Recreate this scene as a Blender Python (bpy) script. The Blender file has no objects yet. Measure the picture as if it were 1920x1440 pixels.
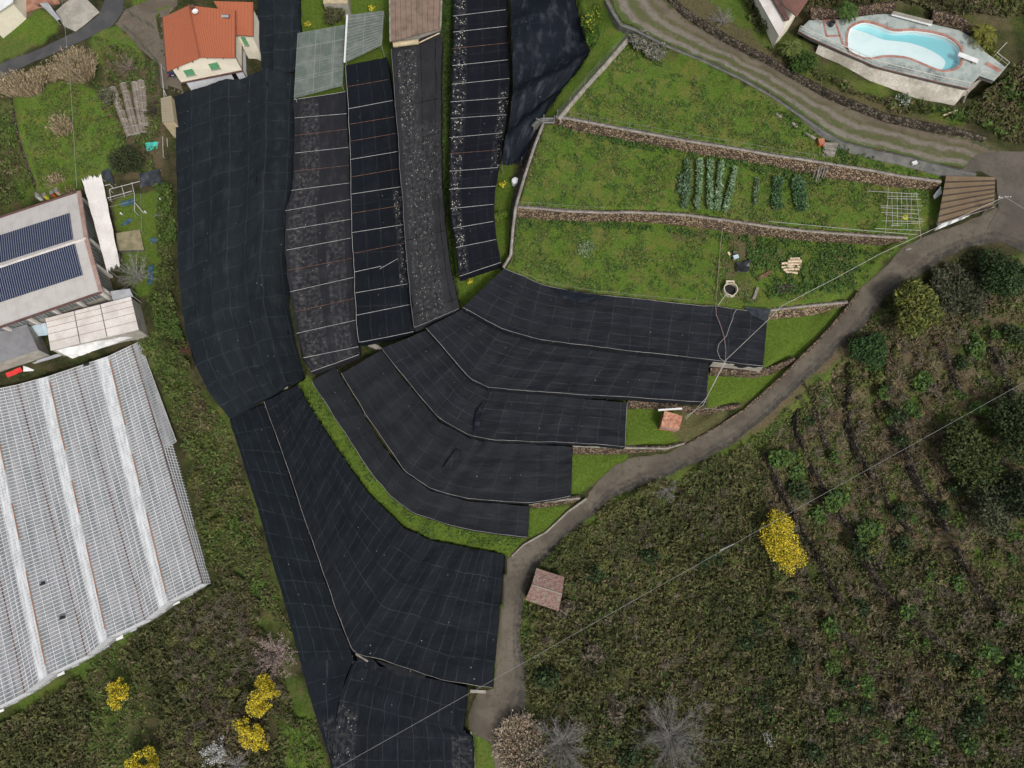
import bpy, math, random
import numpy as np
from mathutils import Vector
D = bpy.data; SC = bpy.context.scene; COL = SC.collection
R = math.radians
rnd = random.Random(7); rng = np.random.default_rng(7)

# ------------------------------------------------------------------ camera, sky, sun
F = 1333.0; TILT = 15.0; H = 104.0
ct, st = math.cos(R(TILT)), math.sin(R(TILT))
cam_d = D.cameras.new("camera"); cam = D.objects.new("camera", cam_d); COL.objects.link(cam)
cam_d.sensor_width = 36.0; cam_d.lens = F/1920*36; cam_d.clip_end = 2000; cam_d.clip_start = 1
cam.location = (0, 0, H); cam.rotation_euler = (R(TILT), 0, 0)
SC.camera = cam
W = D.worlds.new("World"); SC.world = W; W.use_nodes = True
wn = W.node_tree; wn.nodes.clear()
sky = wn.nodes.new('ShaderNodeTexSky'); sky.sky_type = 'NISHITA'; sky.sun_disc = False
SUN_EL, SUN_AZ = 52.0, 150.0
sky.sun_elevation = R(SUN_EL); sky.sun_rotation = R(SUN_AZ); sky.dust_density = 4; sky.air_density = 1.2
hs = wn.nodes.new('ShaderNodeHueSaturation'); hs.inputs['Saturation'].default_value = 0.35
bg = wn.nodes.new('ShaderNodeBackground'); bg.inputs[1].default_value = 0.112
wo = wn.nodes.new('ShaderNodeOutputWorld')
wn.links.new(sky.outputs[0], hs.inputs['Color']); wn.links.new(hs.outputs[0], bg.inputs[0]); wn.links.new(bg.outputs[0], wo.inputs[0])
sl = D.lights.new("sun", 'SUN'); sl.energy = 1.8; sl.angle = R(10); sl.color = (1, .95, .88)
so = D.objects.new("sun", sl); COL.objects.link(so)
so.location = (0, 0, 60)
sd = Vector((math.sin(R(SUN_AZ))*math.cos(R(SUN_EL)), math.cos(R(SUN_AZ))*math.cos(R(SUN_EL)), math.sin(R(SUN_EL))))
so.rotation_euler = sd.to_track_quat('Z', 'Y').to_euler()
SC.view_settings.view_transform = 'Standard'; SC.view_settings.look = 'None'
SC.view_settings.exposure = 0.12; SC.view_settings.gamma = 1.0
SC.render.engine = 'CYCLES'

# ------------------------------------------------------------------ photo pixel <-> place
def ray(px, py):
    dx = (np.asarray(px, float)-960)/F; dy = -(np.asarray(py, float)-720)/F
    return dx, dy*ct+st, dy*st-ct
def PA(px, py, z):
    dx, dy, dz = ray(px, py); t = (np.asarray(z, float)-H)/dz
    return np.stack([dx*t, dy*t, np.broadcast_to(np.asarray(z, float), t.shape)], -1)
def P(px, py, z): return tuple(float(a) for a in PA(px, py, z))
def proj(x, y, z):
    z = z-H; cy = y*ct+z*st; cz = -y*st+z*ct
    return 960+F*x/(-cz), 720-F*cy/(-cz)

def vnoise(x, y, s, seed=0):
    x = np.asarray(x, float)/s; y = np.asarray(y, float)/s
    xi = np.floor(x).astype(np.int64); yi = np.floor(y).astype(np.int64); fx = x-xi; fy = y-yi
    fx = fx*fx*(3-2*fx); fy = fy*fy*(3-2*fy)
    def h(a, b):
        n = (a*374761393+b*668265263+seed*1442695041) & 0xffffffff
        n = ((n ^ (n >> 13))*1274126177) & 0xffffffff
        return ((n ^ (n >> 16)) & 0xffff)/65535.0
    return (h(xi, yi)*(1-fx)+h(xi+1, yi)*fx)*(1-fy)+(h(xi, yi+1)*(1-fx)+h(xi+1, yi+1)*fx)*fy
def fbm(x, y, s, seed=0): return .5*vnoise(x, y, s, seed)+.3*vnoise(x, y, s/2.1, seed+1)+.2*vnoise(x, y, s/4.3, seed+2)
def inpoly(x, y, poly):
    x = np.asarray(x, float); y = np.asarray(y, float); c = np.zeros(x.shape, bool); n = len(poly)
    for i in range(n):
        x1, y1 = poly[i]; x2, y2 = poly[(i+1) % n]
        if y1 == y2: continue
        c ^= ((y1 > y) != (y2 > y)) & (x < (x2-x1)*(y-y1)/(y2-y1)+x1)
    return c

# ------------------------------------------------------------------ terrain
ROADC = [(1990,380,8.4),(1890,395,8.0),(1800,430,7.0),(1720,470,5.9),(1670,520,4.9),(1620,570,4.0),(1560,640,2.9),(1490,710,1.4),
         (1420,772,.3),(1330,832,-.8),(1240,872,-1.9),(1170,892,-2.5),(1110,940,-3.3),(1060,985,-3.9),(1005,1030,-4.6),(966,1085,-5.2),
         (958,1150,-5.9),(953,1230,-6.7),(935,1320,-7.6),(925,1400,-8.3),(925,1500,-9.2)]
TRACKC = [(1120,-60,12),(1180,10,11.2),(1250,55,10.8),(1340,100,10.4),(1440,152,10.0),(1540,205,9.6),(1640,250,9.2),(1740,280,8.8),(1830,310,8.4),(1900,340,8.2)]
CTRL = [(p[0], p[1], p[2]) for p in ROADC]+[(p[0], p[1], p[2]) for p in TRACKC]+[
 # garden
 (1100,160,8.9),(1250,190,8.7),(1400,230,8.6),(1550,290,8.4),(1100,330,6.6),(1300,350,6.6),(1500,390,6.6),(1700,400,6.8),
 (1020,470,4.4),(1200,500,4.4),(1400,500,4.4),(1550,520,4.5),
 (1500,640,2.7),(1390,735,.5),(1230,805,-1.3),(1125,890,-2.8),(1030,975,-4.2),
 # under the nets, right fan
 (960,570,2.4),(1150,610,2.4),(1350,640,2.4),(1000,690,.4),(1250,720,.4),(880,640,.4),(800,680,-1.4),(900,780,-1.4),(1100,790,-1.4),
 (700,720,-3.2),(820,850,-3.2),(1000,890,-3.2),(650,770,-4.8),(750,900,-4.8),(900,970,-5),
 (600,790,-4.5),(680,900,-4.7),(800,1010,-5),(900,1030,-5),
 (560,860,-7.2),(650,1000,-7.2),(760,1120,-7.4),(880,1200,-7.6),(480,850,-9),(560,1100,-9.3),(650,1300,-9.6),(800,1370,-9.8),(760,1500,-10),
 # upper strips
 (400,250,-3.2),(400,500,-5),(450,680,-6.8),(500,300,-3),(510,500,-5),(600,250,-3.2),(600,450,-3.2),(620,620,-3.4),(690,250,-1.4),(710,450,-1.4),(720,600,-1.6),
 (785,200,.5),(800,400,.4),(820,540,.4),(838,250,2.4),(838,20,2.6),(900,100,2.6),(900,300,2.6),(900,450,2.5),(1010,60,4.8),(990,200,4.7),(1100,130,7.2),(1060,200,7),(945,400,3.2),(1120,20,9),
 (600,20,-2),(700,-60,0),(520,60,-2.4),(780,20,.6),
 # left
 (400,120,-1.6),(260,60,-1.8),(330,160,-2.2),(220,20,-1.8),(120,60,-2.4),(30,130,-3.2),(150,250,-4.2),(60,330,-6.5),(240,250,-4.4),(290,330,-5.2),(310,450,-6.4),
 (270,480,-7.8),(320,620,-8.2),(250,560,-8.2),(370,760,-9.4),(320,760,-10.6),(150,500,-8.4),(0,500,-8.6),(60,650,-10),(-150,450,-9),(-150,200,-5),
 (350,900,-11.4),(430,960,-10.4),(420,1100,-11.2),(200,900,-12),(50,1100,-12.5),(-150,1000,-13),(300,1230,-12.6),(480,1250,-10.8),(560,1380,-10.6),(150,1380,-13.4),(400,1420,-12.2),(-100,1500,-15),(300,1600,-14),(600,1600,-12),
 # right, below the road
 (1080,1060,-6.4),(1100,1250,-8.6),(1100,1430,-10),(1250,1000,-5),(1300,1250,-8.6),(1350,1430,-10),(1450,900,-3),(1500,1100,-5.4),(1550,1350,-8),
 (1600,800,-.6),(1650,1000,-2.6),(1720,700,2.4),(1760,1200,-4),(1850,900,1),(1900,1100,0),(1850,1400,-4.6),(1900,560,5.6),(1780,540,4.4),(2050,700,6),(2050,1300,-1),(1960,500,7),(1400,1650,-12),(1900,1650,-7),
 # pool side
 (1400,60,10.8),(1550,150,10.3),(1700,205,9.2),(1850,215,9.7),(1900,120,11.5),(1600,10,13.2),(1680,18,13.2),(1790,40,13.2),(1750,-30,13.9),(1900,0,13.6),(1880,80,12.4),(1300,-40,11.6),(1450,-30,11.6),(2100,100,14),(2100,300,9.5),(1700,-250,20),(1200,-250,14),(700,-250,2),(300,-250,0),(-200,0,-3),
]
CP = np.array([P(*c) for c in CTRL])
def tps(r2): return np.where(r2 > 1e-9, r2*np.log(np.maximum(r2, 1e-9))*.5, 0)
_n = len(CP); _d2 = ((CP[:, None, :2]-CP[None, :, :2])**2).sum(-1)/2500
_A = np.zeros((_n+3, _n+3)); _A[:_n, :_n] = tps(_d2)+np.eye(_n)*.0015
_A[:_n, _n] = 1; _A[:_n, _n+1:] = CP[:, :2]/50; _A[_n:, :_n] = _A[:_n, _n:].T
_w = np.linalg.solve(_A, np.concatenate([CP[:, 2], [0, 0, 0]]))
def zsmooth(x, y):
    sh = np.shape(x); x = np.ravel(x); y = np.ravel(y); out = np.zeros(x.size)
    for i in range(0, x.size, 40000):
        a = x[i:i+40000]; b = y[i:i+40000]
        d2 = ((a[:, None]-CP[None, :, 0])**2+(b[:, None]-CP[None, :, 1])**2)/2500
        out[i:i+40000] = tps(d2)@_w[:_n]+_w[_n]+_w[_n+1]*a/50+_w[_n+2]*b/50
    return out.reshape(sh)
STEP = .4
gx = np.arange(-108, 108.01, STEP); gy = np.arange(-44, 122.01, STEP)
GX, GY = np.meshgrid(gx, gy, indexing='ij'); GZ = zsmooth(GX, GY)
# the ledges of the overgrown hillside
LEDGES = [([(1490,745),(1492,807),(1510,862),(1540,915),(1565,960),(1587,990),(1640,1070)], 2.0),
 ([(1590,720),(1587,795),(1600,840),(1630,900)], 1.5), ([(1655,715),(1660,780),(1677,815),(1700,870),(1722,920),(1747,950),(1765,1000)], 2.0),
 ([(1625,880),(1640,905),(1660,945),(1685,975),(1715,1010)], 1.0), ([(1435,850),(1450,895),(1475,945),(1510,1010),(1550,1085),(1570,1130)], 1.7),
 ([(1762,642),(1782,692),(1800,740)], 1.1), ([(1862,650),(1890,710),(1903,770)], 1.2), ([(1440,1150),(1490,1190),(1550,1235)], .9), ([(1610,1040),(1650,1105),(1705,1165),(1770,1215)], 1.7), ([(1775,1020),(1810,1080),(1860,1140)], 1.6), ([(1545,1150),(1600,1215),(1670,1265)], 1.6), ([(1500,715),(1525,770),(1550,840)], 1.3),
 ([(25,190),(40,270),(70,355)], 1.3)]
def ledge_world(l): return PA([p[0] for p in l], [p[1] for p in l], zsmooth(*[PA([p[0] for p in l], [p[1] for p in l], 0)[:, k] for k in (0, 1)]))
for l, hgt in LEDGES:
    w = ledge_world(l)
    best = np.full(GX.shape, 1e9); sg = np.zeros(GX.shape)
    for a, b in zip(w[:-1], w[1:]):
        d = b[:2]-a[:2]; L2 = (d**2).sum(); t = np.clip(((GX-a[0])*d[0]+(GY-a[1])*d[1])/L2, 0, 1)
        ex = GX-a[0]-t*d[0]; ey = GY-a[1]-t*d[1]; dd = np.hypot(ex, ey)
        s = np.sign((d[1]*ex-d[0]*ey)*(1 if d[1] > 0 else -1))
        m = dd < best; best = np.where(m, dd, best); sg = np.where(m, s, sg)
    GZ += .5*hgt*sg*np.tanh(best/.3)*np.exp(-(best/3.2)**2)
GZ += (fbm(GX, GY, 3.0, 5)-.5)*.35
def poly_world(poly): return [P(a, b, c)[:2] for a, b, c in poly]
def flat(poly, zf=None):
    """level terrace: pixels with heights; plane through them"""
    w = np.array([P(*p) for p in poly]); A = np.c_[w[:, 0], w[:, 1], np.ones(len(w))]
    k = np.linalg.lstsq(A, w[:, 2], rcond=None)[0]
    m = inpoly(GX, GY, [tuple(a[:2]) for a in w]); z = k[0]*GX+k[1]*GY+k[2]
    GZ[m] = z[m]+(fbm(GX, GY, 2.0, 9)[m]-.5)*.12
def zc(l, z): return [(a, b, z) for a, b in l]
# walls given by the upper and the lower line of the face
W12T = [(1042,220),(1080,226),(1110,232),(1155,241),(1210,251),(1285,265),(1360,277),(1397,283),(1440,291),(1522,303),(1565,310),(1640,322),(1690,332),(1765,342)]
W12B = [(1035,232),(1072,245),(1132,257),(1185,267),(1235,275),(1310,290),(1372,300),(1440,311),(1480,320),(1515,327),(1552,335),(1615,343),(1690,353),(1762,358)]
W23T = [(965,389),(1010,392),(1060,397),(1135,400),(1185,399),(1285,404),(1335,411),(1360,414),(1440,426),(1515,435),(1640,444),(1702,447)]
W23B = [(963,407),(1035,414),(1085,416),(1160,416),(1200,417),(1235,419),(1310,427),(1360,435),(1440,444),(1515,453),(1590,456),(1680,463)]
WRT = [(1135,0),(1145,20),(1162,47),(1190,57),(1247,87),(1310,112),(1385,147),(1440,178),(1490,212),(1540,247),(1580,270),(1640,285),(1690,295),(1790,320),(1830,328)]
WRB = [(a-5, b+13) for a, b in WRT]
def mid(T, B): return [((T[i][0]+B[i][0])/2, (T[i][1]+B[i][1])/2) for i in range(len(T))]
T1Z, T2Z, T3Z = 8.7, 6.7, 4.4
flat(zc([(1170,62)]+[(a-2, b+8) for a, b in WRB[4:]], T1Z)+zc(mid(W12T, W12B)[::-1], T1Z))
flat(zc(mid(W12T, W12B), T2Z)+zc([(1757,425),(1720,452)], T2Z)+zc(mid(W23T, W23B)[::-1], T2Z)+zc([(1018,232)], T2Z))
flat(zc(mid(W23T, W23B), T3Z)+zc([(1690,465),(1652,507),(1612,540),(1588,574),(1515,584),(1442,592),(1380,582),(1250,568),(1135,556),(1040,541),(985,522),(945,505),(955,480)], T3Z))
S1T = [(1438,584),(1515,575),(1590,568)]; S1B = [(1440,599),(1515,592),(1586,581)]
S2T = [(1332,694),(1370,698),(1420,700),(1445,693),(1475,682),(1492,674)]; S2B = [(1332,704),(1370,706),(1417,708),(1442,704),(1468,694),(1487,685)]
S3T = [(1177,752),(1245,757),(1310,768),(1340,768),(1388,762)]; S3B = [(1178,766),(1245,767),(1310,778),(1345,779),(1372,775)]
S4T = [(1074,837),(1185,841),(1250,842),(1285,832)]; S4B = [(1074,850),(1160,853),(1247,852),(1280,840)]
S5T = [(996,944),(1050,939),(1088,935)]; S5B = [(996,953),(1050,950),(1082,944)]
flat(zc(mid(S1T, S1B), 2.8)+zc([(1560,612),(1502,667)], 2.8)+zc(mid(S2T, S2B)[::-1], 2.4)+zc([(1425,690)], 2.4))
flat(zc(mid(S2T, S2B), .9)+zc([(1465,705),(1435,732),(1390,768)], .8)+zc(mid(S3T, S3B)[::-1], .3)+zc([(1310,755)], .3))
flat(zc(mid(S3T, S3B), -1.1)+zc([(1347,797),(1285,835)], -1.1)+zc(mid(S4T, S4B)[::-1], -1.3)+zc([(1168,838)], -1.3))
flat(zc(mid(S4T, S4B), -2.7)+zc([(1150,875),(1122,900),(1098,932)], -2.9)+zc(mid(S5T, S5B)[::-1], -3)+zc([(1068,932)], -3))
flat(zc(mid(S5T, S5B), -4.1)+zc([(1065,957),(1025,995),(992,1014)], -4.3)+zc([(986,1010)], -4.3))
_pw = [P(x, y, 8.6)[:2] for x, y in ((1510,90),(1600,135),(1700,165),(1812,196),(1880,160))]+[P(x, y, 12.8)[:2] for x, y in ((1880,124),(1842,90),(1800,62),(1747,50),(1672,32),(1600,40),(1520,44),(1500,58))]
GZ[inpoly(GX, GY, _pw)] = 8.6
flat(zc([(300,20),(480,0),(485,130),(440,140),(350,178),(316,165)], -1.9))
flat(zc([(-260,800),(200,660),(265,640),(395,1110),(-260,1480)], -12.2))
flat(zc([(-260,480),(165,350),(215,560),(250,640),(-260,800)], -8.6))
def along(line, halfw, drop=0.0):
    w = np.array([P(*p) for p in line]); best = np.full(GX.shape, 1e9); zz = np.zeros(GX.shape)
    for a, b in zip(w[:-1], w[1:]):
        d = b[:2]-a[:2]; L2 = (d**2).sum(); t = np.clip(((GX-a[0])*d[0]+(GY-a[1])*d[1])/L2, 0, 1)
        dd = np.hypot(GX-a[0]-t*d[0], GY-a[1]-t*d[1]); m = dd < best
        best = np.where(m, dd, best); zz = np.where(m, a[2]+t*(b[2]-a[2]), zz)
    k = np.clip((halfw+.8-best)/.8, 0, 1)
    return k, zz-drop
for line, hw in ((ROADC, 3.2), (TRACKC, 2.8)):
    k, zz = along(line, hw); GZ = GZ*(1-k)+zz*k
def tz(x, y):
    x = np.asarray(x, float); y = np.asarray(y, float)
    fx = np.clip((x-gx[0])/STEP, 0, len(gx)-1.001); fy = np.clip((y-gy[0])/STEP, 0, len(gy)-1.001)
    i = fx.astype(int); j = fy.astype(int); u = fx-i; v = fy-j
    return GZ[i, j]*(1-u)*(1-v)+GZ[i+1, j]*u*(1-v)+GZ[i, j+1]*(1-u)*v+GZ[i+1, j+1]*u*v
def GA(px, py):
    """the point of the ground seen at these pixels"""
    px = np.asarray(px, float); py = np.asarray(py, float)
    z = np.full(px.shape, 24.0); done = np.zeros(px.shape, bool)
    for _ in range(220):
        p = PA(px, py, z); below = p[..., 2] <= tz(p[..., 0], p[..., 1])
        done |= below; z = np.where(done, z, z-.2)
        if done.all(): break
    lo = z; hi = z+.2
    for _ in range(7):
        m = (lo+hi)/2; p = PA(px, py, m); b = p[..., 2] <= tz(p[..., 0], p[..., 1]); lo = np.where(b, m, lo); hi = np.where(b, hi, m)
    return PA(px, py, (lo+hi)/2)
def G(px, py): return tuple(float(a) for a in GA([px], [py])[0])

# ------------------------------------------------------------------ materials
MATS = {}
class NT:
    def __init__(s, name):
        s.m = D.materials.new(name); s.m.use_nodes = True; s.t = s.m.node_tree; s.t.nodes.clear()
        s.out = s.n('ShaderNodeOutputMaterial'); s.b = s.n('ShaderNodeBsdfPrincipled'); s.l(s.b.outputs[0], s.out.inputs[0])
        MATS[name] = s.m
    def n(s, t, **k):
        o = s.t.nodes.new(t)
        for a, b in k.items(): setattr(o, a, b)
        return o
    def l(s, a, b): s.t.links.new(a, b)
    def val(s, i, v):
        if hasattr(v, 'links'): s.l(v, i)
        else: i.default_value = v
    def math(s, op, a, b=0.0, c=None, clamp=False):
        o = s.n('ShaderNodeMath', operation=op); o.use_clamp = clamp
        s.val(o.inputs[0], a); s.val(o.inputs[1], b)
        if c is not None: s.val(o.inputs[2], c)
        return o.outputs[0]
    def mix(s, f, a, b, blend='MIX'):
        o = s.n('ShaderNodeMix', data_type='RGBA', blend_type=blend)
        s.val(o.inputs[0], f)
        for i, v in ((6, a), (7, b)):
            if hasattr(v, 'links'): s.l(v, o.inputs[i])
            else: o.inputs[i].default_value = (*v, 1)
        return o.outputs[2]
    def noise(s, vec, scale, detail=3, rough=.6, dist=0.0):
        o = s.n('ShaderNodeTexNoise'); o.inputs['Scale'].default_value = scale; o.inputs['Detail'].default_value = detail
        o.inputs['Roughness'].default_value = rough; o.inputs['Distortion'].default_value = dist
        s.l(vec, o.inputs['Vector']); return o.outputs[0]
    def ramp(s, f, a, b):   # smooth 0..1 between a and b
        o = s.n('ShaderNodeMapRange', interpolation_type='SMOOTHSTEP'); s.l(f, o.inputs[0])
        o.inputs[1].default_value = a; o.inputs[2].default_value = b; return o.outputs[0]
    def pos(s): return s.n('ShaderNodeNewGeometry').outputs['Position']
    def obj(s): return s.n('ShaderNodeTexCoord').outputs['Object']
    def uv(s): return s.n('ShaderNodeTexCoord').outputs['UV']
    def scale(s, v, sc):
        o = s.n('ShaderNodeMapping'); o.inputs['Scale'].default_value = sc; s.l(v, o.inputs[0]); return o.outputs[0]
    def bump(s, h, strength=.4, dist=.1):
        o = s.n('ShaderNodeBump'); o.inputs['Strength'].default_value = strength; o.inputs['Distance'].default_value = dist
        s.l(h, o.inputs['Height']); s.l(o.outputs[0], s.b.inputs['Normal'])
    def fin(s, col, rough=.8, metal=0.0, spec=None):
        if hasattr(col, 'links'): s.l(col, s.b.inputs['Base Color'])
        else: s.b.inputs['Base Color'].default_value = (*col, 1)
        s.b.inputs['Roughness'].default_value = rough; s.b.inputs['Metallic'].default_value = metal
        if spec is not None: s.b.inputs['Specular IOR Level'].default_value = spec
        return s.m
def rough_mat(name, c1, c2, scale=1.0, rough=.85, fine=8.0, metal=0, spec=None, bump=.3, contrast=(.35, .65)):
    t = NT(name); p = t.pos()
    a = t.ramp(t.noise(p, scale, 4), *contrast); f = t.noise(p, fine, 3)
    c = t.mix(a, c1, c2); c = t.mix(t.math('MULTIPLY', t.ramp(f, .4, .75), .45), c, tuple(x*.55 for x in c1))
    t.bump(f, bump, .05); return t.fin(c, rough, metal, spec)
def stripe_mat(name, c1, c2, per=.5, axis='u', w=.12, rough=.7, dirt=(.1, .09, .07), dirtamt=.5, metal=0, spec=None, bumpd=.04):
    """sheeting with seams across its UV (in metres)"""
    t = NT(name); uv = t.uv(); sp = t.n('ShaderNodeSeparateXYZ'); t.l(uv, sp.inputs[0]); x = sp.outputs[0 if axis == 'u' else 1]
    fr = t.math('FRACT', t.math('DIVIDE', x, per)); tri = t.math('ABSOLUTE', t.math('SUBTRACT', fr, .5))
    line = t.ramp(tri, .5-w, .5-w*.35)
    n = t.ramp(t.noise(t.pos(), .6, 5), .42, .7)
    col = t.mix(line, c1, c2); col = t.mix(t.math('MULTIPLY', n, dirtamt), col, dirt)
    f = t.noise(t.pos(), 7, 3); col = t.mix(t.math('MULTIPLY', t.ramp(f, .45, .8), .25), col, tuple(v*.5 for v in c1))
    t.bump(t.math('SINE', t.math('MULTIPLY', fr, 6.283)), .5, bumpd)
    return t.fin(col, rough, metal, spec)
def attr_mat(name, rough=.75, transl=.0):
    t = NT(name); a = t.n('ShaderNodeAttribute', attribute_name='Col'); c = a.outputs[0]
    f = t.noise(t.pos(), 1.3, 3); c = t.mix(t.math('MULTIPLY', t.ramp(f, .35, .7), .3), c, (0, 0, 0), 'MIX')
    return t.fin(c, rough, 0, .25)
LEAF = attr_mat('leaf'); 

def ground_mat():
    t = NT('ground_cover'); p = t.pos()
    z = t.n('ShaderNodeAttribute', attribute_name='zone'); sp = t.n('ShaderNodeSeparateColor'); t.l(z.outputs[0], sp.inputs[0])
    big = t.noise(p, .09, 4); midn = t.noise(p, .5, 5, .65); fine = t.noise(p, 3.2, 6, .75); vf = t.noise(p, 9, 3, .7)
    lush = t.mix(t.ramp(fine, .35, .68), (.072, .13, .017), (.13, .22, .036))
    dry = t.mix(t.ramp(fine, .3, .7), (.155, .16, .030), (.23, .205, .07))
    grass = t.mix(t.math('MULTIPLY', t.ramp(midn, .44, .68), .75), lush, dry)
    grass = t.mix(t.math('MULTIPLY', t.ramp(t.noise(p, .8, 4, .7, .4), .62, .72), .4), grass, (.14, .11, .055))
    vivid = t.mix(t.ramp(fine, .35, .7), (.07, .12, .014), (.14, .205, .034))
    vivid = t.mix(t.math('MULTIPLY', t.ramp(midn, .5, .7), .35), vivid, (.10, .12, .02))
    dirt = t.mix(t.ramp(fine, .3, .7), (.115, .08, .05), (.20, .15, .10))
    dark = t.mix(t.ramp(midn, .35, .65), (.022, .026, .011), (.07, .058, .032))
    dark = t.mix(t.ramp(fine, .45, .7), dark, (.055, .068, .022))
    col = t.mix(sp.outputs[0], dark, grass); col = t.mix(sp.outputs[1], col, dirt); col = t.mix(sp.outputs[2], col, vivid)
    col = t.mix(t.math('MULTIPLY', t.ramp(vf, .5, .8), .3), col, (.03, .038, .012))
    h = t.math('ADD', t.math('MULTIPLY', fine, 1.0), t.math('MULTIPLY', vf, .4)); t.bump(h, .9, .25)
    return t.fin(col, .95, 0, .1)

def net_mat(name, base, su=2.0, sv=2.2, line=(.075, .08, .085), ls=.5, dust_folds=(.07, .07, .075), da=.35, petals=(), lw=.028, seam=None, pcell=False, tint=None):
    t = NT(name); uv = t.uv()
    d = t.n('ShaderNodeVectorMath', operation='ADD'); nn = t.n('ShaderNodeTexNoise'); nn.inputs['Scale'].default_value = .35; t.l(uv, nn.inputs['Vector'])
    sc = t.n('ShaderNodeVectorMath', operation='SCALE'); t.l(nn.outputs[1], sc.inputs[0]); sc.inputs['Scale'].default_value = .55
    t.l(uv, d.inputs[0]); t.l(sc.outputs[0], d.inputs[1])
    sp = t.n('ShaderNodeSeparateXYZ'); t.l(d.outputs[0], sp.inputs[0]); u, v = sp.outputs[0], sp.outputs[1]
    su_ = t.n('ShaderNodeSeparateXYZ'); t.l(uv, su_.inputs[0]); ru, rv = su_.outputs[0], su_.outputs[1]
    def lines(x, per, w):
        fr = t.math('FRACT', t.math('DIVIDE', x, per)); tri = t.math('ABSOLUTE', t.math('SUBTRACT', fr, .5))
        return t.ramp(tri, .5-w/per*1.6, .5-w/per*.4)
    # dusty tone changes with the shading of folds painted in, each panel of cloth a little different
    big = t.noise(t.scale(uv, (.05, .25, 1)), 1.0, 3); mid_ = t.noise(t.scale(uv, (.35, .8, 1)), 1.0, 5, .6)
    fine = t.noise(uv, 6.0, 4, .7)
    comb = t.n('ShaderNodeCombineXYZ'); t.l(t.math('FLOOR', t.math('DIVIDE', v, sv)), comb.inputs[0]); t.l(t.math('FLOOR', t.math('DIVIDE', u, su*4)), comb.inputs[1])
    wn_ = t.n('ShaderNodeTexWhiteNoise', noise_dimensions='2D'); t.l(comb.outputs[0], wn_.inputs['Vector'])
    col = t.mix(t.ramp(big, .3, .7), tuple(x*.82 for x in base), tuple(x*1.18 for x in base))
    col = t.mix(t.math('MULTIPLY', wn_.outputs[0], .3), col, tuple(x*1.5 for x in base))
    col = t.mix(t.math('MULTIPLY', t.ramp(mid_, .48, .72), da), col, dust_folds)
    col = t.mix(t.math('MULTIPLY', t.ramp(fine, .35, .75), .22), col, tuple(x*.4 for x in base))
    brk = t.ramp(t.noise(uv, .5, 3), .35, .6)
    lm = t.math('MAXIMUM', lines(u, su, lw), lines(v, sv, lw))
    col = t.mix(t.math('MULTIPLY', lm, t.math('MULTIPLY', t.math('ADD', brk, .25), ls)), col, line)
    # stray light specks and dark slits, painted as tears and as shade in creases
    vor = t.n('ShaderNodeTexVoronoi'); vor.inputs['Scale'].default_value = .55; t.l(uv, vor.inputs['Vector'])
    spk = t.math('LESS_THAN', vor.outputs[0], .035); col = t.mix(t.math('MULTIPLY', spk, .7), col, (.4, .41, .4))
    tear_crease = t.noise(t.scale(uv, (.12, 1.1, 1)), 1.0, 2, .5, .6)
    sl_ = t.math('MULTIPLY', t.ramp(tear_crease, .715, .735), 1.0); col = t.mix(sl_, col, (.004, .004, .005))
    for (v0, v1, u0, u1, thr, dens) in petals:
        m = t.math('MULTIPLY', t.ramp(rv, v0, v0+.25), t.math('SUBTRACT', 1.0, t.ramp(rv, v1-.25, v1)))
        m = t.math('MULTIPLY', m, t.math('MULTIPLY', t.ramp(ru, u0, u0+1), t.math('SUBTRACT', 1.0, t.ramp(ru, u1-1, u1))))
        gr = t.math('MULTIPLY', m, t.math('MULTIPLY', t.ramp(t.noise(uv, 1.6, 4), .4, .7), .35)); col = t.mix(gr, col, (.13, .125, .12))
        p = t.n('ShaderNodeTexVoronoi'); p.inputs['Scale'].default_value = 3.1; t.l(uv, p.inputs['Vector'])
        q = t.ramp(t.noise(uv, .8, 3, .6), dens, dens+.14)
        if pcell:
            fr = t.math('FRACT', t.math('DIVIDE', ru, su)); q = t.math('MULTIPLY', q, t.ramp(t.math('ABSOLUTE', t.math('SUBTRACT', fr, .5)), .46, .3))
        sz = t.math('MULTIPLY', q, thr); s2 = t.math('LESS_THAN', p.outputs[0], sz)
        col = t.mix(t.math('MULTIPLY', t.math('MULTIPLY', s2, m), .9), col, (.62, .61, .52))
    hh = t.math('ADD', t.noise(t.scale(uv, (.5, 1.6, 1)), 1.0, 5, .6), t.math('MULTIPLY', fine, .15)); t.bump(hh, .55, .35)
    return t.fin(col, .7, 0, .12)

def stone_mat(name, c1, c2, c3, sc=2.2):
    t = NT(name); p = t.pos()
    nz = t.n('ShaderNodeTexNoise'); nz.inputs['Scale'].default_value = 2.0; t.l(p, nz.inputs['Vector'])
    a = t.n('ShaderNodeVectorMath', operation='MULTIPLY_ADD'); t.l(nz.outputs[1], a.inputs[0]); a.inputs[1].default_value = (.3, .3, .3); t.l(p, a.inputs[2])
    v = t.n('ShaderNodeTexVoronoi'); v.inputs['Scale'].default_value = sc; t.l(a.outputs[0], v.inputs['Vector'])
    e = t.n('ShaderNodeTexVoronoi', feature='DISTANCE_TO_EDGE'); e.inputs['Scale'].default_value = sc; t.l(a.outputs[0], e.inputs['Vector'])
    s = t.n('ShaderNodeSeparateColor'); t.l(v.outputs[1], s.inputs[0])
    c = t.mix(s.outputs[0], c1, c2); c = t.mix(t.math('GREATER_THAN', s.outputs[1], .72), c, c3)
    c = t.mix(t.math('SUBTRACT', 1.0, t.ramp(e.outputs[0], .01, .11)), c, (.018, .014, .010))
    c = t.mix(t.math('MULTIPLY', t.ramp(t.noise(p, .5, 4), .5, .75), .5), c, (.055, .048, .035))
    t.bump(t.ramp(e.outputs[0], 0, .25), 1.0, .12); return t.fin(c, .9, 0, .2)
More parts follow.
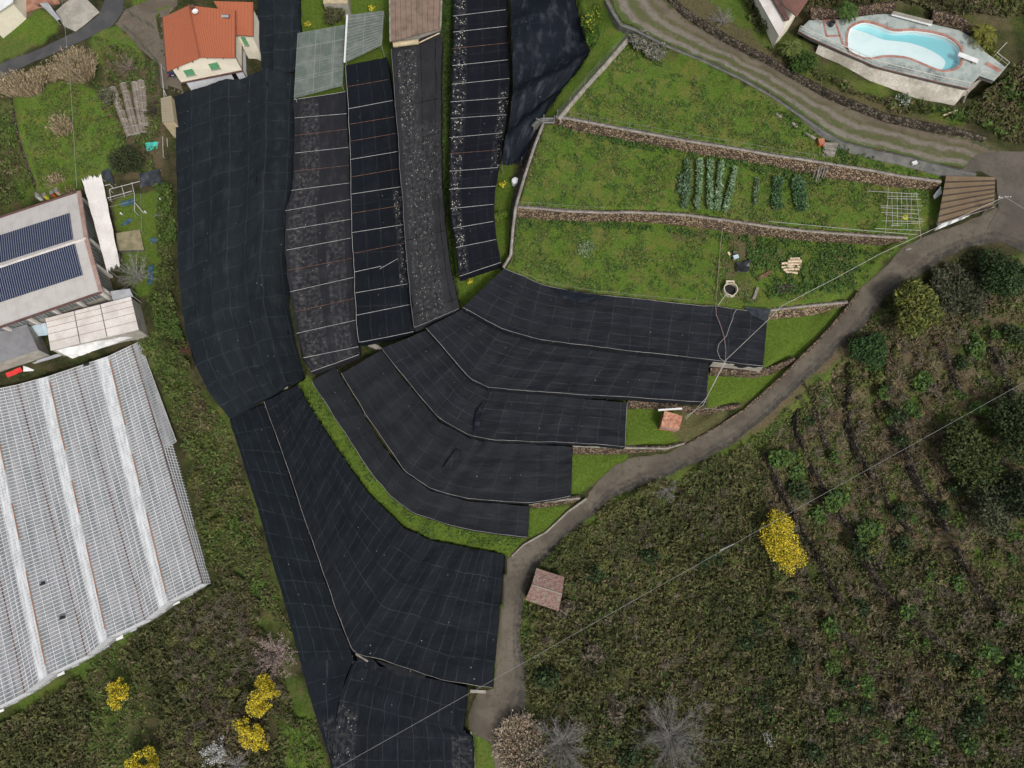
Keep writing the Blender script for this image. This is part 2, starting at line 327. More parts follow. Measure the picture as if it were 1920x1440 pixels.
# ------------------------------------------------------------------ building helpers
LOC = {}
def thing(name, label, cat, loc=(0, 0, 0), group=None, kind=None):
    o = D.objects.new(name, None); COL.objects.link(o); o.location = loc; LOC[o.name] = Vector(loc)
    o['label'] = label; o['category'] = cat
    if group: o['group'] = group
    if kind: o['kind'] = kind
    o.empty_display_size = .5
    return o
def tag(o, label, cat, group=None, kind=None):
    o['label'] = label; o['category'] = cat
    if group: o['group'] = group
    if kind: o['kind'] = kind
    return o
class MB:
    def __init__(s): s.v = []; s.f = []; s.mi = []; s.uv = []
    def face(s, pts, m=0, uv=None):
        n = len(s.v); s.v += [tuple(p) for p in pts]; s.f.append(tuple(range(n, n+len(pts)))); s.mi.append(m)
        s.uv += list(uv) if uv else [(0, 0)]*len(pts)
    def quadm(s, pts, m=0):   # with UV in metres: u along first edge, v along second
        a, b, c, d = [Vector(p) for p in pts]
        U = ((b-a).length+(c-d).length)/2; V = ((d-a).length+(c-b).length)/2
        s.face(pts, m, [(0, 0), (U, 0), (U, V), (0, V)])
    def box(s, c, size, rz=0, m=0):
        cx, cy, cz = c; sx, sy, sz = [k/2 for k in size]; co, si = math.cos(rz), math.sin(rz)
        def q(x, y, z): return (cx+x*co-y*si, cy+x*si+y*co, cz+z)
        p = [q(x, y, z) for z in (-sz, sz) for x, y in ((-sx, -sy), (sx, -sy), (sx, sy), (-sx, sy))]
        for f in ((3, 2, 1, 0), (4, 5, 6, 7), (0, 1, 5, 4), (1, 2, 6, 5), (2, 3, 7, 6), (3, 0, 4, 7)): s.quadm([p[i] for i in f], m)
    def bar(s, a, b, w, h, m=0):
        a = Vector(a); b = Vector(b); d = (b-a)
        if d.length < 1e-6: return
        d.normalize(); up = Vector((0, 0, 1)) if abs(d.z) < .95 else Vector((1, 0, 0))
        x = d.cross(up).normalized()*w/2; y = x.cross(d).normalized()*h/2
        p = [a-x-y, a+x-y, a+x+y, a-x+y, b-x-y, b+x-y, b+x+y, b-x+y]
        for f in ((3, 2, 1, 0), (4, 5, 6, 7), (0, 1, 5, 4), (1, 2, 6, 5), (2, 3, 7, 6), (3, 0, 4, 7)): s.quadm([p[i] for i in f], m)
    def tube(s, pts, r, n=6, m=0, r2=None, cap=True):
        pts = [Vector(p) for p in pts]; rings = []
        for i, p in enumerate(pts):
            d = (pts[min(i+1, len(pts)-1)]-pts[max(i-1, 0)])
            if d.length < 1e-7: d = Vector((0, 0, 1))
            d.normalize(); up = Vector((0, 0, 1)) if abs(d.z) < .9 else Vector((1, 0, 0))
            x = d.cross(up).normalized(); y = x.cross(d); k = i/max(1, len(pts)-1)
            rr = r if r2 is None else r+(r2-r)*k
            rings.append([p+x*math.cos(2*math.pi*j/n)*rr+y*math.sin(2*math.pi*j/n)*rr for j in range(n)])
        for a, b in zip(rings[:-1], rings[1:]):
            for j in range(n): s.face([a[j], a[(j+1) % n], b[(j+1) % n], b[j]], m)
        if cap: s.face(rings[0][::-1], m); s.face(rings[-1], m)
    def prism(s, top, z0, m=0, mside=None):
        """a plan outline with heights, walls straight down to z0"""
        s.face(top, m, [(p[0], p[1]) for p in top]); bot = [(p[0], p[1], z0) for p in top]
        for i in range(len(top)):
            j = (i+1) % len(top); s.quadm([bot[i], bot[j], top[j], top[i]], m if mside is None else mside)
        s.face(bot[::-1], m if mside is None else mside)
    def slab(s, pts, th, m=0, ms=None):
        """a quad sheet with thickness downwards"""
        s.quadm(pts, m); lo = [(p[0], p[1], p[2]-th) for p in pts]
        for i in range(len(pts)):
            j = (i+1) % len(pts); s.quadm([lo[i], lo[j], pts[j], pts[i]], m if ms is None else ms)
        s.face(lo[::-1], m if ms is None else ms)
    def lathe(s, c, prof, n=16, m=0):
        rings = [[(c[0]+r*math.cos(2*math.pi*j/n), c[1]+r*math.sin(2*math.pi*j/n), c[2]+z) for j in range(n)] for r, z in prof]
        for a, b in zip(rings[:-1], rings[1:]):
            for j in range(n): s.face([a[j], a[(j+1) % n], b[(j+1) % n], b[j]], m)
    def build(s, name, mats, parent=None, smooth=False, base=None, fixn=True):
        if parent is not None: off = LOC[root_of(parent).name]
        elif base is not None: off = Vector(base)
        else: off = Vector(s.v[0])
        me = D.meshes.new(name); V = np.array(s.v)-np.array(off)
        me.from_pydata(V.tolist(), [], s.f)
        mats = mats if isinstance(mats, (list, tuple)) else [mats]
        for m in mats: me.materials.append(MATS[m] if isinstance(m, str) else m)
        me.polygons.foreach_set('material_index', s.mi)
        ul = me.uv_layers.new(name='UVMap'); ul.data.foreach_set('uv', np.array(s.uv, float).ravel())
        if smooth: me.polygons.foreach_set('use_smooth', [True]*len(s.f))
        o = D.objects.new(name, me); COL.objects.link(o)
        if parent is not None: o.parent = parent
        else: o.location = off; LOC[o.name] = off
        return o
def root_of(o):
    while o.parent: o = o.parent
    return o
def gridmesh(name, V, mats, uv=None, parent=None, smooth=True, base=None, attr=None):
    """V: (nu, nv, 3)"""
    nu, nv = V.shape[:2]; idx = np.arange(nu*nv).reshape(nu, nv)
    f = np.stack([idx[:-1, :-1], idx[1:, :-1], idx[1:, 1:], idx[:-1, 1:]], -1).reshape(-1, 4)
    a = V[1, 0]-V[0, 0]; b = V[0, 1]-V[0, 0]
    if np.cross(a, b)[2] < 0 : f = f[:, ::-1]
    off = np.array(LOC[root_of(parent).name]) if parent is not None else (np.array(base) if base is not None else V[nu//2, nv//2])
    me = D.meshes.new(name); me.vertices.add(nu*nv); me.vertices.foreach_set('co', (V.reshape(-1, 3)-off).ravel())
    me.loops.add(f.size); me.loops.foreach_set('vertex_index', f.ravel()); me.polygons.add(len(f))
    me.polygons.foreach_set('loop_start', np.arange(0, f.size, 4)); me.polygons.foreach_set('loop_total', np.full(len(f), 4))
    me.update(calc_edges=True)
    if uv is not None:
        ul = me.uv_layers.new(name='UVMap'); ul.data.foreach_set('uv', uv.reshape(-1, 2)[f.ravel()].ravel())
    if smooth: me.polygons.foreach_set('use_smooth', [True]*len(f))
    if attr is not None:
        at = me.color_attributes.new(attr[0], 'FLOAT_COLOR', 'POINT'); at.data.foreach_set('color', attr[1].reshape(-1, 4).ravel())
    mats = mats if isinstance(mats, (list, tuple)) else [mats]
    for m in mats: me.materials.append(MATS[m] if isinstance(m, str) else m)
    o = D.objects.new(name, me); COL.objects.link(o)
    if parent is not None: o.parent = parent
    else: o.location = off; LOC[o.name] = Vector(off)
    return o
def resample(W_, n):
    """points (k,3) resampled to n by chord length"""
    W_ = np.asarray(W_, float); d = np.r_[0, np.cumsum(np.linalg.norm(np.diff(W_, axis=0), axis=1))]
    t = np.linspace(0, d[-1], n); return np.stack([np.interp(t, d, W_[:, k]) for k in range(W_.shape[1])], -1)
def dense(pts, step):
    """densify a pixel/3D polyline"""
    out = []
    for a, b in zip(pts[:-1], pts[1:]):
        a = np.array(a, float); b = np.array(b, float); n = max(1, int(np.linalg.norm(b-a)/step))
        out += [tuple(a+(b-a)*i/n) for i in range(n)]
    return out+[tuple(pts[-1])]

# leaf-sized faces, all at once
def leafmesh(name, C, size, col, parent=None, base=None, flat_=.5, aspect=1.6, seed=0, mat='leaf', dirs=None, droop=0):
    """C (n,3) centres, size (n,), col (n,3)"""
    r = np.random.default_rng(seed); n = len(C); size = np.broadcast_to(size, (n,))
    if dirs is None:
        nrm = r.normal(size=(n, 3)); nrm[:, 2] = np.abs(nrm[:, 2])+flat_; nrm /= np.linalg.norm(nrm, axis=1)[:, None]
        t = r.normal(size=(n, 3)); t -= (t*nrm).sum(1)[:, None]*nrm; t /= np.linalg.norm(t, axis=1)[:, None]
    else:
        t = dirs/np.linalg.norm(dirs, axis=1)[:, None]; q = r.normal(size=(n, 3)); q[:, 2] *= .3
        nrm = np.cross(t, q); nrm /= np.linalg.norm(nrm, axis=1)[:, None]+1e-9
    b = np.cross(nrm, t); L = (size*aspect/2)[:, None]; Wd = (size/2)[:, None]
    asp = r.uniform(.2, .5, (n, 1))
    V = np.stack([C-t*L, C-t*L*(asp-.4)+b*Wd, C+t*L, C-t*L*(asp-.4)-b*Wd], 1)
    off = np.array(LOC[root_of(parent).name]) if parent is not None else np.array(base if base is not None else C.mean(0))
    me = D.meshes.new(name); me.vertices.add(4*n); me.vertices.foreach_set('co', (V.reshape(-1, 3)-off).ravel())
    me.loops.add(4*n); me.loops.foreach_set('vertex_index', np.arange(4*n)); me.polygons.add(n)
    me.polygons.foreach_set('loop_start', np.arange(0, 4*n, 4)); me.polygons.foreach_set('loop_total', np.full(n, 4)); me.update(calc_edges=True)
    at = me.color_attributes.new('Col', 'FLOAT_COLOR', 'CORNER'); at.data.foreach_set('color', np.repeat(np.c_[np.clip(col, 0, 1), np.ones(n)], 4, 0).ravel())
    me.materials.append(MATS[mat]); o = D.objects.new(name, me); COL.objects.link(o)
    if parent is not None: o.parent = parent
    else: o.location = off; LOC[o.name] = Vector(off)
    return o
def pal(cols, n, r, jit=.25, w=None):
    cols = np.array(cols); i = r.choice(len(cols), n, p=w); c = cols[i]*r.uniform(1-jit, 1+jit, (n, 1)); return c*r.uniform(.93, 1.07, (n, 3))
def blobcrown(c, rad, n, r, lobes=7, shell=.35, squash=.8, ragged=.25, lr=None):
    """points through an uneven crown made of lobes"""
    L = []
    for k in range(lobes):
        d = r.normal(size=3); d[2] = abs(d[2])*.7-.1; d /= np.linalg.norm(d); f = r.uniform(.35, .68)
        if lr: L.append((d*rad*r.uniform(.3, .82), rad*r.uniform(*lr)))
        else: L.append((d*rad*f, rad*r.uniform(.34, .58)))
    if not lr: L.append((np.zeros(3), rad*.55))
    ws = np.array([q[1]**2 for q in L]); ws /= ws.sum(); id_ = r.choice(len(L), n, p=ws)
    cc = np.array([q[0] for q in L])[id_]; rr = np.array([q[1] for q in L])[id_]
    d = r.normal(size=(n, 3)); d /= np.linalg.norm(d, axis=1)[:, None]
    rad_ = rr*(1-shell*r.random(n)**1.5)*(1+ragged*(r.random(n)-.4)); p = cc+d*rad_[:, None]; p[:, 2] *= squash
    return p+np.array(c)
def tree(name, label, cat, px, py, rad, h, cols, n=2500, leaf=.28, group=None, z=None, lean=(0, 0), trunk=True, lobes=8, squash=.8, seed=1, weights=None, sx=1, sy=1, rot=0, tcol='bark', aspect=1.6, crown_name='crown', shell=.35, lr=None):
    """px,py: where the middle of the crown is seen"""
    r = np.random.default_rng(seed)
    # foot of the tree straight below the crown
    zz = 0.0; p = None
    for _ in range(6):
        p = PA(px, py, zz+h*.72); g = float(tz(p[0], p[1])); zz = g
    base = (float(p[0])-lean[0], float(p[1])-lean[1], zz-.1); cc = np.array([p[0], p[1], zz+h*.62])
    t = thing(name, label, cat, base, group)
    pts = blobcrown((0, 0, 0), rad, n, r, lobes, shell, squash*min(1.2, h*.75/rad), .25, lr)
    pts[:, 0] *= sx; pts[:, 1] *= sy
    if rot: c_, s_ = math.cos(rot), math.sin(rot); x = pts[:, 0]*c_-pts[:, 1]*s_; y = pts[:, 0]*s_+pts[:, 1]*c_; pts[:, 0] = x; pts[:, 1] = y
    pts += cc; g = tz(pts[:, 0], pts[:, 1]); pts[:, 2] = np.maximum(pts[:, 2], g+.06+r.random(len(pts))*.2)
    leafmesh(crown_name, pts, r.uniform(.6, 1.35, n)*leaf, pal(cols, n, r, .3, weights), t, seed=seed, aspect=aspect)
    if trunk:
        m = MB(); top = Vector(cc)+Vector((0, 0, rad*.1)); b = Vector(base); k = b.lerp(top, .45)
        m.tube([b, b.lerp(top, .25)+Vector((.05, .03, 0)), k], .05*rad+.06, 7, 0, .035*rad+.04)
        for i in range(6):
            a = i*1.05+seed; e = Vector(cc)+Vector((math.cos(a)*rad*.6, math.sin(a)*rad*.6, rad*.12*((i % 3)-.5)))
            m.tube([k, k.lerp(e, .5)+Vector((0, 0, .12*rad)), e], .03*rad+.03, 5, 0, .015)
        m.build('trunk', tcol, t, smooth=True)
    return t
def baretree(name, label, cat, px, py, rad, h, col, seed=1, group=None, nb=26, blossom=None, twr=.03, flatten=.55, sub=5, ox=0, oy=0):
    """leafless crown of fine branches"""
    r = random.Random(seed); zz = 0
    for _ in range(6):
        p = P(px, py, zz+h*.6); zz = float(tz(p[0], p[1]))
    base = Vector((p[0], p[1], zz-.1)); t = thing(name, label, cat, base, group)
    m = MB(); k = base+Vector((0, 0, h*.28)); m.tube([base, k], .05*rad+.05, 7, 0, .04*rad+.03); m.build('trunk', col, t, smooth=True)
    b = MB(); tips = []
    for i in range(nb):
        a = i*2.4+r.uniform(-.3, .3); el = r.uniform(.15, 1.1); L = rad*r.uniform(.65, 1.05)*(1 if el < .8 else .8)
        d = Vector((math.cos(a)*math.cos(el), math.sin(a)*math.cos(el), math.sin(el)*flatten*h/rad*1.3))
        pts = [k]; q = k.copy(); dd = d.copy()
        for s in range(5):
            dd = dd+Vector((r.uniform(-.16, .16), r.uniform(-.16, .16), r.uniform(-.08, .12))); q = q+dd*L/5; pts.append(q.copy())
        b.tube(pts, twr*1.5, 4, 0, twr*.5, cap=False)
        for s in range(1, 6):
            for _ in range(sub if s > 1 else 2):
                o = pts[s]; e = d+Vector((r.uniform(-1, 1), r.uniform(-1, 1), r.uniform(-.4, .6))); e.normalize()
                l1 = L*r.uniform(.14, .34); m1 = o+e*l1*.5+Vector((r.uniform(-.1, .1), r.uniform(-.1, .1), 0))*l1; m2 = o+e*l1
                b.tube([o, m1, m2], twr*.55, 3, 0, twr*.28, cap=False); tips.append(m2); tips.append(m1)
    b.build('branches', col, t)
    if blossom:
        rr = np.random.default_rng(seed); T = np.array([tuple(q) for q in tips]); T = T[rr.integers(0, len(T), blossom[1])]+rr.normal(size=(blossom[1], 3))*.12
        leafmesh('blossom', T, rr.uniform(.5, 1.2, len(T))*blossom[2], pal(blossom[0], len(T), rr, .25), t, seed=seed)
    return t
def reed(name, label, cat, px, py, rx, ry, h, n, cols, lean=(0, 1), seed=1, group=None, wd=.05, upright=.8, z=None):
    """a clump of long thin blades; px,py is the foot of the clump"""
    r = np.random.default_rng(seed); g0 = np.array(G(px, py)); t = thing(name, label, cat, tuple(g0), group)
    a = r.random(n)*2*math.pi; q = np.sqrt(r.random(n)); C = np.c_[g0[0]+np.cos(a)*q*rx, g0[1]+np.sin(a)*q*ry, np.zeros(n)]
    C[:, 2] = tz(C[:, 0], C[:, 1])
    d = np.c_[lean[0]+r.normal(size=n)*.45+np.cos(a)*q*.5, lean[1]+r.normal(size=n)*.45+np.sin(a)*q*.5, np.full(n, upright)+r.random(n)*.5]
    d /= np.linalg.norm(d, axis=1)[:, None]; L = h*r.uniform(.45, 1.1, n)
    col = pal(cols, n, r, .3)
    b = np.cross(d, r.normal(size=(n, 3))); b /= np.linalg.norm(b, axis=1)[:, None]; w = (wd*r.uniform(.6, 1.4, n))[:, None]
    e = C+d*L[:, None]; mid_ = C+d*(L*.55)[:, None]+np.c_[np.zeros((n, 2)), .06*L]
    V = np.stack([C-b*w*.4, mid_-b*w, e, mid_+b*w], 1)-g0
    me = D.meshes.new('blades'); me.from_pydata(V.reshape(-1, 3).tolist(), [], np.arange(4*n).reshape(n, 4).tolist())
    at = me.color_attributes.new('Col', 'FLOAT_COLOR', 'CORNER'); at.data.foreach_set('color', np.repeat(np.c_[np.clip(col, 0, 1), np.ones(n)], 4, 0).ravel())
    me.materials.append(MATS['leaf']); o = D.objects.new('blades', me); COL.objects.link(o); o.parent = t
    # feathery heads
    m = r.random(n) < .5; nh = int(m.sum())
    if nh: 
        hp = np.repeat(e[m], 3, 0)+r.normal(size=(nh*3, 3))*.12; leafmesh('plumes', hp, r.uniform(.5, 1.2, nh*3)*wd*2.4, pal(cols, nh*3, r, .25)*1.12, t, dirs=np.repeat(d[m], 3, 0)+r.normal(size=(nh*3, 3))*.4, aspect=3.5, seed=seed+1)
    return t

def sheet(name, A, B, mat, lift=.05, nu=60, nv=8, label=None, cat=None, kind='structure', parent=None, jag=0.0, seed=0):
    """ground sheet between two pixel polylines, lying on the terrain"""
    a = resample([(x, y) for x, y in A], nu); b = resample([(x, y) for x, y in B], nu)
    if jag:
        nz = np.random.default_rng(seed).normal(size=(nu, 2)); k = np.ones(3)/3; nz = np.stack([np.convolve(nz[:, 0], k, 'same'), np.convolve(nz[:, 1], k, 'same')], -1)*jag; nz[0] = nz[-1] = 0
        a = a+nz; b = b+nz[::-1]
    t = np.linspace(0, 1, nv)[None, :, None]; g = a[:, None]*(1-t)+b[:, None]*t
    V = GA(g[..., 0], g[..., 1]); V[..., 2] = tz(V[..., 0], V[..., 1])+lift
    du = np.r_[0, np.cumsum(np.linalg.norm(np.diff(V.mean(1), axis=0), axis=1))]; w = np.linalg.norm(V[:, -1]-V[:, 0], axis=1)
    uv = np.stack([np.repeat(du[:, None], nv, 1), np.linspace(0, 1, nv)[None]*w[:, None]/w[:, None]+0*du[:, None]], -1)
    o = gridmesh(name, V, mat, uv, parent)
    if kind: o['kind'] = kind
    if label: o['label'] = label
    if cat: o['category'] = cat
    return o
def wall(name, label, cat, T, zt, B, zb, mat, cap=None, capw=.45, seed=0, jag=.12, group=None, n=None, capm='coping', thick=.5):
    """retaining wall: face from the seen upper line to the seen lower line, rough, with a body behind it"""
    zt = zt if isinstance(zt, (list, tuple)) else [zt]*len(T); zb = zb if isinstance(zb, (list, tuple)) else [zb]*len(B)
    a = np.array([P(x, y, z) for (x, y), z in zip(T, zt)]); b = np.array([P(x, y, z) for (x, y), z in zip(B, zb)])
    Lm = np.linalg.norm(np.diff(a, axis=0), axis=1).sum(); n = max(6, int(Lm/.28)); a = resample(a, n); b = resample(b, n)
    r = np.random.default_rng(seed); t = thing(name, label, cat, tuple(b[n//2]), group)
    d = np.gradient(a[:, :2], axis=0); d /= np.linalg.norm(d, axis=1)[:, None]; nb = np.c_[-d[:, 1], d[:, 0], np.zeros(n)]
    if ((a-b)[n//2]*nb[n//2]).sum() < 0 and np.linalg.norm((a-b)[n//2][:2]) > .05: nb = -nb
    if nb[n//2][1] < 0 and np.linalg.norm((a-b)[n//2][:2]) <= .05: nb = -nb
    b2 = b.copy(); b2[:, 2] -= .5
    bk = a+nb*thick; bk[:, 2] = a[:, 2]; bk2 = bk.copy(); bk2[:, 2] = b2[:, 2]
    rows = [b2, b]; hh = np.abs(a[:, 2]-b[:, 2]).max(); k = max(3, int(hh/.28))
    for i in range(1, k): rows.append(b+(a-b)*i/k)
    rows += [a, bk, bk2]; V = np.stack(rows, 1)
    V[:, 1:k+1] += (nb*-1)[:, None]*(r.random((n, k, 1))-.3)*jag; V[:, 1:k+1, 2] += (r.random((n, k))-.5)*jag*.6
    V[:, k+1, 2] += (r.random(n)-.5)*jag*.5
    gridmesh('stonework' if 'stone' in name else 'face', V, mat, None, t, smooth=False)
    if cap:
        c0 = a-nb*.06; c1 = a+nb*capw; V = np.stack([c0-[0, 0, .06], c0+[0, 0, .07], c1+[0, 0, .07], c1-[0, 0, .06]], 1)
        V[..., 2] += (r.random((n, 1))-.5)*.03; gridmesh('coping', V, capm, None, t, smooth=False)
    return t
def fence(name, label, pts, h, mat='galv', wires=3, r=.035, cat='fence', group=None, meshp=False, z=None):
    """posts stand on world points; wires run between their tops"""
    base = pts[0]; t = thing(name, label, cat, base, group)
    for p in pts:
        m = MB(); m.tube([(p[0], p[1], p[2]-.3), (p[0]+rnd.uniform(-.05, .05), p[1]+rnd.uniform(-.05, .05), p[2]+h)], r, 6); m.build('post', mat, t)
    for k in range(wires):
        zf = h*(.35+.6*k/max(1, wires-1)) if wires > 1 else h*.95
        m = MB(); m.tube([(p[0], p[1], p[2]+zf) for p in pts], .012, 3); m.build('wire', mat, t)
    return t
def simple_mats():
    rough_mat('stone_cap', (.26, .23, .19), (.36, .33, .28), 1.5); rough_mat('coping', (.20, .18, .155), (.33, .30, .26), 1.2)
    rough_mat('concrete', (.30, .28, .24), (.42, .39, .34), .7); rough_mat('concrete_dark', (.10, .10, .092), (.17, .165, .15), .7)
    rough_mat('bark', (.05, .04, .03), (.09, .07, .055), 3); rough_mat('greybark', (.21, .195, .185), (.33, .31, .295), 3); rough_mat('pinkbark', (.20, .14, .125), (.34, .26, .23), 3)
    rough_mat('galv', (.36, .37, .38), (.50, .51, .52), 2, .5, metal=.3); rough_mat('rail_white', (.40, .40, .39), (.55, .55, .53), .8, .5); rough_mat('bar_white', (.74, .75, .76), (.84, .85, .86), .8, .5); rough_mat('rail_grey', (.20, .20, .20), (.30, .30, .30), .8, .6)
    rough_mat('rust', (.13, .055, .035), (.24, .13, .09), 1.2, .85); rough_mat('void_shade', (.006, .007, .008), (.012, .012, .014), 1)  # the near-black one paints the shade inside hollows
    rough_mat('wood_pale', (.55, .42, .28), (.72, .58, .42), 2.5); rough_mat('wood_grey', (.16, .14, .12), (.28, .25, .21), 2.5); rough_mat('wood_dark', (.03, .022, .018), (.07, .055, .045), 2.5)
    rough_mat('plaster_cream', (.78, .72, .58), (.84, .78, .64), .8, .9, bump=.1); rough_mat('plaster_white', (.70, .72, .78), (.78, .80, .84), .8, .9, bump=.1)
    rough_mat('shutter', (.10, .30, .15), (.14, .36, .19), 1, .6); rough_mat('white_paint', (.72, .72, .70), (.80, .80, .78), 1, .5, bump=.1)
    rough_mat('gutter_brown', (.10, .05, .04), (.15, .08, .07), 1, .5); rough_mat('plastic_white', (.72, .74, .74), (.84, .85, .85), 1, .45, bump=.05)
    rough_mat('black_plastic', (.008, .009, .011), (.02, .021, .024), 2, .4); rough_mat('orange', (.45, .08, .02), (.6, .14, .04), 2, .6); rough_mat('yellow', (.75, .68, .08), (.85, .8, .15), 2, .6)
    rough_mat('teal', (.02, .38, .32), (.06, .52, .44), 1.5, .6); rough_mat('blue_tarp', (.015, .05, .075), (.05, .12, .16), 1.5, .5); rough_mat('dark_tarp', (.012, .017, .024), (.035, .045, .055), 1, .5)
    rough_mat('lightblue', (.42, .54, .62), (.55, .66, .72), 1, .5); rough_mat('red', (.6, .02, .02), (.7, .05, .04), 1.5, .5); rough_mat('grey_metal', (.34, .35, .37), (.44, .45, .47), .8, .5)
    rough_mat('white_roof', (.60, .55, .51), (.74, .70, .66), .35, .7, bump=.15); rough_mat('white_fabric', (.74, .70, .67), (.84, .80, .77), .5, .9, bump=.3)
    rough_mat('white_tarp', (.60, .60, .60), (.84, .83, .82), .8, .6); rough_mat('grey_roof', (.20, .20, .21), (.26, .26, .27), .5, .6); rough_mat('hose', (.22, .14, .13), (.34, .24, .22), 2)
    rough_mat('cable', (.24, .24, .23), (.32, .32, .31), 2, .6); rough_mat('brick_red', (.36, .13, .08), (.5, .22, .14), 2.5); rough_mat('terracotta_soil', (.30, .13, .08), (.42, .24, .17), .6)
    rough_mat('navy', (.008, .012, .05), (.015, .022, .08), 1, .25, spec=.6, bump=.02); rough_mat('tyre', (.012, .012, .012), (.025, .025, .025), 3)
    rough_mat('beige_sheet', (.42, .34, .20), (.55, .46, .30), 1); rough_mat('rope', (.4, .38, .34), (.55, .52, .47), 4); rough_mat('rail_dim', (.22, .21, .20), (.40, .38, .36), .5, .6); rough_mat('beige_mossy', (.16, .15, .07), (.28, .26, .15), 2); rough_mat('moss_board', (.20, .18, .10), (.32, .27, .17), .8)
    rough_mat('green_net', (.05, .075, .05), (.09, .13, .085), 1.2, .8); rough_mat('rubble_ground', (.10, .095, .08), (.21, .2, .17), .8); rough_mat('soil', (.06, .035, .022), (.13, .08, .05), 1.5)
    t = NT('window_glass'); t.fin((.03, .035, .04), .08, 0, .6)
    t = NT('asphalt'); p = t.pos(); f = t.noise(p, .35, 5, .6); g = t.noise(p, 12, 3, .7)
    c = t.mix(t.ramp(f, .35, .65), (.058, .058, .062), (.085, .083, .082)); c = t.mix(t.math('MULTIPLY', t.ramp(g, .4, .7), .4), c, (.03, .03, .03)); t.bump(g, .3, .02); t.fin(c, .9)
    def lane(name, base, lightc, darkc, ruts):
        t = NT(name); uv = t.uv(); sp = t.n('ShaderNodeSeparateXYZ'); t.l(uv, sp.inputs[0]); v = sp.outputs[1]; p = t.pos()
        n1 = t.noise(p, .22, 5, .6); n2 = t.noise(p, 1.3, 5, .65, .5); n3 = t.noise(p, 9, 4, .75)
        vv = t.math('ADD', v, t.math('ADD', t.math('MULTIPLY', t.math('SUBTRACT', n2, .5), .11), t.math('MULTIPLY', t.math('SUBTRACT', n1, .5), .25)))
        c = t.mix(t.ramp(n1, .38, .62), base, lightc); c = t.mix(t.math('MULTIPLY', t.ramp(n2, .5, .72), .55), c, darkc)
        for (a, b, colr, amt) in ruts:
            m = t.math('MULTIPLY', t.ramp(vv, a-.05, a+.05), t.math('SUBTRACT', 1.0, t.ramp(vv, b-.05, b+.05)))
            m = t.math('MULTIPLY', m, t.math('MULTIPLY', t.math('MULTIPLY', t.math('ADD', t.ramp(n3, .3, .6), .4), t.math('ADD', t.ramp(n2, .35, .6), .35)), amt), clamp=True)
            c = t.mix(m, c, colr)
        c = t.mix(t.math('MULTIPLY', t.ramp(n3, .5, .75), .35), c, darkc)
        vo = t.n('ShaderNodeTexVoronoi', feature='DISTANCE_TO_EDGE'); vo.inputs['Scale'].default_value = .35
        a_ = t.n('ShaderNodeVectorMath', operation='MULTIPLY_ADD'); nz = t.n('ShaderNodeTexNoise'); nz.inputs['Scale'].default_value = .9; t.l(p, nz.inputs['Vector'])
        t.l(nz.outputs[1], a_.inputs[0]); a_.inputs[1].default_value = (1.6, 1.6, 1.6); t.l(p, a_.inputs[2]); t.l(a_.outputs[0], vo.inputs['Vector'])
        c = t.mix(t.math('MULTIPLY', t.math('SUBTRACT', 1.0, t.ramp(vo.outputs[0], .0, .012)), t.math('MULTIPLY', t.ramp(n1, .5, .6), .5)), c, tuple(x*.4 for x in darkc))
        t.bump(n3, .6, .06); t.fin(c, .92, 0, .2)
    lane('road_surface', (.098, .084, .066), (.15, .13, .10), (.05, .043, .035), [(-.2, .07, (.115, .095, .065), .7), (.80, 1.2, (.05, .046, .04), .75), (.62, .78, (.062, .056, .050), .5)])
    lane('track_surface', (.12, .098, .072), (.165, .14, .105), (.075, .06, .043),
         [(-.2, .10, (.065, .10, .022), .9), (.10, .23, (.205, .185, .155), .8), (.25, .42, (.085, .10, .035), .8), (.44, .58, (.20, .18, .15), .75), (.60, .70, (.085, .09, .035), .6), (.86, 1.2, (.055, .062, .026), .7)])
    lane('yard_surface', (.12, .098, .075), (.16, .135, .105), (.075, .058, .042), [])
    lane('junction_surface', (.095, .083, .07), (.125, .11, .092), (.06, .052, .045), [])
    stripe_mat('roof_tiles', (.42, .125, .055), (.30, .08, .04), .42, 'u', .16, .75, (.30, .10, .06), .25)
    stripe_mat('old_corrugated', (.155, .105, .06), (.085, .055, .038), 1.55, 'v', .10, .8, (.20, .17, .10), .4)
    stripe_mat('brown_corrugated', (.235, .165, .125), (.13, .085, .06), .95, 'u', .10, .8, (.045, .03, .022), .5)
    stripe_mat('rusty_corrugated', (.22, .10, .08), (.12, .05, .04), .38, 'u', .2, .8, (.12, .07, .05), .5)
    stripe_mat('industrial_roof', (.50, .475, .455), (.42, .40, .385), 1.6, 'u', .03, .6, (.30, .27, .25), .3, bumpd=.01)
    stripe_mat('pv', (.018, .024, .06), (.42, .46, .50), .36, 'u', .09, .25, (.03, .04, .08), .2, spec=.6, bumpd=.005)
    stripe_mat('glazing', (.10, .115, .12), (.45, .45, .43), .55, 'u', .12, .3, (.2, .2, .19), .4, bumpd=.005)
    t = NT('hut_tiles'); p = t.pos(); v = t.n('ShaderNodeTexVoronoi'); v.inputs['Scale'].default_value = 3.5; t.l(p, v.inputs['Vector']); s = t.n('ShaderNodeSeparateColor'); t.l(v.outputs[1], s.inputs[0])
    c = t.mix(s.outputs[0], (.34, .13, .08), (.55, .30, .20)); c = t.mix(t.ramp(t.noise(p, 1.2, 5), .5, .75), c, (.14, .09, .06)); t.bump(v.outputs[0], .9, .12); t.fin(c, .9)
    t = NT('mossy_tiles'); p = t.pos(); v = t.n('ShaderNodeTexVoronoi'); v.inputs['Scale'].default_value = 5; t.l(p, v.inputs['Vector']); s = t.n('ShaderNodeSeparateColor'); t.l(v.outputs[1], s.inputs[0])
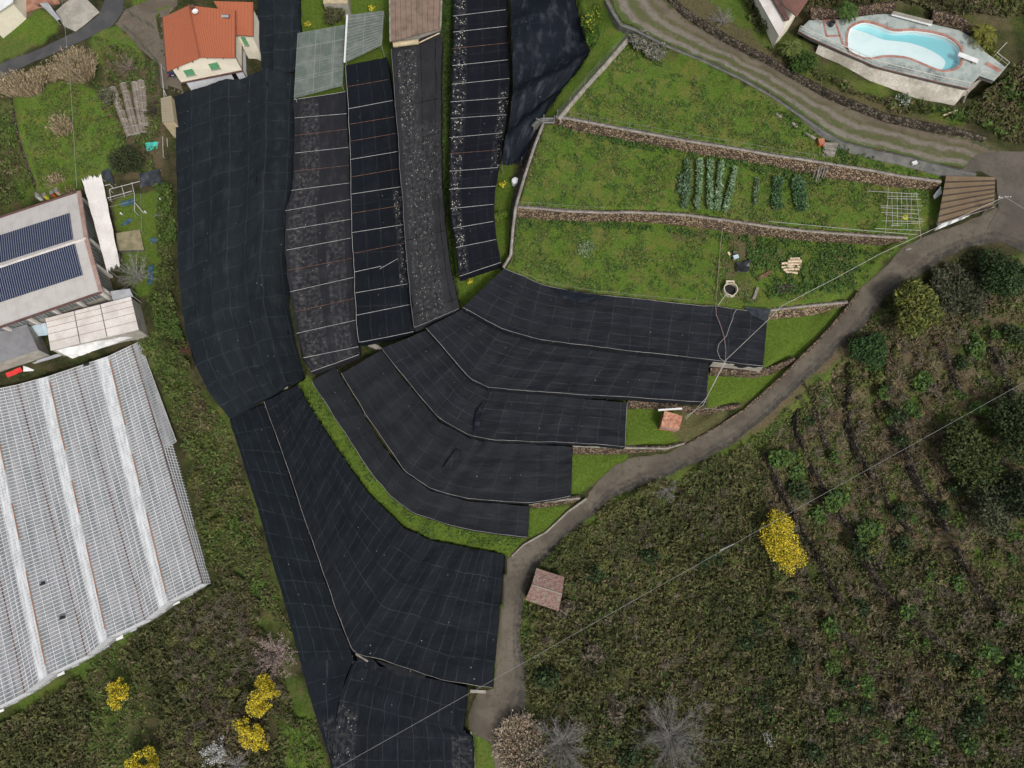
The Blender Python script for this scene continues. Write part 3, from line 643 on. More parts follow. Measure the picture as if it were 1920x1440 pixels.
    c = t.mix(s.outputs[0], (.17, .10, .085), (.28, .17, .14)); c = t.mix(t.ramp(t.noise(p, 2.2, 5), .5, .65), c, (.24, .22, .18)); t.bump(v.outputs[0], .9, .1); t.fin(c, .92)
    stone_mat('drystone', (.24, .165, .105), (.40, .30, .20), (.14, .10, .075), 2.6)
    stone_mat('drystone_brown', (.17, .12, .085), (.30, .22, .15), (.09, .065, .05), 2.8)
    stone_mat('oldstone', (.075, .06, .045), (.14, .12, .09), (.04, .035, .025), 2.0)
    t = NT('crazy_paving'); p = t.pos(); v = t.n('ShaderNodeTexVoronoi'); v.inputs['Scale'].default_value = 1.1; t.l(p, v.inputs['Vector']); e = t.n('ShaderNodeTexVoronoi', feature='DISTANCE_TO_EDGE'); e.inputs['Scale'].default_value = 1.1; t.l(p, e.inputs['Vector'])
    s = t.n('ShaderNodeSeparateColor'); t.l(v.outputs[1], s.inputs[0]); c = t.mix(s.outputs[0], (.30, .36, .34), (.42, .46, .44)); c = t.mix(t.ramp(t.noise(p, .35, 5), .5, .66), c, (.15, .18, .18))
    c = t.mix(t.math('SUBTRACT', 1.0, t.ramp(e.outputs[0], 0, .05)), c, (.42, .42, .38)); t.fin(c, .7)
    t = NT('pool_shallow'); p = t.pos(); c = t.mix(t.ramp(t.noise(p, .5, 4), .45, .75), (.90, .94, .93), (.78, .88, .87)); t.fin(c, .5)
    t = NT('pool_deep'); p = t.pos(); c = t.mix(t.ramp(t.noise(p, .12, 2), .4, .62), (.42, .78, .82), (.24, .66, .72)); t.fin(c, .5)
    t = NT('pool_water'); tr = t.n('ShaderNodeBsdfTransparent'); tr.inputs[0].default_value = (.92, .995, 1, 1); gl = t.n('ShaderNodeBsdfGlossy'); gl.inputs['Roughness'].default_value = .05
    mx = t.n('ShaderNodeMixShader'); fr = t.n('ShaderNodeFresnel'); fr.inputs[0].default_value = 1.33; t.l(fr.outputs[0], mx.inputs[0]); t.l(tr.outputs[0], mx.inputs[1]); t.l(gl.outputs[0], mx.inputs[2]); t.l(mx.outputs[0], t.out.inputs[0])
    t = NT('polythene'); uv = t.uv(); p = t.pos(); sp = t.n('ShaderNodeSeparateXYZ'); t.l(uv, sp.inputs[0])
    fr = t.math('FRACT', t.math('DIVIDE', sp.outputs[0], 3.3)); tri = t.math('ABSOLUTE', t.math('SUBTRACT', fr, .5)); f2 = t.math('FRACT', t.math('DIVIDE', sp.outputs[1], 3.0)); tr2 = t.math('ABSOLUTE', t.math('SUBTRACT', f2, .5))
    ln = t.math('MAXIMUM', t.ramp(tri, .475, .49), t.ramp(tr2, .475, .49)); c = t.mix(t.ramp(t.noise(p, .5, 5, .7), .4, .7), (.125, .155, .135), (.20, .225, .205)); c = t.mix(t.math('MULTIPLY', ln, .5), c, (.34, .36, .33))
    t.fin(c, .55, 0, .3); mx = t.n('ShaderNodeMixShader'); tr = t.n('ShaderNodeBsdfTransparent'); mx.inputs[0].default_value = .15; t.l(t.b.outputs[0], mx.inputs[1]); t.l(tr.outputs[0], mx.inputs[2]); t.l(mx.outputs[0], t.out.inputs[0])
    t = NT('greenhouse_glass'); uv = t.uv(); p = t.pos()
    st_ = t.noise(t.scale(uv, (.12, 2.2, 1)), 1.0, 4, .6); b_ = t.noise(t.scale(uv, (.18, .3, 1)), 1.0, 3)
    c = t.mix(t.ramp(st_, .35, .65), (.24, .26, .28), (.48, .475, .50)); c = t.mix(t.math('MULTIPLY', t.ramp(b_, .45, .65), .5), c, (.17, .215, .21))
    t.fin(c, .35, 0, .5); mx = t.n('ShaderNodeMixShader'); tr = t.n('ShaderNodeBsdfTransparent'); mx.inputs[0].default_value = .25; t.l(t.b.outputs[0], mx.inputs[1]); t.l(tr.outputs[0], mx.inputs[2]); t.l(mx.outputs[0], t.out.inputs[0])
    ground_mat()
simple_mats()

W_, RU = 'rail_white', 'rust'
def hump(c, w, h): return lambda u, v: h*np.exp(-((v-c)/w)**2)
NETS = []
def addnet(*a, **k):
    """note the net, and keep the ground well below it"""
    NETS.append((a, k)); A, B, zA, zB = a[1:5]
    zA = zA if isinstance(zA, (list, tuple)) else [zA]*len(A); zB = zB if isinstance(zB, (list, tuple)) else [zB]*len(B)
    p = np.array([P(x, y, z) for (x, y), z in zip(A, zA)]); q = np.array([P(x, y, z) for (x, y), z in zip(B, zB)])
    for i in range(len(p)-1):
        n = int(max(np.linalg.norm(p[i+1]-p[i]), np.linalg.norm(q[i+1]-q[i]))/.15)+2; m = int(np.linalg.norm(q[i]-p[i])/.15)+2
        t = np.linspace(0, 1, n)[:, None, None]; v = np.linspace(.008, .992, m)[None, :, None]
        V = (p[i]+(p[i+1]-p[i])*t)*(1-v)+(q[i]+(q[i+1]-q[i])*t)*v
        ix = np.round((V[..., 0]-gx[0])/STEP).astype(int).ravel(); iy = np.round((V[..., 1]-gy[0])/STEP).astype(int).ravel(); z = V[..., 2].ravel()
        ok = (ix >= 0) & (ix < len(gx)) & (iy >= 0) & (iy < len(gy)); np.minimum.at(GZ, (ix[ok], iy[ok]), z[ok]-1.5)
L1 = ([(328,181),(329,250),(331,330),(333,420),(333,500),(340,560),(347,620),(364,680),(392,735),(429,783)],
      [(552,128),(550,185),(548,260),(545,330),(539,400),(533,480),(539,560),(550,620),(560,665),(570,706)])
def l1f(u, v):
    tri = np.interp(v.ravel(), [0, .12, .44, .5, .56, .72, .78, .84, .93, 1], [0, .25, .75, .35, .2, .75, .95, .3, -.2, -1.2]).reshape(v.shape)
    return tri*1.5+.5*np.sin(u*9+v*5)*v*(1-v)+.25*np.sin(u*31+v*3)*np.exp(-((v-.8)/.12)**2)
addnet('widest black shade net, in long folds from the cream house to the lower nets', *L1, [-.3,-.7,-1.2,-1.8,-2.4,-3.0,-3.5,-4.1,-4.6,-5.2], [-.1,-.3,-.7,-1.1,-1.7,-2.4,-3.0,-3.6,-4.0,-4.5], 'net_wide', 'abes', '', fn=l1f, sag=.08, noise=.2, seed=1)
addnet('narrow black shade net running past the cream house to the top picture edge', [(484,-60),(484,20),(486,75),(492,134)], [(557,-60),(559,20),(561,60),(552,134)], [1.2,1.0,.6,.05], [1.2,.9,.5,.05], 'net_wide', 'ab', '', fn=hump(.45, .12, .5), noise=.25, seed=2)
addnet('greyish shade net with cross bars and pale litter, right of the widest net', [(551,187),(552,240),(551,285),(548,355),(536,395),(534,450),(538,510),(545,560),(556,620),(566,672),(583,697)],
    [(648,172),(651,230),(654,280),(656,343),(658,375),(660,420),(661,484),(665,530),(668,600),(671,645),(673,665)], -.8, -.6, 'net_greyish', 'eb', 'es', rmat=W_, seed=3,
    bars=[((553,221),(650,213),W_),((553,254),(652,242),RU),((553,287),(654,276),W_),((552,321),(655,310),RU),((546,357),(655,343),W_),((535,395),(657,374),W_),((537,431),(658,411),W_),((537,469),(659,446),W_),((539,507),(661,484),RU),((544,547),(663,520),W_),((550,585),(666,559),RU),((556,625),(668,600),W_),((568,671),(672,650),W_)])
addnet('near-black shade net with white and rusty cross bars, second of the upper strips', [(648,122),(652,186),(656,265),(658,330),(659,397),(660,435),(664,510),(666,550),(668,595),(672,642)],
    [(725,107),(735,170),(743,240),(749,300),(755,385),(759,422),(765,510),(768,550),(771,585),(774,622)], .9, 1.1, 'net_dark_strip', 'eb', 'ea', rmat=W_, seed=4,
    bars=[((649,163),(728,149),RU),((653,204),(737,188),W_),((655,233),(741,219),RU),((656,265),(743,250),RU),((657,299),(746,284),W_),((657,332),(750,316),RU),((658,364),(752,350),W_),((659,400),(754,385),RU),((660,436),(757,421),W_),((662,475),(759,456),RU),((664,510),(715,499),W_),((712,504),(746,485),W_),((667,549),(765,532),W_),((668,591),(768,571),W_)])
addnet('grey shade net thickly strewn with white petals, running down from the brown shed', [(734,92),(742,200),(748,290),(754,360),(759,440),(765,510),(771,570),(777,614)],
    [(828,70),(827,180),(827,260),(829,350),(835,420),(843,490),(853,545),(861,578)], 2.8, 3.0, 'net_petals', 'eb', 'ae', rmat='rail_grey', seed=5, fn=hump(.33, .05, -.12), noise=.06)
addnet('striped black shade net with a mottled white lane along its left edge', [(850,-60),(850,60),(847,160),(845,220),(843,290),(842,355),(845,400),(853,450),(862,518)],
    [(948,-60),(952,50),(956,147),(951,217),(942,270),(930,350),(926,385),(930,440),(939,492)], 4.8, 4.9, 'net_mottled_lane', 'ae', 'e', rmat=W_, seed=6,
    bars=[((850,30),(948,18),W_),((850,60),(951,49),W_),((848,91),(955,80),RU),((848,123),(953,112),W_),((847,158),(955,147),W_),((845,191),(952,183),W_),((845,222),(950,215),W_),((843,258),(943,249),W_),((843,288),(938,281),RU),((843,321),(934,314),W_),((842,355),(929,349),W_),((845,391),(925,383),W_),((850,428),(925,415),W_),((855,464),(930,449),W_)])
addnet('plain dark shade net tapering beside the grass bank, rightmost of the upper strips', [(957,-60),(958,40),(962,120),(962,170),(957,215),(948,260),(941,306)],
    [(1060,-60),(1080,10),(1107,92),(1078,132),(1042,175),(1012,225),(975,302)], 6.9, 7.0, 'net_plain_dark', 'b', '', seed=7, fn=lambda u, v: .75*np.sin(u*22+v*3+np.sin(u*9)), noise=.35, su=3.2)
addnet('topmost fan-shaped shade net, its upper edge along the third garden terrace', [(945,503),(962,511),(985,520),(1005,530),(1037,539),(1075,546),(1135,554),(1177,559),(1252,567),(1342,575),(1382,581),(1441,590)],
    [(868,576),(905,597),(942,617),(980,628),(1015,637),(1060,643),(1110,649),(1170,656),(1240,664),(1330,675),(1375,680),(1431,687)], 4.8, 4.7, 'net_fan', 'be', 'ab', rmat='rail_dim', sag=.2, noise=.2, seed=8, posts=8)
addnet('second fan-shaped shade net, its right end by the power line and the bank', [(866,580),(905,602),(940,622),(985,634),(1015,642),(1060,650),(1110,655),(1200,665),(1265,673),(1330,681)],
    [(799,615),(838,660),(882,710),(914,726),(950,730),(1000,734),(1060,738),(1150,743),(1240,749),(1325,754)], 2.9, 2.7, 'net_fan', 'be', 'ab', rmat='rail_dim', sag=.2, noise=.2, seed=9, posts=8)
addnet('third fan-shaped shade net, with dark creases, ending beside the red tiled hut', [(797,620),(838,664),(884,716),(916,732),(960,736),(1020,741),(1090,747),(1176,755)],
    [(716,653),(768,720),(825,785),(882,817),(930,825),(1000,828),(1070,830),(1172,837)], 1.0, .8, 'net_fan', 'be', 'be', rmat='rail_dim', sag=.2, noise=.22, seed=10, posts=7, fn=lambda u, v: -.4*np.exp(-((u-.42)/.02)**2))
addnet('fourth fan-shaped shade net, glossy and torn at its right corner', [(714,657),(766,724),(822,790),(880,822),(925,830),(1000,833),(1074,838)],
    [(640,700),(690,782),(757,882),(807,915),(877,935),(992,943),(1070,930)], -.9, -1.1, 'net_fan_smooth', 'be', 'b', rmat='rail_dim', sag=.2, noise=.28, seed=11, posts=6, fn=lambda u, v: -.4*np.exp(-((u-.6)/.02)**2))
addnet('lowest fan-shaped shade net, along the curved band of grass', [(628,688),(675,767),(728,850),(757,886),(807,920),(877,940),(935,945),(992,949)],
    [(585,715),(625,778),(697,888),(730,928),(775,962),(855,988),(930,1001),(989,1007)], -2.8, -3.2, 'net_fan_smooth', 'be', 'b', rmat='rail_dim', sag=.2, noise=.2, seed=12, posts=6)
addnet('broad black shade net below the curved grass band, ending at the road', [(558,722),(580,762),(630,840),(690,925),(760,992),(805,1012),(850,1022),(900,1032),(945,1040)],
    [(495,753),(530,850),(567,960),(605,1070),(640,1170),(662,1222),(735,1244),(830,1275),(923,1289)], [-4.5]*9, [-5.3]*9, 'net_lower', 'be', 'b', rmat='rail_dim', seed=13, posts=7, sag=.16, noise=.26, fn=lambda u, v: -.3*np.exp(-((u-.62)/.03)**2)*v+.12*np.sin(v*16))
addnet('steep narrow shade net on the left flank, with long straight wires', [(494,757),(530,858),(567,968),(605,1078),(640,1178),(664,1236)],
    [(430,786),(450,850),(480,945),(515,1070),(545,1170),(562,1240)], -7.2, -8.0, 'net_lowest', 'ab', '', seed=14, posts=5, noise=.2)
addnet('lowest shade net at the bottom picture edge, silvery and ruffled on its left', [(876,1289),(868,1370),(886,1382),(888,1440),(889,1520)],
    [(664,1238),(640,1300),(625,1370),(622,1440),(626,1520)], -7.4, -8.0, 'net_bottom', 'as', '', seed=15, posts=4, noise=.22)
addnet('corner piece of shade net with bent wires, left of the torn gap', [(664,1236),(648,1268),(636,1310),(626,1370),(622,1440),(626,1520)],
    [(562,1240),(574,1285),(588,1330),(606,1385),(624,1442),(640,1520)], [-7.25,-7.5,-7.9,-8,-8,-8], -8.3, 'net_bottom', 'b', '', seed=16, posts=3, noise=.25)
# ------------------------------------------------------------------ the ground
def build_ground():
    ex = [-520, -360, -250, -180, -140, -122]; xs = np.r_[ex, gx, [-e for e in ex[::-1]]]
    ys = np.r_[[-420, -280, -180, -110, -75, -56], gy, [136, 160, 200, 260, 360, 520]]
    X, Y = np.meshgrid(xs, ys, indexing='ij'); cx = np.clip(X, gx[0], gx[-1]); cy = np.clip(Y, gy[0], gy[-1])
    Z = tz(cx, cy)+.05*np.hypot(X-cx, Y-cy)*np.sign(Y-cy+.01)*.5
    px, py = proj(X, Y, Z); ok = (Y > -60)
    jx = px+(fbm(X, Y, 3, 21)-.5)*26; jy = py+(fbm(X, Y, 3, 31)-.5)*26
    n1 = fbm(X, Y, 6, 41); n2 = fbm(X, Y, 2.5, 51); n3 = fbm(X, Y, 14, 61)
    Rz = np.zeros(X.shape); Gz = np.zeros(X.shape); Bz = np.zeros(X.shape)
    def put(poly, r=None, g=None, b=None, soft=True):
        m = inpoly(jx if soft else px, jy if soft else py, poly) & ok
        if r is not None: Rz[m] = (r[m] if hasattr(r, 'shape') else r)
        if g is not None: Gz[m] = (g[m] if hasattr(g, 'shape') else g)
        if b is not None: Bz[m] = (b[m] if hasattr(b, 'shape') else b)
    def ss(a, lo, hi): t = np.clip((a-lo)/(hi-lo), 0, 1); return t*t*(3-2*t)
    # default: scrub, mottled
    Rz[:] = .12*ss(n1, .45, .6); Gz[:] = .16*ss(n2, .5, .7)
    put([(1400,700),(1560,640),(1920,470),(2100,470),(2100,1100),(1880,1130),(1750,1060),(1600,1100),(1440,960),(1380,830)], .55*ss(n1, .38, .56), .9*ss(n2, .34, .53), .05)
    put([(1430,950),(1920,1100),(2000,1500),(1500,1500),(1440,1200)], .35*ss(n1, .45, .6), .5*ss(n2, .44, .6))
    put([(250,600),(340,640),(430,790),(520,1000),(610,1440),(560,1440),(420,1050),(330,820)], .55*ss(n1, .35, .6), .15*ss(n2, .5, .6))
    # left fields
    put([(25,190),(130,140),(190,180),(235,215),(245,290),(215,330),(70,365),(40,270)], .95, .15*ss(n2, .5, .7), .45*ss(n1, .42, .62))
    put([(-200,180),(25,190),(40,270),(70,365),(0,410),(-200,450)], .6*ss(n1, .35, .55), .35*ss(n2, .45, .6), .1)
    put([(0,60),(20,30),(75,18),(115,40),(110,60),(70,85),(0,105)], 1, 0, .5); put([(-200,30),(-200,140),(0,115),(70,85),(0,60)], .8, .2, .2)
    put([(165,60),(230,50),(260,95),(295,130),(300,165),(270,160),(215,125),(180,110)], .95, .25*ss(n2, .5, .6), .4*ss(n1, .4, .6))
    put([(225,-40),(330,-40),(325,15),(285,42),(260,30)], 1, .1, .6); put([(200,110),(300,120),(305,330),(230,330),(235,215),(190,180)], .15, .65, 0)
    put([(-100,-80),(130,-80),(130,5),(70,20),(20,40),(-20,40)], 0, 1, 0)
    put([(556,-80),(735,-80),(735,105),(700,110),(645,40),(560,60)], 1, 0, .85); put([(560,60),(735,30),(735,190),(550,195)], 1, 0, .8)
    put([(826,-80),(850,-80),(848,200),(842,350),(862,500),(940,475),(955,500),(880,570),(862,575),(850,530),(835,400),(826,300)], 1, 0, .85)
    put([(925,300),(965,300),(958,480),(940,495),(925,400)], 1, 0, .9)
    put([(1080,-60),(1135,-60),(1150,45),(1190,60),(1050,215),(1000,230),(1100,100)], 1, .1*ss(n2, .5, .6), .45)
    # gardens
    put([(1045,215),(1185,60),(1235,82),(1440,182),(1590,285),(1830,332),(1762,352),(1560,320),(1290,275)], .95, .16*ss(n2, .56, .68), .25*ss(n1, .42, .6))
    put([(1018,230),(1200,255),(1500,310),(1765,350),(1757,425),(1700,450),(1440,428),(1200,402),(965,392)], .95, .16*ss(n2, .56, .68), .25*ss(n1, .42, .6))
    put([(963,400),(1200,410),(1440,440),(1690,460),(1612,545),(1575,580),(1440,592),(1340,576),(1130,556),(1000,530),(940,500)], 1, .2*ss(n2, .56, .68), .4*ss(n1, .4, .6))
    put([(1360,430),(1420,440),(1400,520),(1430,560),(1380,560),(1350,500)], .5, .75*ss(n2, .38, .55)); put([(1400,455),(1640,480),(1600,520),(1440,500)], .8, .7*ss(n2, .5, .6), .2); put([(1250,430),(1330,432),(1325,448),(1270,446)], .3, .8)
    for pl in ([(1436,600),(1515,592),(1580,585),(1500,667),(1430,692)], [(1325,705),(1440,704),(1480,690),(1465,705),(1420,745),(1330,765)], [(1170,768),(1250,765),(1300,790),(1290,830),(1250,842),(1170,838)],
               [(1070,852),(1185,856),(1120,900),(1070,935)], [(986,955),(1070,950),(1065,957),(1025,995),(986,1012)]):
        put(pl, 1, .12*ss(n2, .55, .65), 1, False)
    put([(1280,770),(1370,770),(1345,797),(1285,832),(1262,815)], .5, .6, .1)
    put([(560,718),(590,712),(625,775),(700,885),(770,955),(850,985),(990,1003),(955,1045),(900,1035),(800,1015),(720,960),(640,860)], 1, 0, 1.0)
    # verges and clearings
    put([(985,1060),(1060,1010),(1150,940),(1440,800),(1560,690),(1620,640),(1660,700),(1500,800),(1420,850),(1250,925),(1160,960),(1080,1050),(1010,1080)], .75*ss(n1, .3, .55), .15, .35)
    put([(925,1130),(945,1130),(935,1280),(922,1280)], 1, 0, .8); put([(884,1340),(930,1360),(935,1520),(886,1520)], .9, .2, .6)
    put([(972,1120),(1000,1120),(1005,1300),(985,1290)], .8, .3, .6)
    put([(150,1250),(215,1200),(250,1240),(290,1300),(300,1440),(150,1440),(165,1330)], .5*ss(n1, .35, .55), .3*ss(n2, .45, .6), .1)
    put([(520,1330),(580,1340),(615,1440),(620,1520),(540,1500)], 1, 0, .8)
    put([(0,1330),(140,1235),(300,1130),(390,1100),(440,1110),(280,1180),(150,1270),(0,1365)], .6*ss(n1, .35, .55), 0, .1)
    put([(215,380),(310,350),(325,520),(310,560),(250,560),(230,470)], .9, .15, .75)
    # above the track, round the pool
    put([(1240,-60),(1420,-60),(1480,60),(1530,110),(1620,150),(1780,205),(1860,200),(1800,240),(1560,180),(1380,80)], .7*ss(n1, .3, .55), .25*ss(n2, .5, .65), .3)
    put([(1500,-80),(1920,-80),(1920,60),(1840,60),(1740,20),(1650,5),(1520,30)], .3*ss(n1, .4, .6), .6*ss(n2, .4, .6)); put([(1770,-80),(1990,-80),(1990,10),(1880,15)], 1, 0, .7)
    put([(1180,-60),(1260,-60),(1500,140),(1820,250),(1900,290),(1830,320),(1640,280),(1440,170),(1250,80)], .3, .6, .05)
    # a soft edge everywhere
    zone = np.stack([np.clip(Rz, 0, 1), np.clip(Gz, 0, 1), np.clip(Bz, 0, 1), np.ones(X.shape)], -1)
    k = zone.copy(); k[1:-1, 1:-1] = (zone[1:-1, 1:-1]*2+zone[:-2, 1:-1]+zone[2:, 1:-1]+zone[1:-1, :-2]+zone[1:-1, 2:])/6
    o = gridmesh('ground', np.stack([X, Y, Z], -1), 'ground_cover', None, None, True, (0, 0, 0), ('zone', k)); o['kind'] = 'structure'
build_ground()

# ------------------------------------------------------------------ lanes
RL = [(2000,330),(1920,375),(1867,392),(1800,420),(1750,437),(1690,465),(1652,507),(1615,540),(1580,585),(1560,610),(1540,630),(1502,667),(1465,705),(1435,730),(1397,765),(1347,797),(1285,832),(1247,850),(1185,857),(1150,875),(1122,900),(1100,932),(1065,957),(1025,995),(982,1020),(960,1042),(947,1050),(943,1090),(938,1150),(930,1220),(926,1290),(895,1300),(878,1340),(880,1375),(920,1392),(928,1440),(930,1520)]
RR = [(2000,520),(1930,480),(1880,455),(1850,458),(1815,462),(1765,487),(1715,522),(1665,552),(1615,615),(1577,647),(1547,682),(1515,707),(1475,745),(1435,782),(1385,825),(1335,855),(1285,875),(1260,890),(1210,905),(1185,918),(1145,935),(1110,965),(1060,1005),(1030,1040),(1005,1065),(990,1095),(982,1125),(978,1160),(975,1200),(985,1250),(985,1290),(985,1320),(985,1350),(970,1380),(958,1410),(955,1440),(955,1520)]
def sheet_matched(name, A, B, mat, lift, k, nv, jag=0, seed=0, **kw):
    a = np.array(dense_n(A, k), float); b = np.array(dense_n(B, k), float)
    return sheet_raw(name, a, b, mat, lift, nv, jag, seed, **kw)
def dense_n(P_, k): 
    out = []
    for a, b in zip(P_[:-1], P_[1:]): out += [(a[0]+(b[0]-a[0])*i/k, a[1]+(b[1]-a[1])*i/k) for i in range(k)]
    return out+[P_[-1]]
def sheet_raw(name, a, b, mat, lift, nv, jag=0, seed=0, parent=None):
    nu = len(a)
    if jag:
        nz = np.random.default_rng(seed).normal(size=(nu, 4)); kk = np.array([.25, .5, .25]); nz = np.stack([np.convolve(nz[:, i], kk, 'same') for i in range(4)], -1)*jag
        a = a+nz[:, :2]; b = b+nz[:, 2:]
    t = np.linspace(0, 1, nv)[None, :, None]; g = a[:, None]*(1-t)+b[:, None]*t
    V = GA(g[..., 0], g[..., 1]); V[..., 2] = tz(V[..., 0], V[..., 1])+lift
    du = np.r_[0, np.cumsum(np.linalg.norm(np.diff(V.mean(1), axis=0), axis=1))]
    uv = np.stack([np.repeat(du[:, None], nv, 1), np.repeat(np.linspace(0, 1, nv)[None], nu, 0)], -1)
    o = gridmesh(name, V, mat, uv, parent)
    if parent is None: o['kind'] = 'structure'
    return o
sheet_matched('road', RL, RR, 'road_surface', .06, 8, 14, 1.5, 3)
TL = [(1120,-80),(1137,-30),(1150,5),(1165,38),(1192,52),(1250,82),(1312,107),(1387,142),(1442,173),(1492,207),(1542,242),(1582,265),(1642,280),(1692,290),(1792,315),(1840,322),(1900,335),(1960,345)]
TR = [(1225,-80),(1240,-30),(1255,0),(1285,25),(1310,42),(1337,60),(1387,90),(1442,118),(1490,145),(1540,172),(1590,193),(1640,212),(1700,230),(1765,245),(1815,256),(1860,275),(1900,290),(1960,285)]
sheet_matched('dirt_track', TL, TR, 'track_surface', .07, 8, 14, 2.0, 4)
sheet_matched('road_junction', [(1800,322),(1840,322),(1868,338),(1870,392),(1852,430)], [(1830,290),(1880,285),(1960,285),(1990,330),(1990,480)], 'junction_surface', .11, 5, 14, 1, 5)
sheet_matched('lane', [(228,-60),(198,-10),(197,0),(185,30),(148,58),(100,80),(75,92),(0,120),(-120,150)], [(236,-60),(233,-10),(232,2),(232,20),(212,48),(165,72),(105,100),(50,122),(0,150),(-120,190)][0:9], 'asphalt', .06, 6, 6, .6, 6)
sheet_matched('courtyard', [(236,18),(222,42),(215,45),(236,60),(262,92),(300,122),(302,165)], [(330,-20),(335,10),(318,25),(318,60),(322,90),(330,130),(345,178)], 'yard_surface', .05, 5, 8, 1, 7)
sheet_matched('paved_pad', [(130,-30),(130,0),(115,12),(105,22),(120,50)], [(195,-30),(165,0),(188,24),(165,42),(142,60)], 'concrete', .07, 4, 6, .6, 8)
sheet_matched('red_clay', [(-40,-40),(0,25),(12,40)], [(90,-40),(115,5),(60,20)], 'terracotta_soil', .06, 5, 8, 2, 9)

# ------------------------------------------------------------------ stone walls and kerbs
wall('stone_wall', 'long brown dry stone wall between the top and the middle garden terrace, wire fence on it', 'stone wall', W12T, T1Z+.05, W12B, T2Z-.05, 'drystone', True, .35, 1)
wall('stone_wall', 'long brown dry stone wall under the bean rows, above the third terrace', 'stone wall', W23T, T2Z+.05, W23B, T3Z-.05, 'drystone', True, .3, 2)
wall('retaining_wall', 'smooth grey retaining wall along the lower side of the rutted track', 'wall', WRT, [12.0,11.6,11.25,11.05,10.75,10.5,10.2,9.95,9.75,9.55,9.35,9.15,9.0,8.65,8.5], WRB, [9.9,9.6,9.2,8.9]+[8.6]*11, 'concrete_dark', True, .3, 3, .05, capm='concrete_dark')
UT = [(1255,-12),(1285,14),(1335,47),(1385,76),(1440,104),(1490,133),(1565,174),(1665,213),(1765,234),(1812,243),(1850,255)]
uz = [12.6,12.3,11.9,11.6,11.3,11.1,10.9,10.6,10.4,10.2,10.0]
wall('stone_wall', 'low old stone wall on the upper side of the rutted track, below the pool bank', 'stone wall', UT, uz, [(a-3, b+11) for a, b in UT], [z-1.3 for z in uz], 'oldstone', False, .3, 4, .2)
wall('stone_wall', 'short dry stone wall between the third terrace and the grass beside the topmost fan net', 'stone wall', S1T, 4.4, S1B, 2.75, 'drystone', True, .3, 5, .15)
wall('stone_wall', 'short curved stone wall under the pale concrete ledge of the topmost fan net', 'stone wall', S2T, 2.5, S2B, .85, 'drystone_brown', False, .3, 6, .2)
wall('stone_wall', 'short broken stone wall behind the small red tiled hut', 'stone wall', S3T, .35, S3B, -1.15, 'drystone_brown', False, .3, 7, .2)
wall('stone_wall', 'short brown stone wall on the grass below the red tiled hut', 'stone wall', S4T, -1.25, S4B, -2.75, 'drystone_brown', True, .25, 8, .15)
wall('stone_wall', 'shortest brown stone wall, above the lowest grass triangle by the road', 'stone wall', S5T, -2.95, S5B, -4.15, 'drystone_brown', True, .25, 9, .15)
wall('concrete_wall', 'pale concrete ledge wall under the lower edge of the topmost fan net', 'wall', [(1337,679),(1385,684),(1430,690)], 4.2, [(1330,687),(1380,692),(1424,698)], 2.3, 'concrete', False, .3, 10, .02)
wall('concrete_wall', 'thin pale concrete wall under the fourth fan net, above the stone wall', 'wall', [(992,941),(1030,934),(1069,928)], -1.6, [(992,947),(1030,940),(1068,934)], -3, 'concrete', False, .3, 11, .02)
wall('boundary_wall', 'low concrete kerb wall running diagonally beside the top garden terrace', 'wall', [(1183,62),(1140,112),(1090,168),(1045,222)], [9.6,9.3,9.1,8.95], [(1179,63),(1136,114),(1086,170),(1040,224)], [8.9,8.7,8.5,8.3], 'coping', True, .3, 12, .03)
wall('boundary_wall', 'tall side wall with a pale top at the left end of the garden terraces', 'wall', [(1018,228),(1000,275),(982,330),(965,388),(960,430),(956,478),(942,501)], [7.0,7.0,7.0,6.9,5.9,5.0,4.8], [(1004,232),(984,282),(968,335),(957,392),(955,435),(952,482),(938,505)], [4.6,4.4,4.2,3.8,3.4,3.2,3.2], 'oldstone', True, .35, 13, .08, capm='coping')
wall('kerb', 'pale stone edging on the upper side of the road below the garden', 'kerb', [(1612,545),(1580,588),(1540,633),(1502,670),(1465,708),(1435,734),(1397,768),(1347,800),(1285,835)], [4.75,4.3,3.5,2.9,2.0,1.3,.55,-.35,-1.1], [(1614,547),(1582,590),(1542,635),(1504,672),(1467,710),(1437,736),(1399,770),(1349,802),(1287,837)], [4.2,3.8,3,2.3,1.4,.7,-.1,-1,-1.8], 'drystone_brown', False, .15, 14, .08, thick=.2)
wall('kerb', 'pale stone edging on the upper side of the road by the lowest grass triangle', 'kerb', [(1100,935),(1065,960),(1025,998),(982,1022),(960,1044)], [-2.8,-3.4,-4,-4.4,-4.8], [(1102,937),(1067,962),(1027,1000),(984,1024),(962,1046)], [-3.5,-4.1,-4.8,-5.2,-5.6], 'coping', False, .15, 15, .06, thick=.2)
wall('kerb', 'narrow concrete edge between the lowest nets and the road', 'kerb', [(939,1100),(934,1150),(928,1210),(922,1288)], [-5.6,-6.2,-6.8,-7.3], [(941,1101),(936,1151),(930,1211),(924,1289)], [-6.1,-6.6,-7.3,-8], 'drystone_brown', False, .15, 16, .05, thick=.25)
wall('concrete_wall', 'pale concrete side wall of the bottom net at the picture edge', 'wall', [(884,1372),(887,1400),(889,1445),(890,1500)], -8.1, [(889,1372),(892,1400),(894,1445),(895,1500)], -9.4, 'concrete', False, .3, 17, .02, thick=.25)
wall('concrete_wall', 'pale cracked concrete sill between the wide black net and the nets below it', 'wall', [(485,745),(510,736),(540,727)], -5.4, [(487,752),(512,743),(541,733)], -7.2, 'coping', True, .6, 18, .05)
wall('stone_wall', 'stub of stone wall by the track where the kerb wall starts', 'stone wall', [(1000,238),(1012,226),(1040,224)], 7.6, [(1000,247),(1012,236),(1038,234)], 6.4, 'concrete_dark', False, .3, 19, .05)
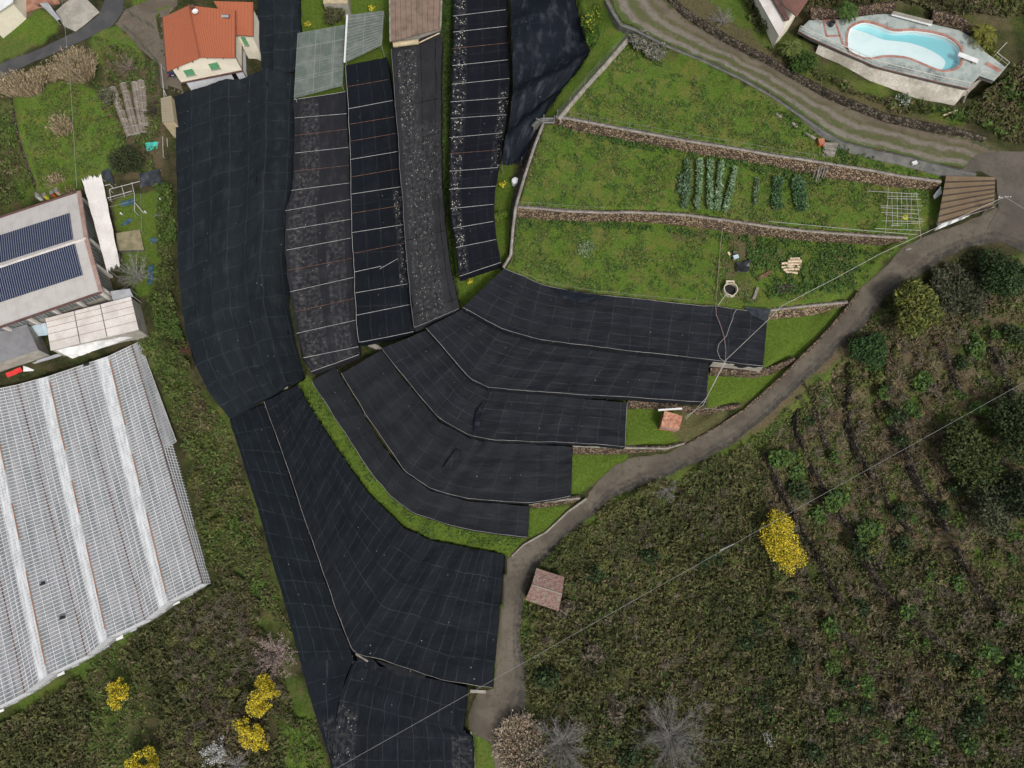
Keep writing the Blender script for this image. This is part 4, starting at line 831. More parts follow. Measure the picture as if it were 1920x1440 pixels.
LLB = ['mossy ledge wall nearest the road on the overgrown hillside', 'short mossy ledge wall, second from the road on the overgrown hillside', 'longest mossy ledge wall in the middle of the overgrown hillside', 'short ledge wall low in the middle of the overgrown hillside', 'dark ledge wall beside the yellow mimosa on the hillside',
       'short ledge wall under the olive green tree by the road', 'short ledge wall near the right edge below the road bend', 'low ledge wall below the mimosa on the hillside', 'ledge wall running down the middle of the corner scrub', 'ledge wall low on the hillside near the right edge', 'ledge wall deep in the scrub of the bottom right corner', 'mossy ledge wall just below the long drain grating', 'low ledge wall along the left side of the green field']
for i, (l, hg) in enumerate(LEDGES):
    w = ledge_world(l); up = []; lo = []
    for k, p in enumerate(w):
        d = (w[min(k+1, len(w)-1)]-w[max(k-1, 0)])[:2]; d /= np.linalg.norm(d); nrm = np.array([-d[1], d[0]]); nrm = nrm if nrm[0] > 0 else -nrm
        a = p[:2]+nrm*.15; b = p[:2]-nrm*.35; za = float(tz(*(p[:2]+nrm*.7))); zb = float(tz(*(p[:2]-nrm*.9)))
        up.append(proj(a[0], a[1], za+.05)+(za+.05,)); lo.append(proj(b[0], b[1], zb-.1)+(zb-.1,))
    wall('ledge_wall', LLB[i], 'stone wall', [u[:2] for u in up], [float(u[2]) for u in up], [u[:2] for u in lo], [float(u[2]) for u in lo], 'oldstone', False, .3, 30+i, .25, thick=.3)

# ------------------------------------------------------------------ shade nets
def net(label, A, B, zA, zB, mat, sides='', rails='', bars=(), group='black shade net roofs stepping down the slope', sag=.10, su=4.0, fn=None, cell=.5, ground=2.2, rmat='rail_grey', seed=0, posts=4, skirt=1.7, ends=('',), bar_r=.03, cat='shade net', umul=1.0, noise=.10, seamless=False):
    """A and B: the two long edges as seen (same number of points); zA, zB their heights"""
    zA = zA if isinstance(zA, (list, tuple)) else [zA]*len(A); zB = zB if isinstance(zB, (list, tuple)) else [zB]*len(B)
    a = np.array([P(x, y, z) for (x, y), z in zip(A, zA)]); b = np.array([P(x, y, z) for (x, y), z in zip(B, zB)])
    seg = (np.linalg.norm(np.diff(a, axis=0), axis=1)+np.linalg.norm(np.diff(b, axis=0), axis=1))/2
    s = np.r_[0, np.cumsum(seg)]; L = s[-1]; nu = max(4, int(L/cell)); wd = np.linalg.norm(b-a, axis=1).mean(); nv = max(4, int(wd/cell))
    su_ = np.linspace(0, L, nu+1); a = np.stack([np.interp(su_, s, a[:, k]) for k in range(3)], -1); b = np.stack([np.interp(su_, s, b[:, k]) for k in range(3)], -1)
    v = np.linspace(0, 1, nv+1); V = a[:, None]*(1-v)[None, :, None]+b[:, None]*v[None, :, None]
    U = np.repeat(su_[:, None], nv+1, 1); Vv = np.repeat(v[None]*wd, nu+1, 0)
    t = thing('shade_net', label, cat, tuple(V[nu//2, nv//2]-[0, 0, ground]), group)
    e = np.minimum(1, np.minimum(np.minimum(v, 1-v)*wd/.8, 1))[None]
    dz = -sag*np.abs(np.sin(math.pi*U/su))*e-.5*sag*np.abs(np.sin(math.pi*Vv/3.0))*e+(fbm(U, Vv*1.5, 2.2, seed+3)-.5)*noise*2*e+(fbm(U*.4, Vv, 1.2, seed+8)-.5)*noise*e
    if fn is not None: dz = dz+fn(U/L, Vv/wd)
    V[..., 2] += dz
    # ragged cloth edges
    V[:, 0] += (V[:, 1]-V[:, 0])*((fbm(su_, su_*0, 2.5, seed+1)-.5)*.5)[:, None]; V[:, -1] += (V[:, -2]-V[:, -1])*((fbm(su_, su_*0, 2.5, seed+2)-.5)*.5)[:, None]
    gridmesh('net', V, mat, np.stack([U*umul, Vv], -1), t)
    def edge(which): return {'a': V[:, 0], 'b': V[:, -1], 's': V[0], 'e': V[-1]}[which]
    for k in rails:
        E = edge(k); m = MB(); m.tube([tuple(q+np.array([0, 0, .05])) for q in E[::2]]+[tuple(E[-1]+np.array([0, 0, .05]))], bar_r, 5); m.build('edge_rail', rmat, t)
    for k in sides:
        E = edge(k).copy(); g = tz(E[:, 0], E[:, 1]); h_ = np.clip(E[:, 2]-g+.2, .3, skirt); rows = [E]
        r = np.random.default_rng(seed+ord(k)); c = V.reshape(-1, 3).mean(0); out = E[:, :2]-(V[:, nv//2][:, :2] if k in 'ab' else V[nu//2][:, :2][:len(E)]); out /= np.linalg.norm(out, axis=1)[:, None]+1e-6
        for q in (.33, .66, 1): 
            rr = E.copy(); rr[:, 2] -= h_*q; rr[:, :2] += out*(.05+.1*r.random((len(E), 1))); rows.append(rr)
        S = np.stack(rows, 1); ln = np.r_[0, np.cumsum(np.linalg.norm(np.diff(E, axis=0), axis=1))]
        gridmesh('side_net', S, mat, np.stack([np.repeat(ln[:, None], 4, 1), np.repeat(np.array([[40, 40.5, 41, 41.5]]), len(E), 0)], -1), t)
    for (p0, p1, mt) in bars:
        q = []
        for f in np.linspace(0, 1, 7):
            x = p0[0]+(p1[0]-p0[0])*f; y = p0[1]+(p1[1]-p0[1])*f; zz = (zA[0]+zB[0])/2
            for _ in range(3):
                w = PA(x, y, zz+.12); i = int(np.argmin(((V.reshape(-1, 3)[:, :2]-w[:2])**2).sum(1))); zz = V.reshape(-1, 3)[i, 2]
            q.append(tuple(PA(x, y, zz+.12)))
        m = MB(); m.tube(q, bar_r*1.0, 5); m.build('crossbar', mt, t)
    if posts:
        for k in ('a', 'b'):
            E = edge(k); ii = np.linspace(1, len(E)-2, posts).astype(int)
            for i in ii:
                p = E[i]; g = float(tz(p[0], p[1]))
                if p[2]-g > .5: m = MB(); m.tube([(p[0], p[1], g-.3), (p[0], p[1], p[2]-.03)], .06, 6); m.build('post', 'wood_grey', t)
    return t, V
net_mat('net_wide', (.0110, .0152, .0195), 3.4, 2.9, (.03, .04, .046), .65, (.022, .029, .034), .7, lw=.06)
net_mat('net_greyish', (.019, .0198, .0245), 1.7, 2.3, (.03, .03, .034), .4, (.042, .041, .044), .7, lw=.05, petals=[(1.0, 4.6, 0, 200, .13, .46), (5.6, 8.6, 22, 200, .14, .52), (.3, 2.0, 14, 200, .10, .49)])
net_mat('net_dark_strip', (.0065, .0088, .0128), 9.0, 2.35, (.03, .034, .036), .6, (.013, .016, .021), .6, lw=.05, petals=[(6.7, 8.6, 25, 42, .2, .38)])
net_mat('net_petals', (.026, .0265, .030), 12.0, 2.2, (.006, .006, .007), .9, (.042, .042, .046), .7, lw=.06, petals=[(.6, 3.6, 0, 16, .19, .38), (.6, 5.4, 15, 200, .17, .42), (5.2, 7.2, 16, 30, .16, .47)])
net_mat('net_mottled_lane', (.0075, .0085, .0135), 2.9, 2.3, (.026, .028, .032), .6, (.014, .016, .021), .6, lw=.05, petals=[(.1, 2.0, 0, 200, .25, .34), (6.5, 8.4, 24, 40, .24, .36)], pcell=True)
net_mat('net_plain_dark', (.0075, .0105, .0165), 3.8, 2.6, (.022, .027, .034), .6, (.044, .05, .06), .95, lw=.05)
net_mat('net_fan', (.0140, .0160, .0205), 2.9, 1.55, (.038, .043, .051), .7, (.025, .027, .033), .7, lw=.055)
net_mat('net_fan_smooth', (.0160, .0175, .0215), 2.9, 2.4, (.034, .037, .042), .6, (.028, .030, .035), .7, lw=.05)
net_mat('net_lower', (.0078, .0108, .0148), 1.4, 3.0, (.026, .033, .038), .7, (.0135, .0165, .021), .6, lw=.06)
net_mat('net_lowest', (.0075, .0110, .0150), 3.6, 1.75, (.026, .034, .042), .8, (.0125, .0175, .024), .7, lw=.055)
net_mat('net_bottom', (.0075, .0108, .0155), 3.1, 2.1, (.028, .034, .042), .85, (.015, .0195, .026), .7, lw=.055, petals=[(0, 3.0, 8, 60, .12, .5), (16, 24, 6, 60, .17, .44)])
for a_, k_ in NETS: net(*a_, **k_)
# loose cloth and the torn gap
def loose(label, pts, z, mat, seed, parent=None, amp=.35):
    w = np.array([P(x, y, z) for x, y in pts]); a = resample(w[[0, 1]], 14); b = resample(w[[3, 2]], 14); v = np.linspace(0, 1, 10)[None, :, None]
    V = a[:, None]*(1-v)+b[:, None]*v; V[..., 2] += (fbm(V[..., 0]*3, V[..., 1], 1.2, seed)-.3)*amp
    t = gridmesh('loose_net', V, mat, np.stack([V[..., 0], V[..., 1]], -1), None); tag(t, label, 'netting', 'loose pieces of black netting'); return t
loose('crumpled black netting piled on the seam of the third fan net', [(893,770),(908,755),(898,806),(888,812)], 1.0, 'net_plain_dark', 3)
loose('crumpled dark flap of netting on the seam of the fourth fan net', [(855,842),(868,850),(858,882),(830,878)], -.75, 'net_fan_smooth', 4)
loose('black netting flap at the lower right tip of the topmost fan net', [(1395,575),(1446,580),(1436,604),(1408,590)], 4.95, 'dark_tarp', 5)
loose('slack black netting hanging over the top edge of the topmost fan net', [(1030,540),(1140,556),(1110,568),(1068,566)], 5.0, 'net_plain_dark', 6, amp=.5)
loose('grey netting strip sagging in the torn gap of the lowest nets', [(705,1238),(800,1264),(796,1272),(748,1268)], -6.95, 'net_fan_smooth', 7)
m = MB(); m.bar(P(667,1226,-6.8), P(690,1240,-6.9), .25, .2); tag(m.build('wooden_beam', 'wood_grey'), 'mossy beam showing at the upper left of the torn gap', 'beam')
loose('dark flap of netting beside the torn gap', [(668,1226),(700,1236),(722,1262),(672,1250)], -6.9, 'net_lower', 8)
t = NT('whitewash'); uv = t.uv(); c = t.mix(t.ramp(t.noise(t.scale(uv, (.35, 1.6, 1)), 1.0, 5, .7), .35, .65), (.40, .42, .44), (.74, .75, .77)); t.fin(c, .5)
rough_mat('shed_seam', (.045, .03, .022), (.075, .055, .04), 1.5)
rough_mat('gutter_tan', (.30, .19, .155), (.40, .28, .24), 1, .6)
stripe_mat('beige_slats', (.30, .255, .175), (.19, .155, .11), 1.1, 'v', .05, .8, (.2, .18, .12), .4)
rough_mat('gutter_rust', (.10, .045, .035), (.20, .13, .11), .4, .8); rough_mat('orange_rust', (.30, .12, .06), (.42, .22, .13), .6, .8)
rough_mat('coping_red', (.34, .15, .12), (.46, .26, .21), 1.5, .8); rough_mat('rail_cream', (.56, .54, .46), (.66, .64, .56), 1, .5); rough_mat('stained_wall', (.42, .38, .31), (.70, .65, .57), .35, .9, fine=3)
rough_mat('cream_concrete', (.52, .46, .33), (.64, .58, .44), 1.5)
stripe_mat('torn_plastic', (.20, .165, .135), (.09, .07, .055), .9, 'v', .1, .8, (.38, .34, .28), .6)
# ------------------------------------------------------------------ houses and sheds
def quad(px4, z4): return [P(x, y, z) for (x, y), z in zip(px4, z4)]
def lerp3(a, b, t): return tuple(a[i]+(b[i]-a[i])*t for i in range(3))
def onface(q, u0, u1, v0, v1, out=.0):
    """rectangle on a quad face (a,b,c,d): u along a->b, v from the top a/b to the bottom d/c, pushed out"""
    a, b, c, d = [Vector(p) for p in q]; n = (b-a).cross(d-a).normalized()
    if n.z < -.2 or (abs(n.z) <= .2 and n.dot(Vector((0, 0, H))-a) < 0): n = -n
    f = lambda u, v: a.lerp(b, u).lerp(d.lerp(c, u), v)+n*out
    return [f(u0, v0), f(u1, v0), f(u1, v1), f(u0, v1)]
def panel(mb, q, th, m=0):
    a, b, c, d = [Vector(p) for p in q]; n = (b-a).cross(d-a).normalized()
    if n.dot(Vector((0, 0, H))-a) < 0: n = -n
    lo = [p-n*th for p in (a, b, c, d)]; mb.quadm([a, b, c, d], m)
    for i in range(4): j = (i+1) % 4; mb.quadm([lo[i], lo[j], (a, b, c, d)[j], (a, b, c, d)[i]], m)

# cream house with the orange roof
def house():
    zg = -1.9; ez = 4.6; rz = 6.0
    RS = P(375, 107, rz); RN = P(354, 10, rz); LS = P(313, 133, ez); LN = P(305, 33, ez); ES = P(440.5, 108, ez+.2); EN = P(441, 20, ez+.2)
    WS = P(474, 67.5, 4.1); WS0 = P(441, 66, 4.15); WN = P(474, 4, 4.9); WN0 = P(400, 2, 5.0)
    t = thing('cream_house', 'cream two storey house with orange tiled roofs and green shutters beside the widest net', 'house', (RS[0], RS[1]+4, zg))
    def ins(p, dx, dy, z=None): return (p[0]+dx, p[1]+dy, p[2] if z is None else z)
    # body
    w = MB(); sl, sr, sm = ins(LS, .7, .55, ez-.25), ins(ES, -.25, .55, ez-.05), ins(RS, 0, .55, rz-.25)
    nl, nr, nm = ins(LN, .7, -.4, ez-.25), ins(EN, -.25, -.4, ez-.05), ins(RN, 0, -.4, rz-.25); zb = 1.15
    def dn(p, z): return (p[0], p[1], z)
    w.face([dn(sl, zb), dn(sr, zb), sr, sm, sl]); w.face([dn(nr, zb), dn(nl, zb), nl, nm, nr]); w.face([dn(sr, zb), dn(nr, zb), nr, sr]); w.face([dn(nl, zb), dn(sl, zb), sl, nl]); w.face([dn(p, zb) for p in (sl, nl, nr, sr)])
    w.build('wall', 'plaster_cream', t)
    b = MB(); k = [(.45, .5), (-.35, .5), (-.35, -.5), (.45, -.5)]; q = [dn(ins(p, a, c), zb-.12) for p, (a, c) in zip((sl, sr, nr, nl), k)]
    b.prism(q, zg-.4); b.build('lower_storey', 'plaster_white', t)
    c = MB(); q = [(p[0]+a, p[1]+d, zb) for p, (a, d) in zip((sl, sr, nr, nl), [(-.12, -.18), (.1, -.18), (.1, .1), (-.12, .1)])]; c.prism(q, zb-.26); c.build('floor_band', 'gutter_brown', t)
    r = MB(); panel(r, [LN, RN, RS, LS], .18); panel(r, [RN, EN, ES, RS], .18); ro = r.build('roof', 'roof_tiles', t)
    rg = MB(); rg.tube([ins(RN, 0, 0, rz+.03), ins(RS, 0, 0, rz+.03)], .13, 6); rg.build('ridge_tiles', 'roof_tiles', ro)
    gt = MB(); gt.tube([ins(EN, .1, 0), ins(ES, .1, 0)], .08, 6); gt.tube([ins(LN, -.1, 0), ins(LS, -.1, 0)], .08, 6); gt.build('gutter', 'gutter_brown', ro)
    lv = MB(); a = P(352, 11, rz+.01); b_ = P(371, 42, rz-.0); e1 = P(440, 44, ez+.55)
    # right wing
    wi = MB(); zt = 3.95; q = [P(443, 64, zt), (WS[0]-.3, WS[1]+.35, zt), (WN[0]-.3, WN[1]-.3, 4.6), P(404, 5, 4.7)]; wi.prism(q, zg-.4); wi.build('wing_wall', 'plaster_cream', t)
    wr = MB(); panel(wr, [WN0, WN, WS, WS0], .16); wro = wr.build('wing_roof', 'roof_tiles', t)
    g2 = MB(); g2.tube([(WS0[0], WS0[1]-.08, WS0[2]), (WS[0]+.1, WS[1]-.08, WS[2]), (WN[0]+.1, WN[1], WN[2])], .07, 6); g2.build('gutter', 'gutter_brown', wro)
    sk = MB(); s0 = P(422, 31, 5.05); sk.box((s0[0], s0[1], s0[2]), (1.5, .75, .16), -.02); sko = sk.build('skylight', 'gutter_brown', wro); g3 = MB(); g3.box((s0[0], s0[1], s0[2]+.09), (1.2, .5, .04), -.02); g3.build('pane', 'grey_metal', sko)
    dp = P(367, 23, rz+.35); d = MB(); d.lathe((dp[0], dp[1], dp[2]), [(.02, 0), (.25, .03), (.42, .12), (.5, .22), (.5, .24), (.42, .15), (.02, .05)], 18); do = d.build('satellite_dish', 'white_paint', t, smooth=True)
    m_ = MB(); m_.tube([(dp[0], dp[1], dp[2]-.8), (dp[0], dp[1], dp[2]+.05)], .035, 6); m_.tube([(dp[0], dp[1], dp[2]+.05), (dp[0]+.1, dp[1]-.35, dp[2]+.5)], .02, 5); m_.build('bracket', 'galv', do)
    ch = MB(); cp = P(362, 16, rz+.3); ch.box(cp, (.45, .45, .9), .1); ch.box((cp[0], cp[1], cp[2]+.5), (.6, .6, .08), .1); ch.build('chimney', 'gutter_brown', t)
    # openings: seen in the photograph on the south gable
    S = [sl, sr, dn(sr, zb), dn(sl, zb)]
    def shut(q, u0, u1, v0, v1, par=t):
        m = MB(); panel(m, onface(q, u0, u1, v0, v1, .07), .06)
        for i in range(7): vv = v0+(v1-v0)*(i+.5)/7; e = onface(q, u0+.006, u1-.006, vv, vv, .085); m.bar(e[0], e[1], .04, .03)
        o = m.build('shutter', 'shutter', par); s_ = MB(); e = onface(q, u0-.01, u1+.01, v1+.02, v1+.02, .1); s_.bar(e[0], e[1], .2, .07); s_.build('sill', 'concrete', o)
    shut(S, .14, .285, .24, .66); shut(S, .555, .70, .17, .58)
    Wq = [(q[0][0], q[0][1], 3.9), (q[1][0], q[1][1], 3.9), (q[1][0], q[1][1], -.5), (q[0][0], q[0][1], -.5)]; shut(Wq, .20, .50, .12, .56)
    lo = [ins(dn(sl, zb-.15), .45, .5), ins(dn(sr, zb-.15), -.35, .5), ins(dn(sr, zg), -.35, .5), ins(dn(sl, zg), .45, .5)]
    v = MB(); panel(v, onface(lo, .20, .42, .08, .26, .03), .05)
    for i in range(9): e = onface(lo, .205+.0255*i, .205+.0255*i, .08, .26, .05); v.bar(e[0], e[2], .03, .03)
    v.build('basement_window', 'black_plastic', t)
    dr = MB(); panel(dr, onface(lo, .80, .88, .1, .85, .03), .05); dr.build('door', 'black_plastic', t)
    for i, u in enumerate((.1, .36, .6, .84)):
        e = MB(); p = Vector(sl).lerp(Vector(sm), u*2) if u < .5 else Vector(sm).lerp(Vector(sr), u*2-1); e.box((p.x, p.y-.28, p.z-.02), (.14, .6, .14)); e.build('rafter_end', 'gutter_brown', t)
    dp_ = MB(); dp_.tube([(sr[0]+.1, sr[1], ez-.1), (sr[0]+.1, sr[1], zg)], .05, 6); dp_.build('downpipe', 'gutter_brown', t)
house()
# terrace slab, path and grass court right of the house belong to the ground
sheet_raw('garden_path', np.array([(452,96),(453,108),(452,133)], float), np.array([(459,96),(459,108),(458,131)], float), 'brick_red', .12, 3)
sheet_raw('house_terrace', np.array([(474,30),(476,68),(478,88)], float), np.array([(486,30),(486,68),(486,88)], float), 'coping', .12, 3)

def car(px, py, rz, label):
    g = G(px, py); t = thing('parked_car', label, 'car', g); t.rotation_euler = (0, 0, rz)
    def loc(f): return [(g[0]+x, g[1]+y, g[2]+z) for x, y, z in f]
    prof = [(-2.05, .35), (-2.0, .85), (-1.75, 1.0), (-1.45, 1.42), (.25, 1.46), (.95, .98), (1.9, .82), (2.05, .55), (2.05, .32)]
    b = MB(); w = .84
    for s in (-1, 1):
        pts = loc([(x, s*(w if z < 1.05 else w*.82), z) for x, z in prof]); b.face(pts if s < 0 else pts[::-1])
    for (x0, z0), (x1, z1) in zip(prof, prof[1:]+prof[:1]):
        k0 = w if z0 < 1.05 else w*.82; k1 = w if z1 < 1.05 else w*.82; b.face(loc([(x0, k0, z0), (x0, -k0, z0), (x1, -k1, z1), (x1, k1, z1)]))
    b.build('body', 'navy', t)
    for nm, f in (('rear_window', [(-1.73, .6, 1.06), (-1.73, -.6, 1.06), (-1.5, -.58, 1.38), (-1.5, .58, 1.38)]), ('windscreen', [(.9, .6, 1.04), (.33, .58, 1.42), (.33, -.58, 1.42), (.9, -.6, 1.04)])):
        m = MB(); m.face(loc([(x-.03 if nm[0] == 'r' else x+.03, y, z+.03) for x, y, z in f])); m.build(nm, 'window_glass', t)
    for s in (-1, 1):
        m = MB(); m.face(loc([(-1.35, s*.80, 1.02), (.75, s*.80, 1.02), (.2, s*.745, 1.38), (-1.3, s*.745, 1.38)])); m.build('side_window', 'window_glass', t)
        m = MB(); m.box(loc([(-2.02, s*.66, .8)])[0], (.08, .26, .16)); m.build('tail_light', 'red', t)
        m = MB(); m.box(loc([(2.0, s*.6, .68)])[0], (.1, .3, .14)); m.build('headlight', 'plastic_white', t)
        for x in (-1.3, 1.25):
            c = loc([(x, s*.78, .31)])[0]; m = MB(); m.tube([(c[0], c[1]-.11, c[2]), (c[0], c[1]+.11, c[2])], .31, 14); wh = m.build('wheel', 'tyre', t); r = MB(); r.tube([(c[0], c[1]-.12, c[2]), (c[0], c[1]+.12, c[2])], .18, 10); r.build('rim', 'galv', wh)
    m = MB(); m.box(loc([(-2.07, 0, .62)])[0], (.03, .5, .12)); m.build('number_plate', 'white_paint', t)
car(326, 127, R(99), 'navy blue hatchback parked nose in beside the cream house, tail showing past the eaves')

# big industrial hall with the solar panels
def hall():
    zr, ze, zg = -2.3, -3.1, -8.6
    NE = P(148, 359, ze); SE = P(190, 548, ze); RE = P(162, 447, zr)
    dW = Vector(P(0, 408, ze))-Vector(NE); dW.normalize(); Lw = 34
    def west(p, z): v = Vector(p)+dW*Lw; return (v.x, v.y, z)
    NW, SW, RW = west(NE, ze), west(SE, ze), west(RE, zr)
    t = thing('industrial_hall', 'large pale roofed hall with two dark solar arrays and glazed sides', 'building', (NE[0]-8, NE[1]-6, zg))
    r = MB(); panel(r, [NW, NE, RE, RW], .2); panel(r, [RW, RE, SE, SW], .2); ro = r.build('roof', 'industrial_roof', t)
    m = MB(); m.tube([(RE[0], RE[1], zr+.05), (RW[0], RW[1], zr+.05)], .22, 6); m.build('ridge_cap', 'white_roof', ro)
    for a, b, nm in ((NE, RE, 'verge_trim'), (RE, SE, 'verge_trim'), (NE, NW, 'gutter'), (SE, SW, 'gutter')):
        m = MB(); w_ = .62 if nm[0] == 'v' else .3; m.bar(a, b, w_, .3); m.build(nm, 'gutter_tan' if nm[0] == 'v' else 'gutter_brown', ro)
    ins = lambda p, dx, dy: (p[0]+dx, p[1]+dy, ze-.25)
    a, b, c, d = ins(NW, 0, -.5), ins(NE, -.6, -.5), ins(SE, -.6, .5), ins(SW, 0, .5)
    m = MB(); m.prism([a, b, c, d], zg-.3); m.build('wall', 'concrete', t)
    # glazing bands and pilasters on the east and south sides
    E = [b, c, (c[0], c[1], zg), (b[0], b[1], zg)]; S = [d, c, (c[0], c[1], zg), (d[0], d[1], zg)]
    for u0, u1 in ((.03, .47), (.50, .72), (.77, .97)):
        m = MB(); panel(m, onface(E, u0, u1, .06, .62, .12), .1); g = m.build('window', 'glazing', t)
        k = MB()
        for i in range(int((u1-u0)*26)+2): uu = u0+(u1-u0)*i/(int((u1-u0)*26)+1); e = onface(E, uu, uu, .06, .62, .17); k.bar(e[0], e[2], .07, .07)
        k.build('glazing_bars', 'rail_white', g)
    for u in (.015, .485, .745, .985): m = MB(); e = onface(E, u, u, 0, 1, .3); m.bar(e[0], e[2], .45, .5); m.build('pilaster', 'white_roof', t)
    for i in range(9):
        u0 = 1-.118*(i+1)+.012; u1 = 1-.118*i-.012; m = MB(); panel(m, onface(S, u0, u1, .05, .42, .12), .1); g = m.build('window', 'glazing', t)
        e = onface(S, (u0+u1)/2, (u0+u1)/2, .05, .42, .16); k = MB(); k.bar(e[0], e[2], .06, .06); k.build('glazing_bars', 'rail_white', g)
        m = MB(); e = onface(S, u1+.012, u1+.012, 0, 1, .35); m.bar(e[0], e[2], .4, .6); m.build('pilaster', 'white_roof', t)
    # solar arrays on stand-offs just above the roof
    def arr(px4, s):
        rf = [RW, RE, SE, SW] if s else [NW, NE, RE, RW]; n = (Vector(rf[1])-Vector(rf[0])).cross(Vector(rf[3])-Vector(rf[0])).normalized(); n = n if n.z > 0 else -n
        q = []
        for x, y in px4:
            dx, dy, dz = ray(x, y); dd = Vector((float(dx), float(dy), float(dz))); o = Vector((0, 0, H)); tt = (Vector(rf[0])-o).dot(n)/dd.dot(n); q.append(o+dd*tt+n*.14)
        e0 = (q[1]-q[0]).normalized(); q[0] = q[1]-e0*30; q[3] = q[2]-e0*30
        m = MB(); panel(m, q, .06); m.build('solar_array', 'pv', ro)
    arr([(0,442),(131,400),(138,449),(0,494)], 0); arr([(0,503),(141,457),(156,516),(0,567)], 1)
hall()
def canopy(name, label, cat, px4, z4, mat, zg, th=.12, posts=True, walls=None, ruf=0, group=None, pm='galv'):
    q = quad(px4, z4); t = thing(name, label, cat, (q[0][0], q[0][1], zg), group)
    if ruf:
        a = resample(np.array([q[0], q[1]]), 30); b = resample(np.array([q[3], q[2]]), 30); v = np.linspace(0, 1, 14)[None, :, None]; V = a[:, None]*(1-v)+b[:, None]*v
        V[..., 2] += (fbm(V[..., 0], V[..., 1], 1.6, 8)-.5)*ruf; V[:, -1] += (V[:, -1]-V[:, -2])*(rng.random((30, 1))*.9-.3)*min(1, ruf); V[:, 0] += (V[:, 0]-V[:, 1])*(rng.random((30, 1))*.9-.3)*min(1, ruf); U = np.stack([np.repeat(np.linspace(0, 10, 30)[:, None], 14, 1), np.repeat(np.linspace(0, 4, 14)[None], 30, 0)], -1)
        gridmesh('sheet', V, mat, U, t)
    else: m = MB(); panel(m, q, th); m.build('roof', mat, t)
    if walls: m = MB(); lo = [(p[0]*.985+sum(k[0] for k in q)/4*.015, p[1]*.985+sum(k[1] for k in q)/4*.015, p[2]-th-.02) for p in q]; m.prism(lo, zg); m.build('wall', walls, t)
    if posts:
        for p in q: 
            m = MB(); m.tube([(p[0]*.97+q[0][0]*.01+q[2][0]*.02, p[1]*.97+q[0][1]*.01+q[2][1]*.02, zg), (p[0]*.97+q[0][0]*.01+q[2][0]*.02, p[1]*.97+q[0][1]*.01+q[2][1]*.02, p[2]-th)], .06, 6); m.build('post', pm, t)
    return t, q
canopy('awning', 'long white fabric awning strip beside the solar hall', 'awning', [(154,337),(191,332),(225,497),(200,506)], [-4.4,-5.2,-5.6,-5.0], 'white_fabric', -8.6, ruf=.9)
t, q = canopy('annex', 'white roofed annex between the solar hall and the glasshouse', 'annex', [(85,597),(245,556),(260,618),(95,657)], [-4.9,-4.9,-5.2,-5.2], 'white_roof', -9.5, walls='concrete', posts=False)
for f in (.335, .64):
    m = MB(); m.bar(Vector(q[0]).lerp(Vector(q[1]), f)+Vector((0, 0, .03)), Vector(q[3]).lerp(Vector(q[2]), f)+Vector((0, 0, .03)), .12, .06); m.build('roof_seam', 'concrete_dark', t)
for f in (.12, .3, .5, .75):
    m = MB(); m.bar(Vector(q[0]).lerp(Vector(q[3]), f)+Vector((0, 0, .02)), Vector(q[1]).lerp(Vector(q[2]), f)+Vector((0, 0, .02)), .07, .03); m.build('roof_seam', 'gutter_tan', t)
canopy('tarpaulin', 'loose white tarpaulin draped along the lower side of the annex', 'tarpaulin', [(103,656),(252,620),(250,632),(135,672)], [-5.6,-5.7,-7.6,-7.6], 'white_tarp', -9.5, posts=False, ruf=.7)
canopy('lean_to', 'flat grey lean-to roof at the left picture edge below the hall', 'lean-to', [(-60,640),(50,608),(72,656),(-60,698)], [-5.2,-5.2,-5.4,-5.4], 'grey_roof', -9.5, walls='concrete')
canopy('porch_roof', 'small grey porch roof squeezed between hall corner and annex', 'porch', [(207,546),(243,541),(250,556),(212,564)], [-5.3,-5.3,-5.4,-5.4], 'grey_metal', -9)
t, q = canopy('skip_cover', 'pale blue pitched cover between the lean-to and the annex', 'cover', [(55,612),(85,605),(90,628),(62,632)], [-6.6,-6.4,-7.2,-7.4], 'lightblue', -9.3, posts=True)
canopy('tarpaulin', 'bright red tarpaulin at the upper left corner of the glasshouse', 'tarpaulin', [(10,700),(38,688),(43,696),(14,708)], [-8.4,-8.2,-8.4,-8.6], 'red', -10, posts=False, ruf=.3)
canopy('tarpaulin', 'crumpled white sheet left of the red tarpaulin', 'tarpaulin', [(-10,690),(28,675),(34,683),(-8,706)], [-8.4,-8.2,-8.6,-8.8], 'white_tarp', -10, posts=False, ruf=.5)
canopy('tarpaulin', 'small white sheet right of the red tarpaulin', 'tarpaulin', [(44,686),(56,690),(66,695),(44,697)], [-8.4,-8.5,-8.6,-8.5], 'white_tarp', -10, posts=False, ruf=.3)
canopy('rubble_shed', 'low mossy flat roof beside the white awning', 'shed', [(217,437),(262,430),(270,468),(220,470)], [-7.0,-7.0,-7.1,-7.1], 'moss_board', -8.4, walls='concrete_dark', posts=False)
canopy('tarpaulin', 'dark tarpaulin hung below the round evergreen bush', 'tarpaulin', [(262,325),(300,317),(303,345),(262,350)], [-4.5,-4.3,-5.2,-5.4], 'dark_tarp', -6, posts=True, ruf=.5)
canopy('tarpaulin', 'small dark tarpaulin left of the round evergreen bush', 'tarpaulin', [(190,322),(205,315),(215,345),(196,338)], [-5.2,-5.1,-5.6,-5.7], 'dark_tarp', -6.6, posts=True, ruf=.4)
canopy('tarpaulin', 'turquoise plastic sheet on sticks beside the round evergreen bush', 'tarpaulin', [(272,268),(296,266),(295,278),(276,284)], [-3.9,-3.9,-4.4,-4.5], 'teal', -5.6, posts=True, ruf=.5, pm='rail_white')
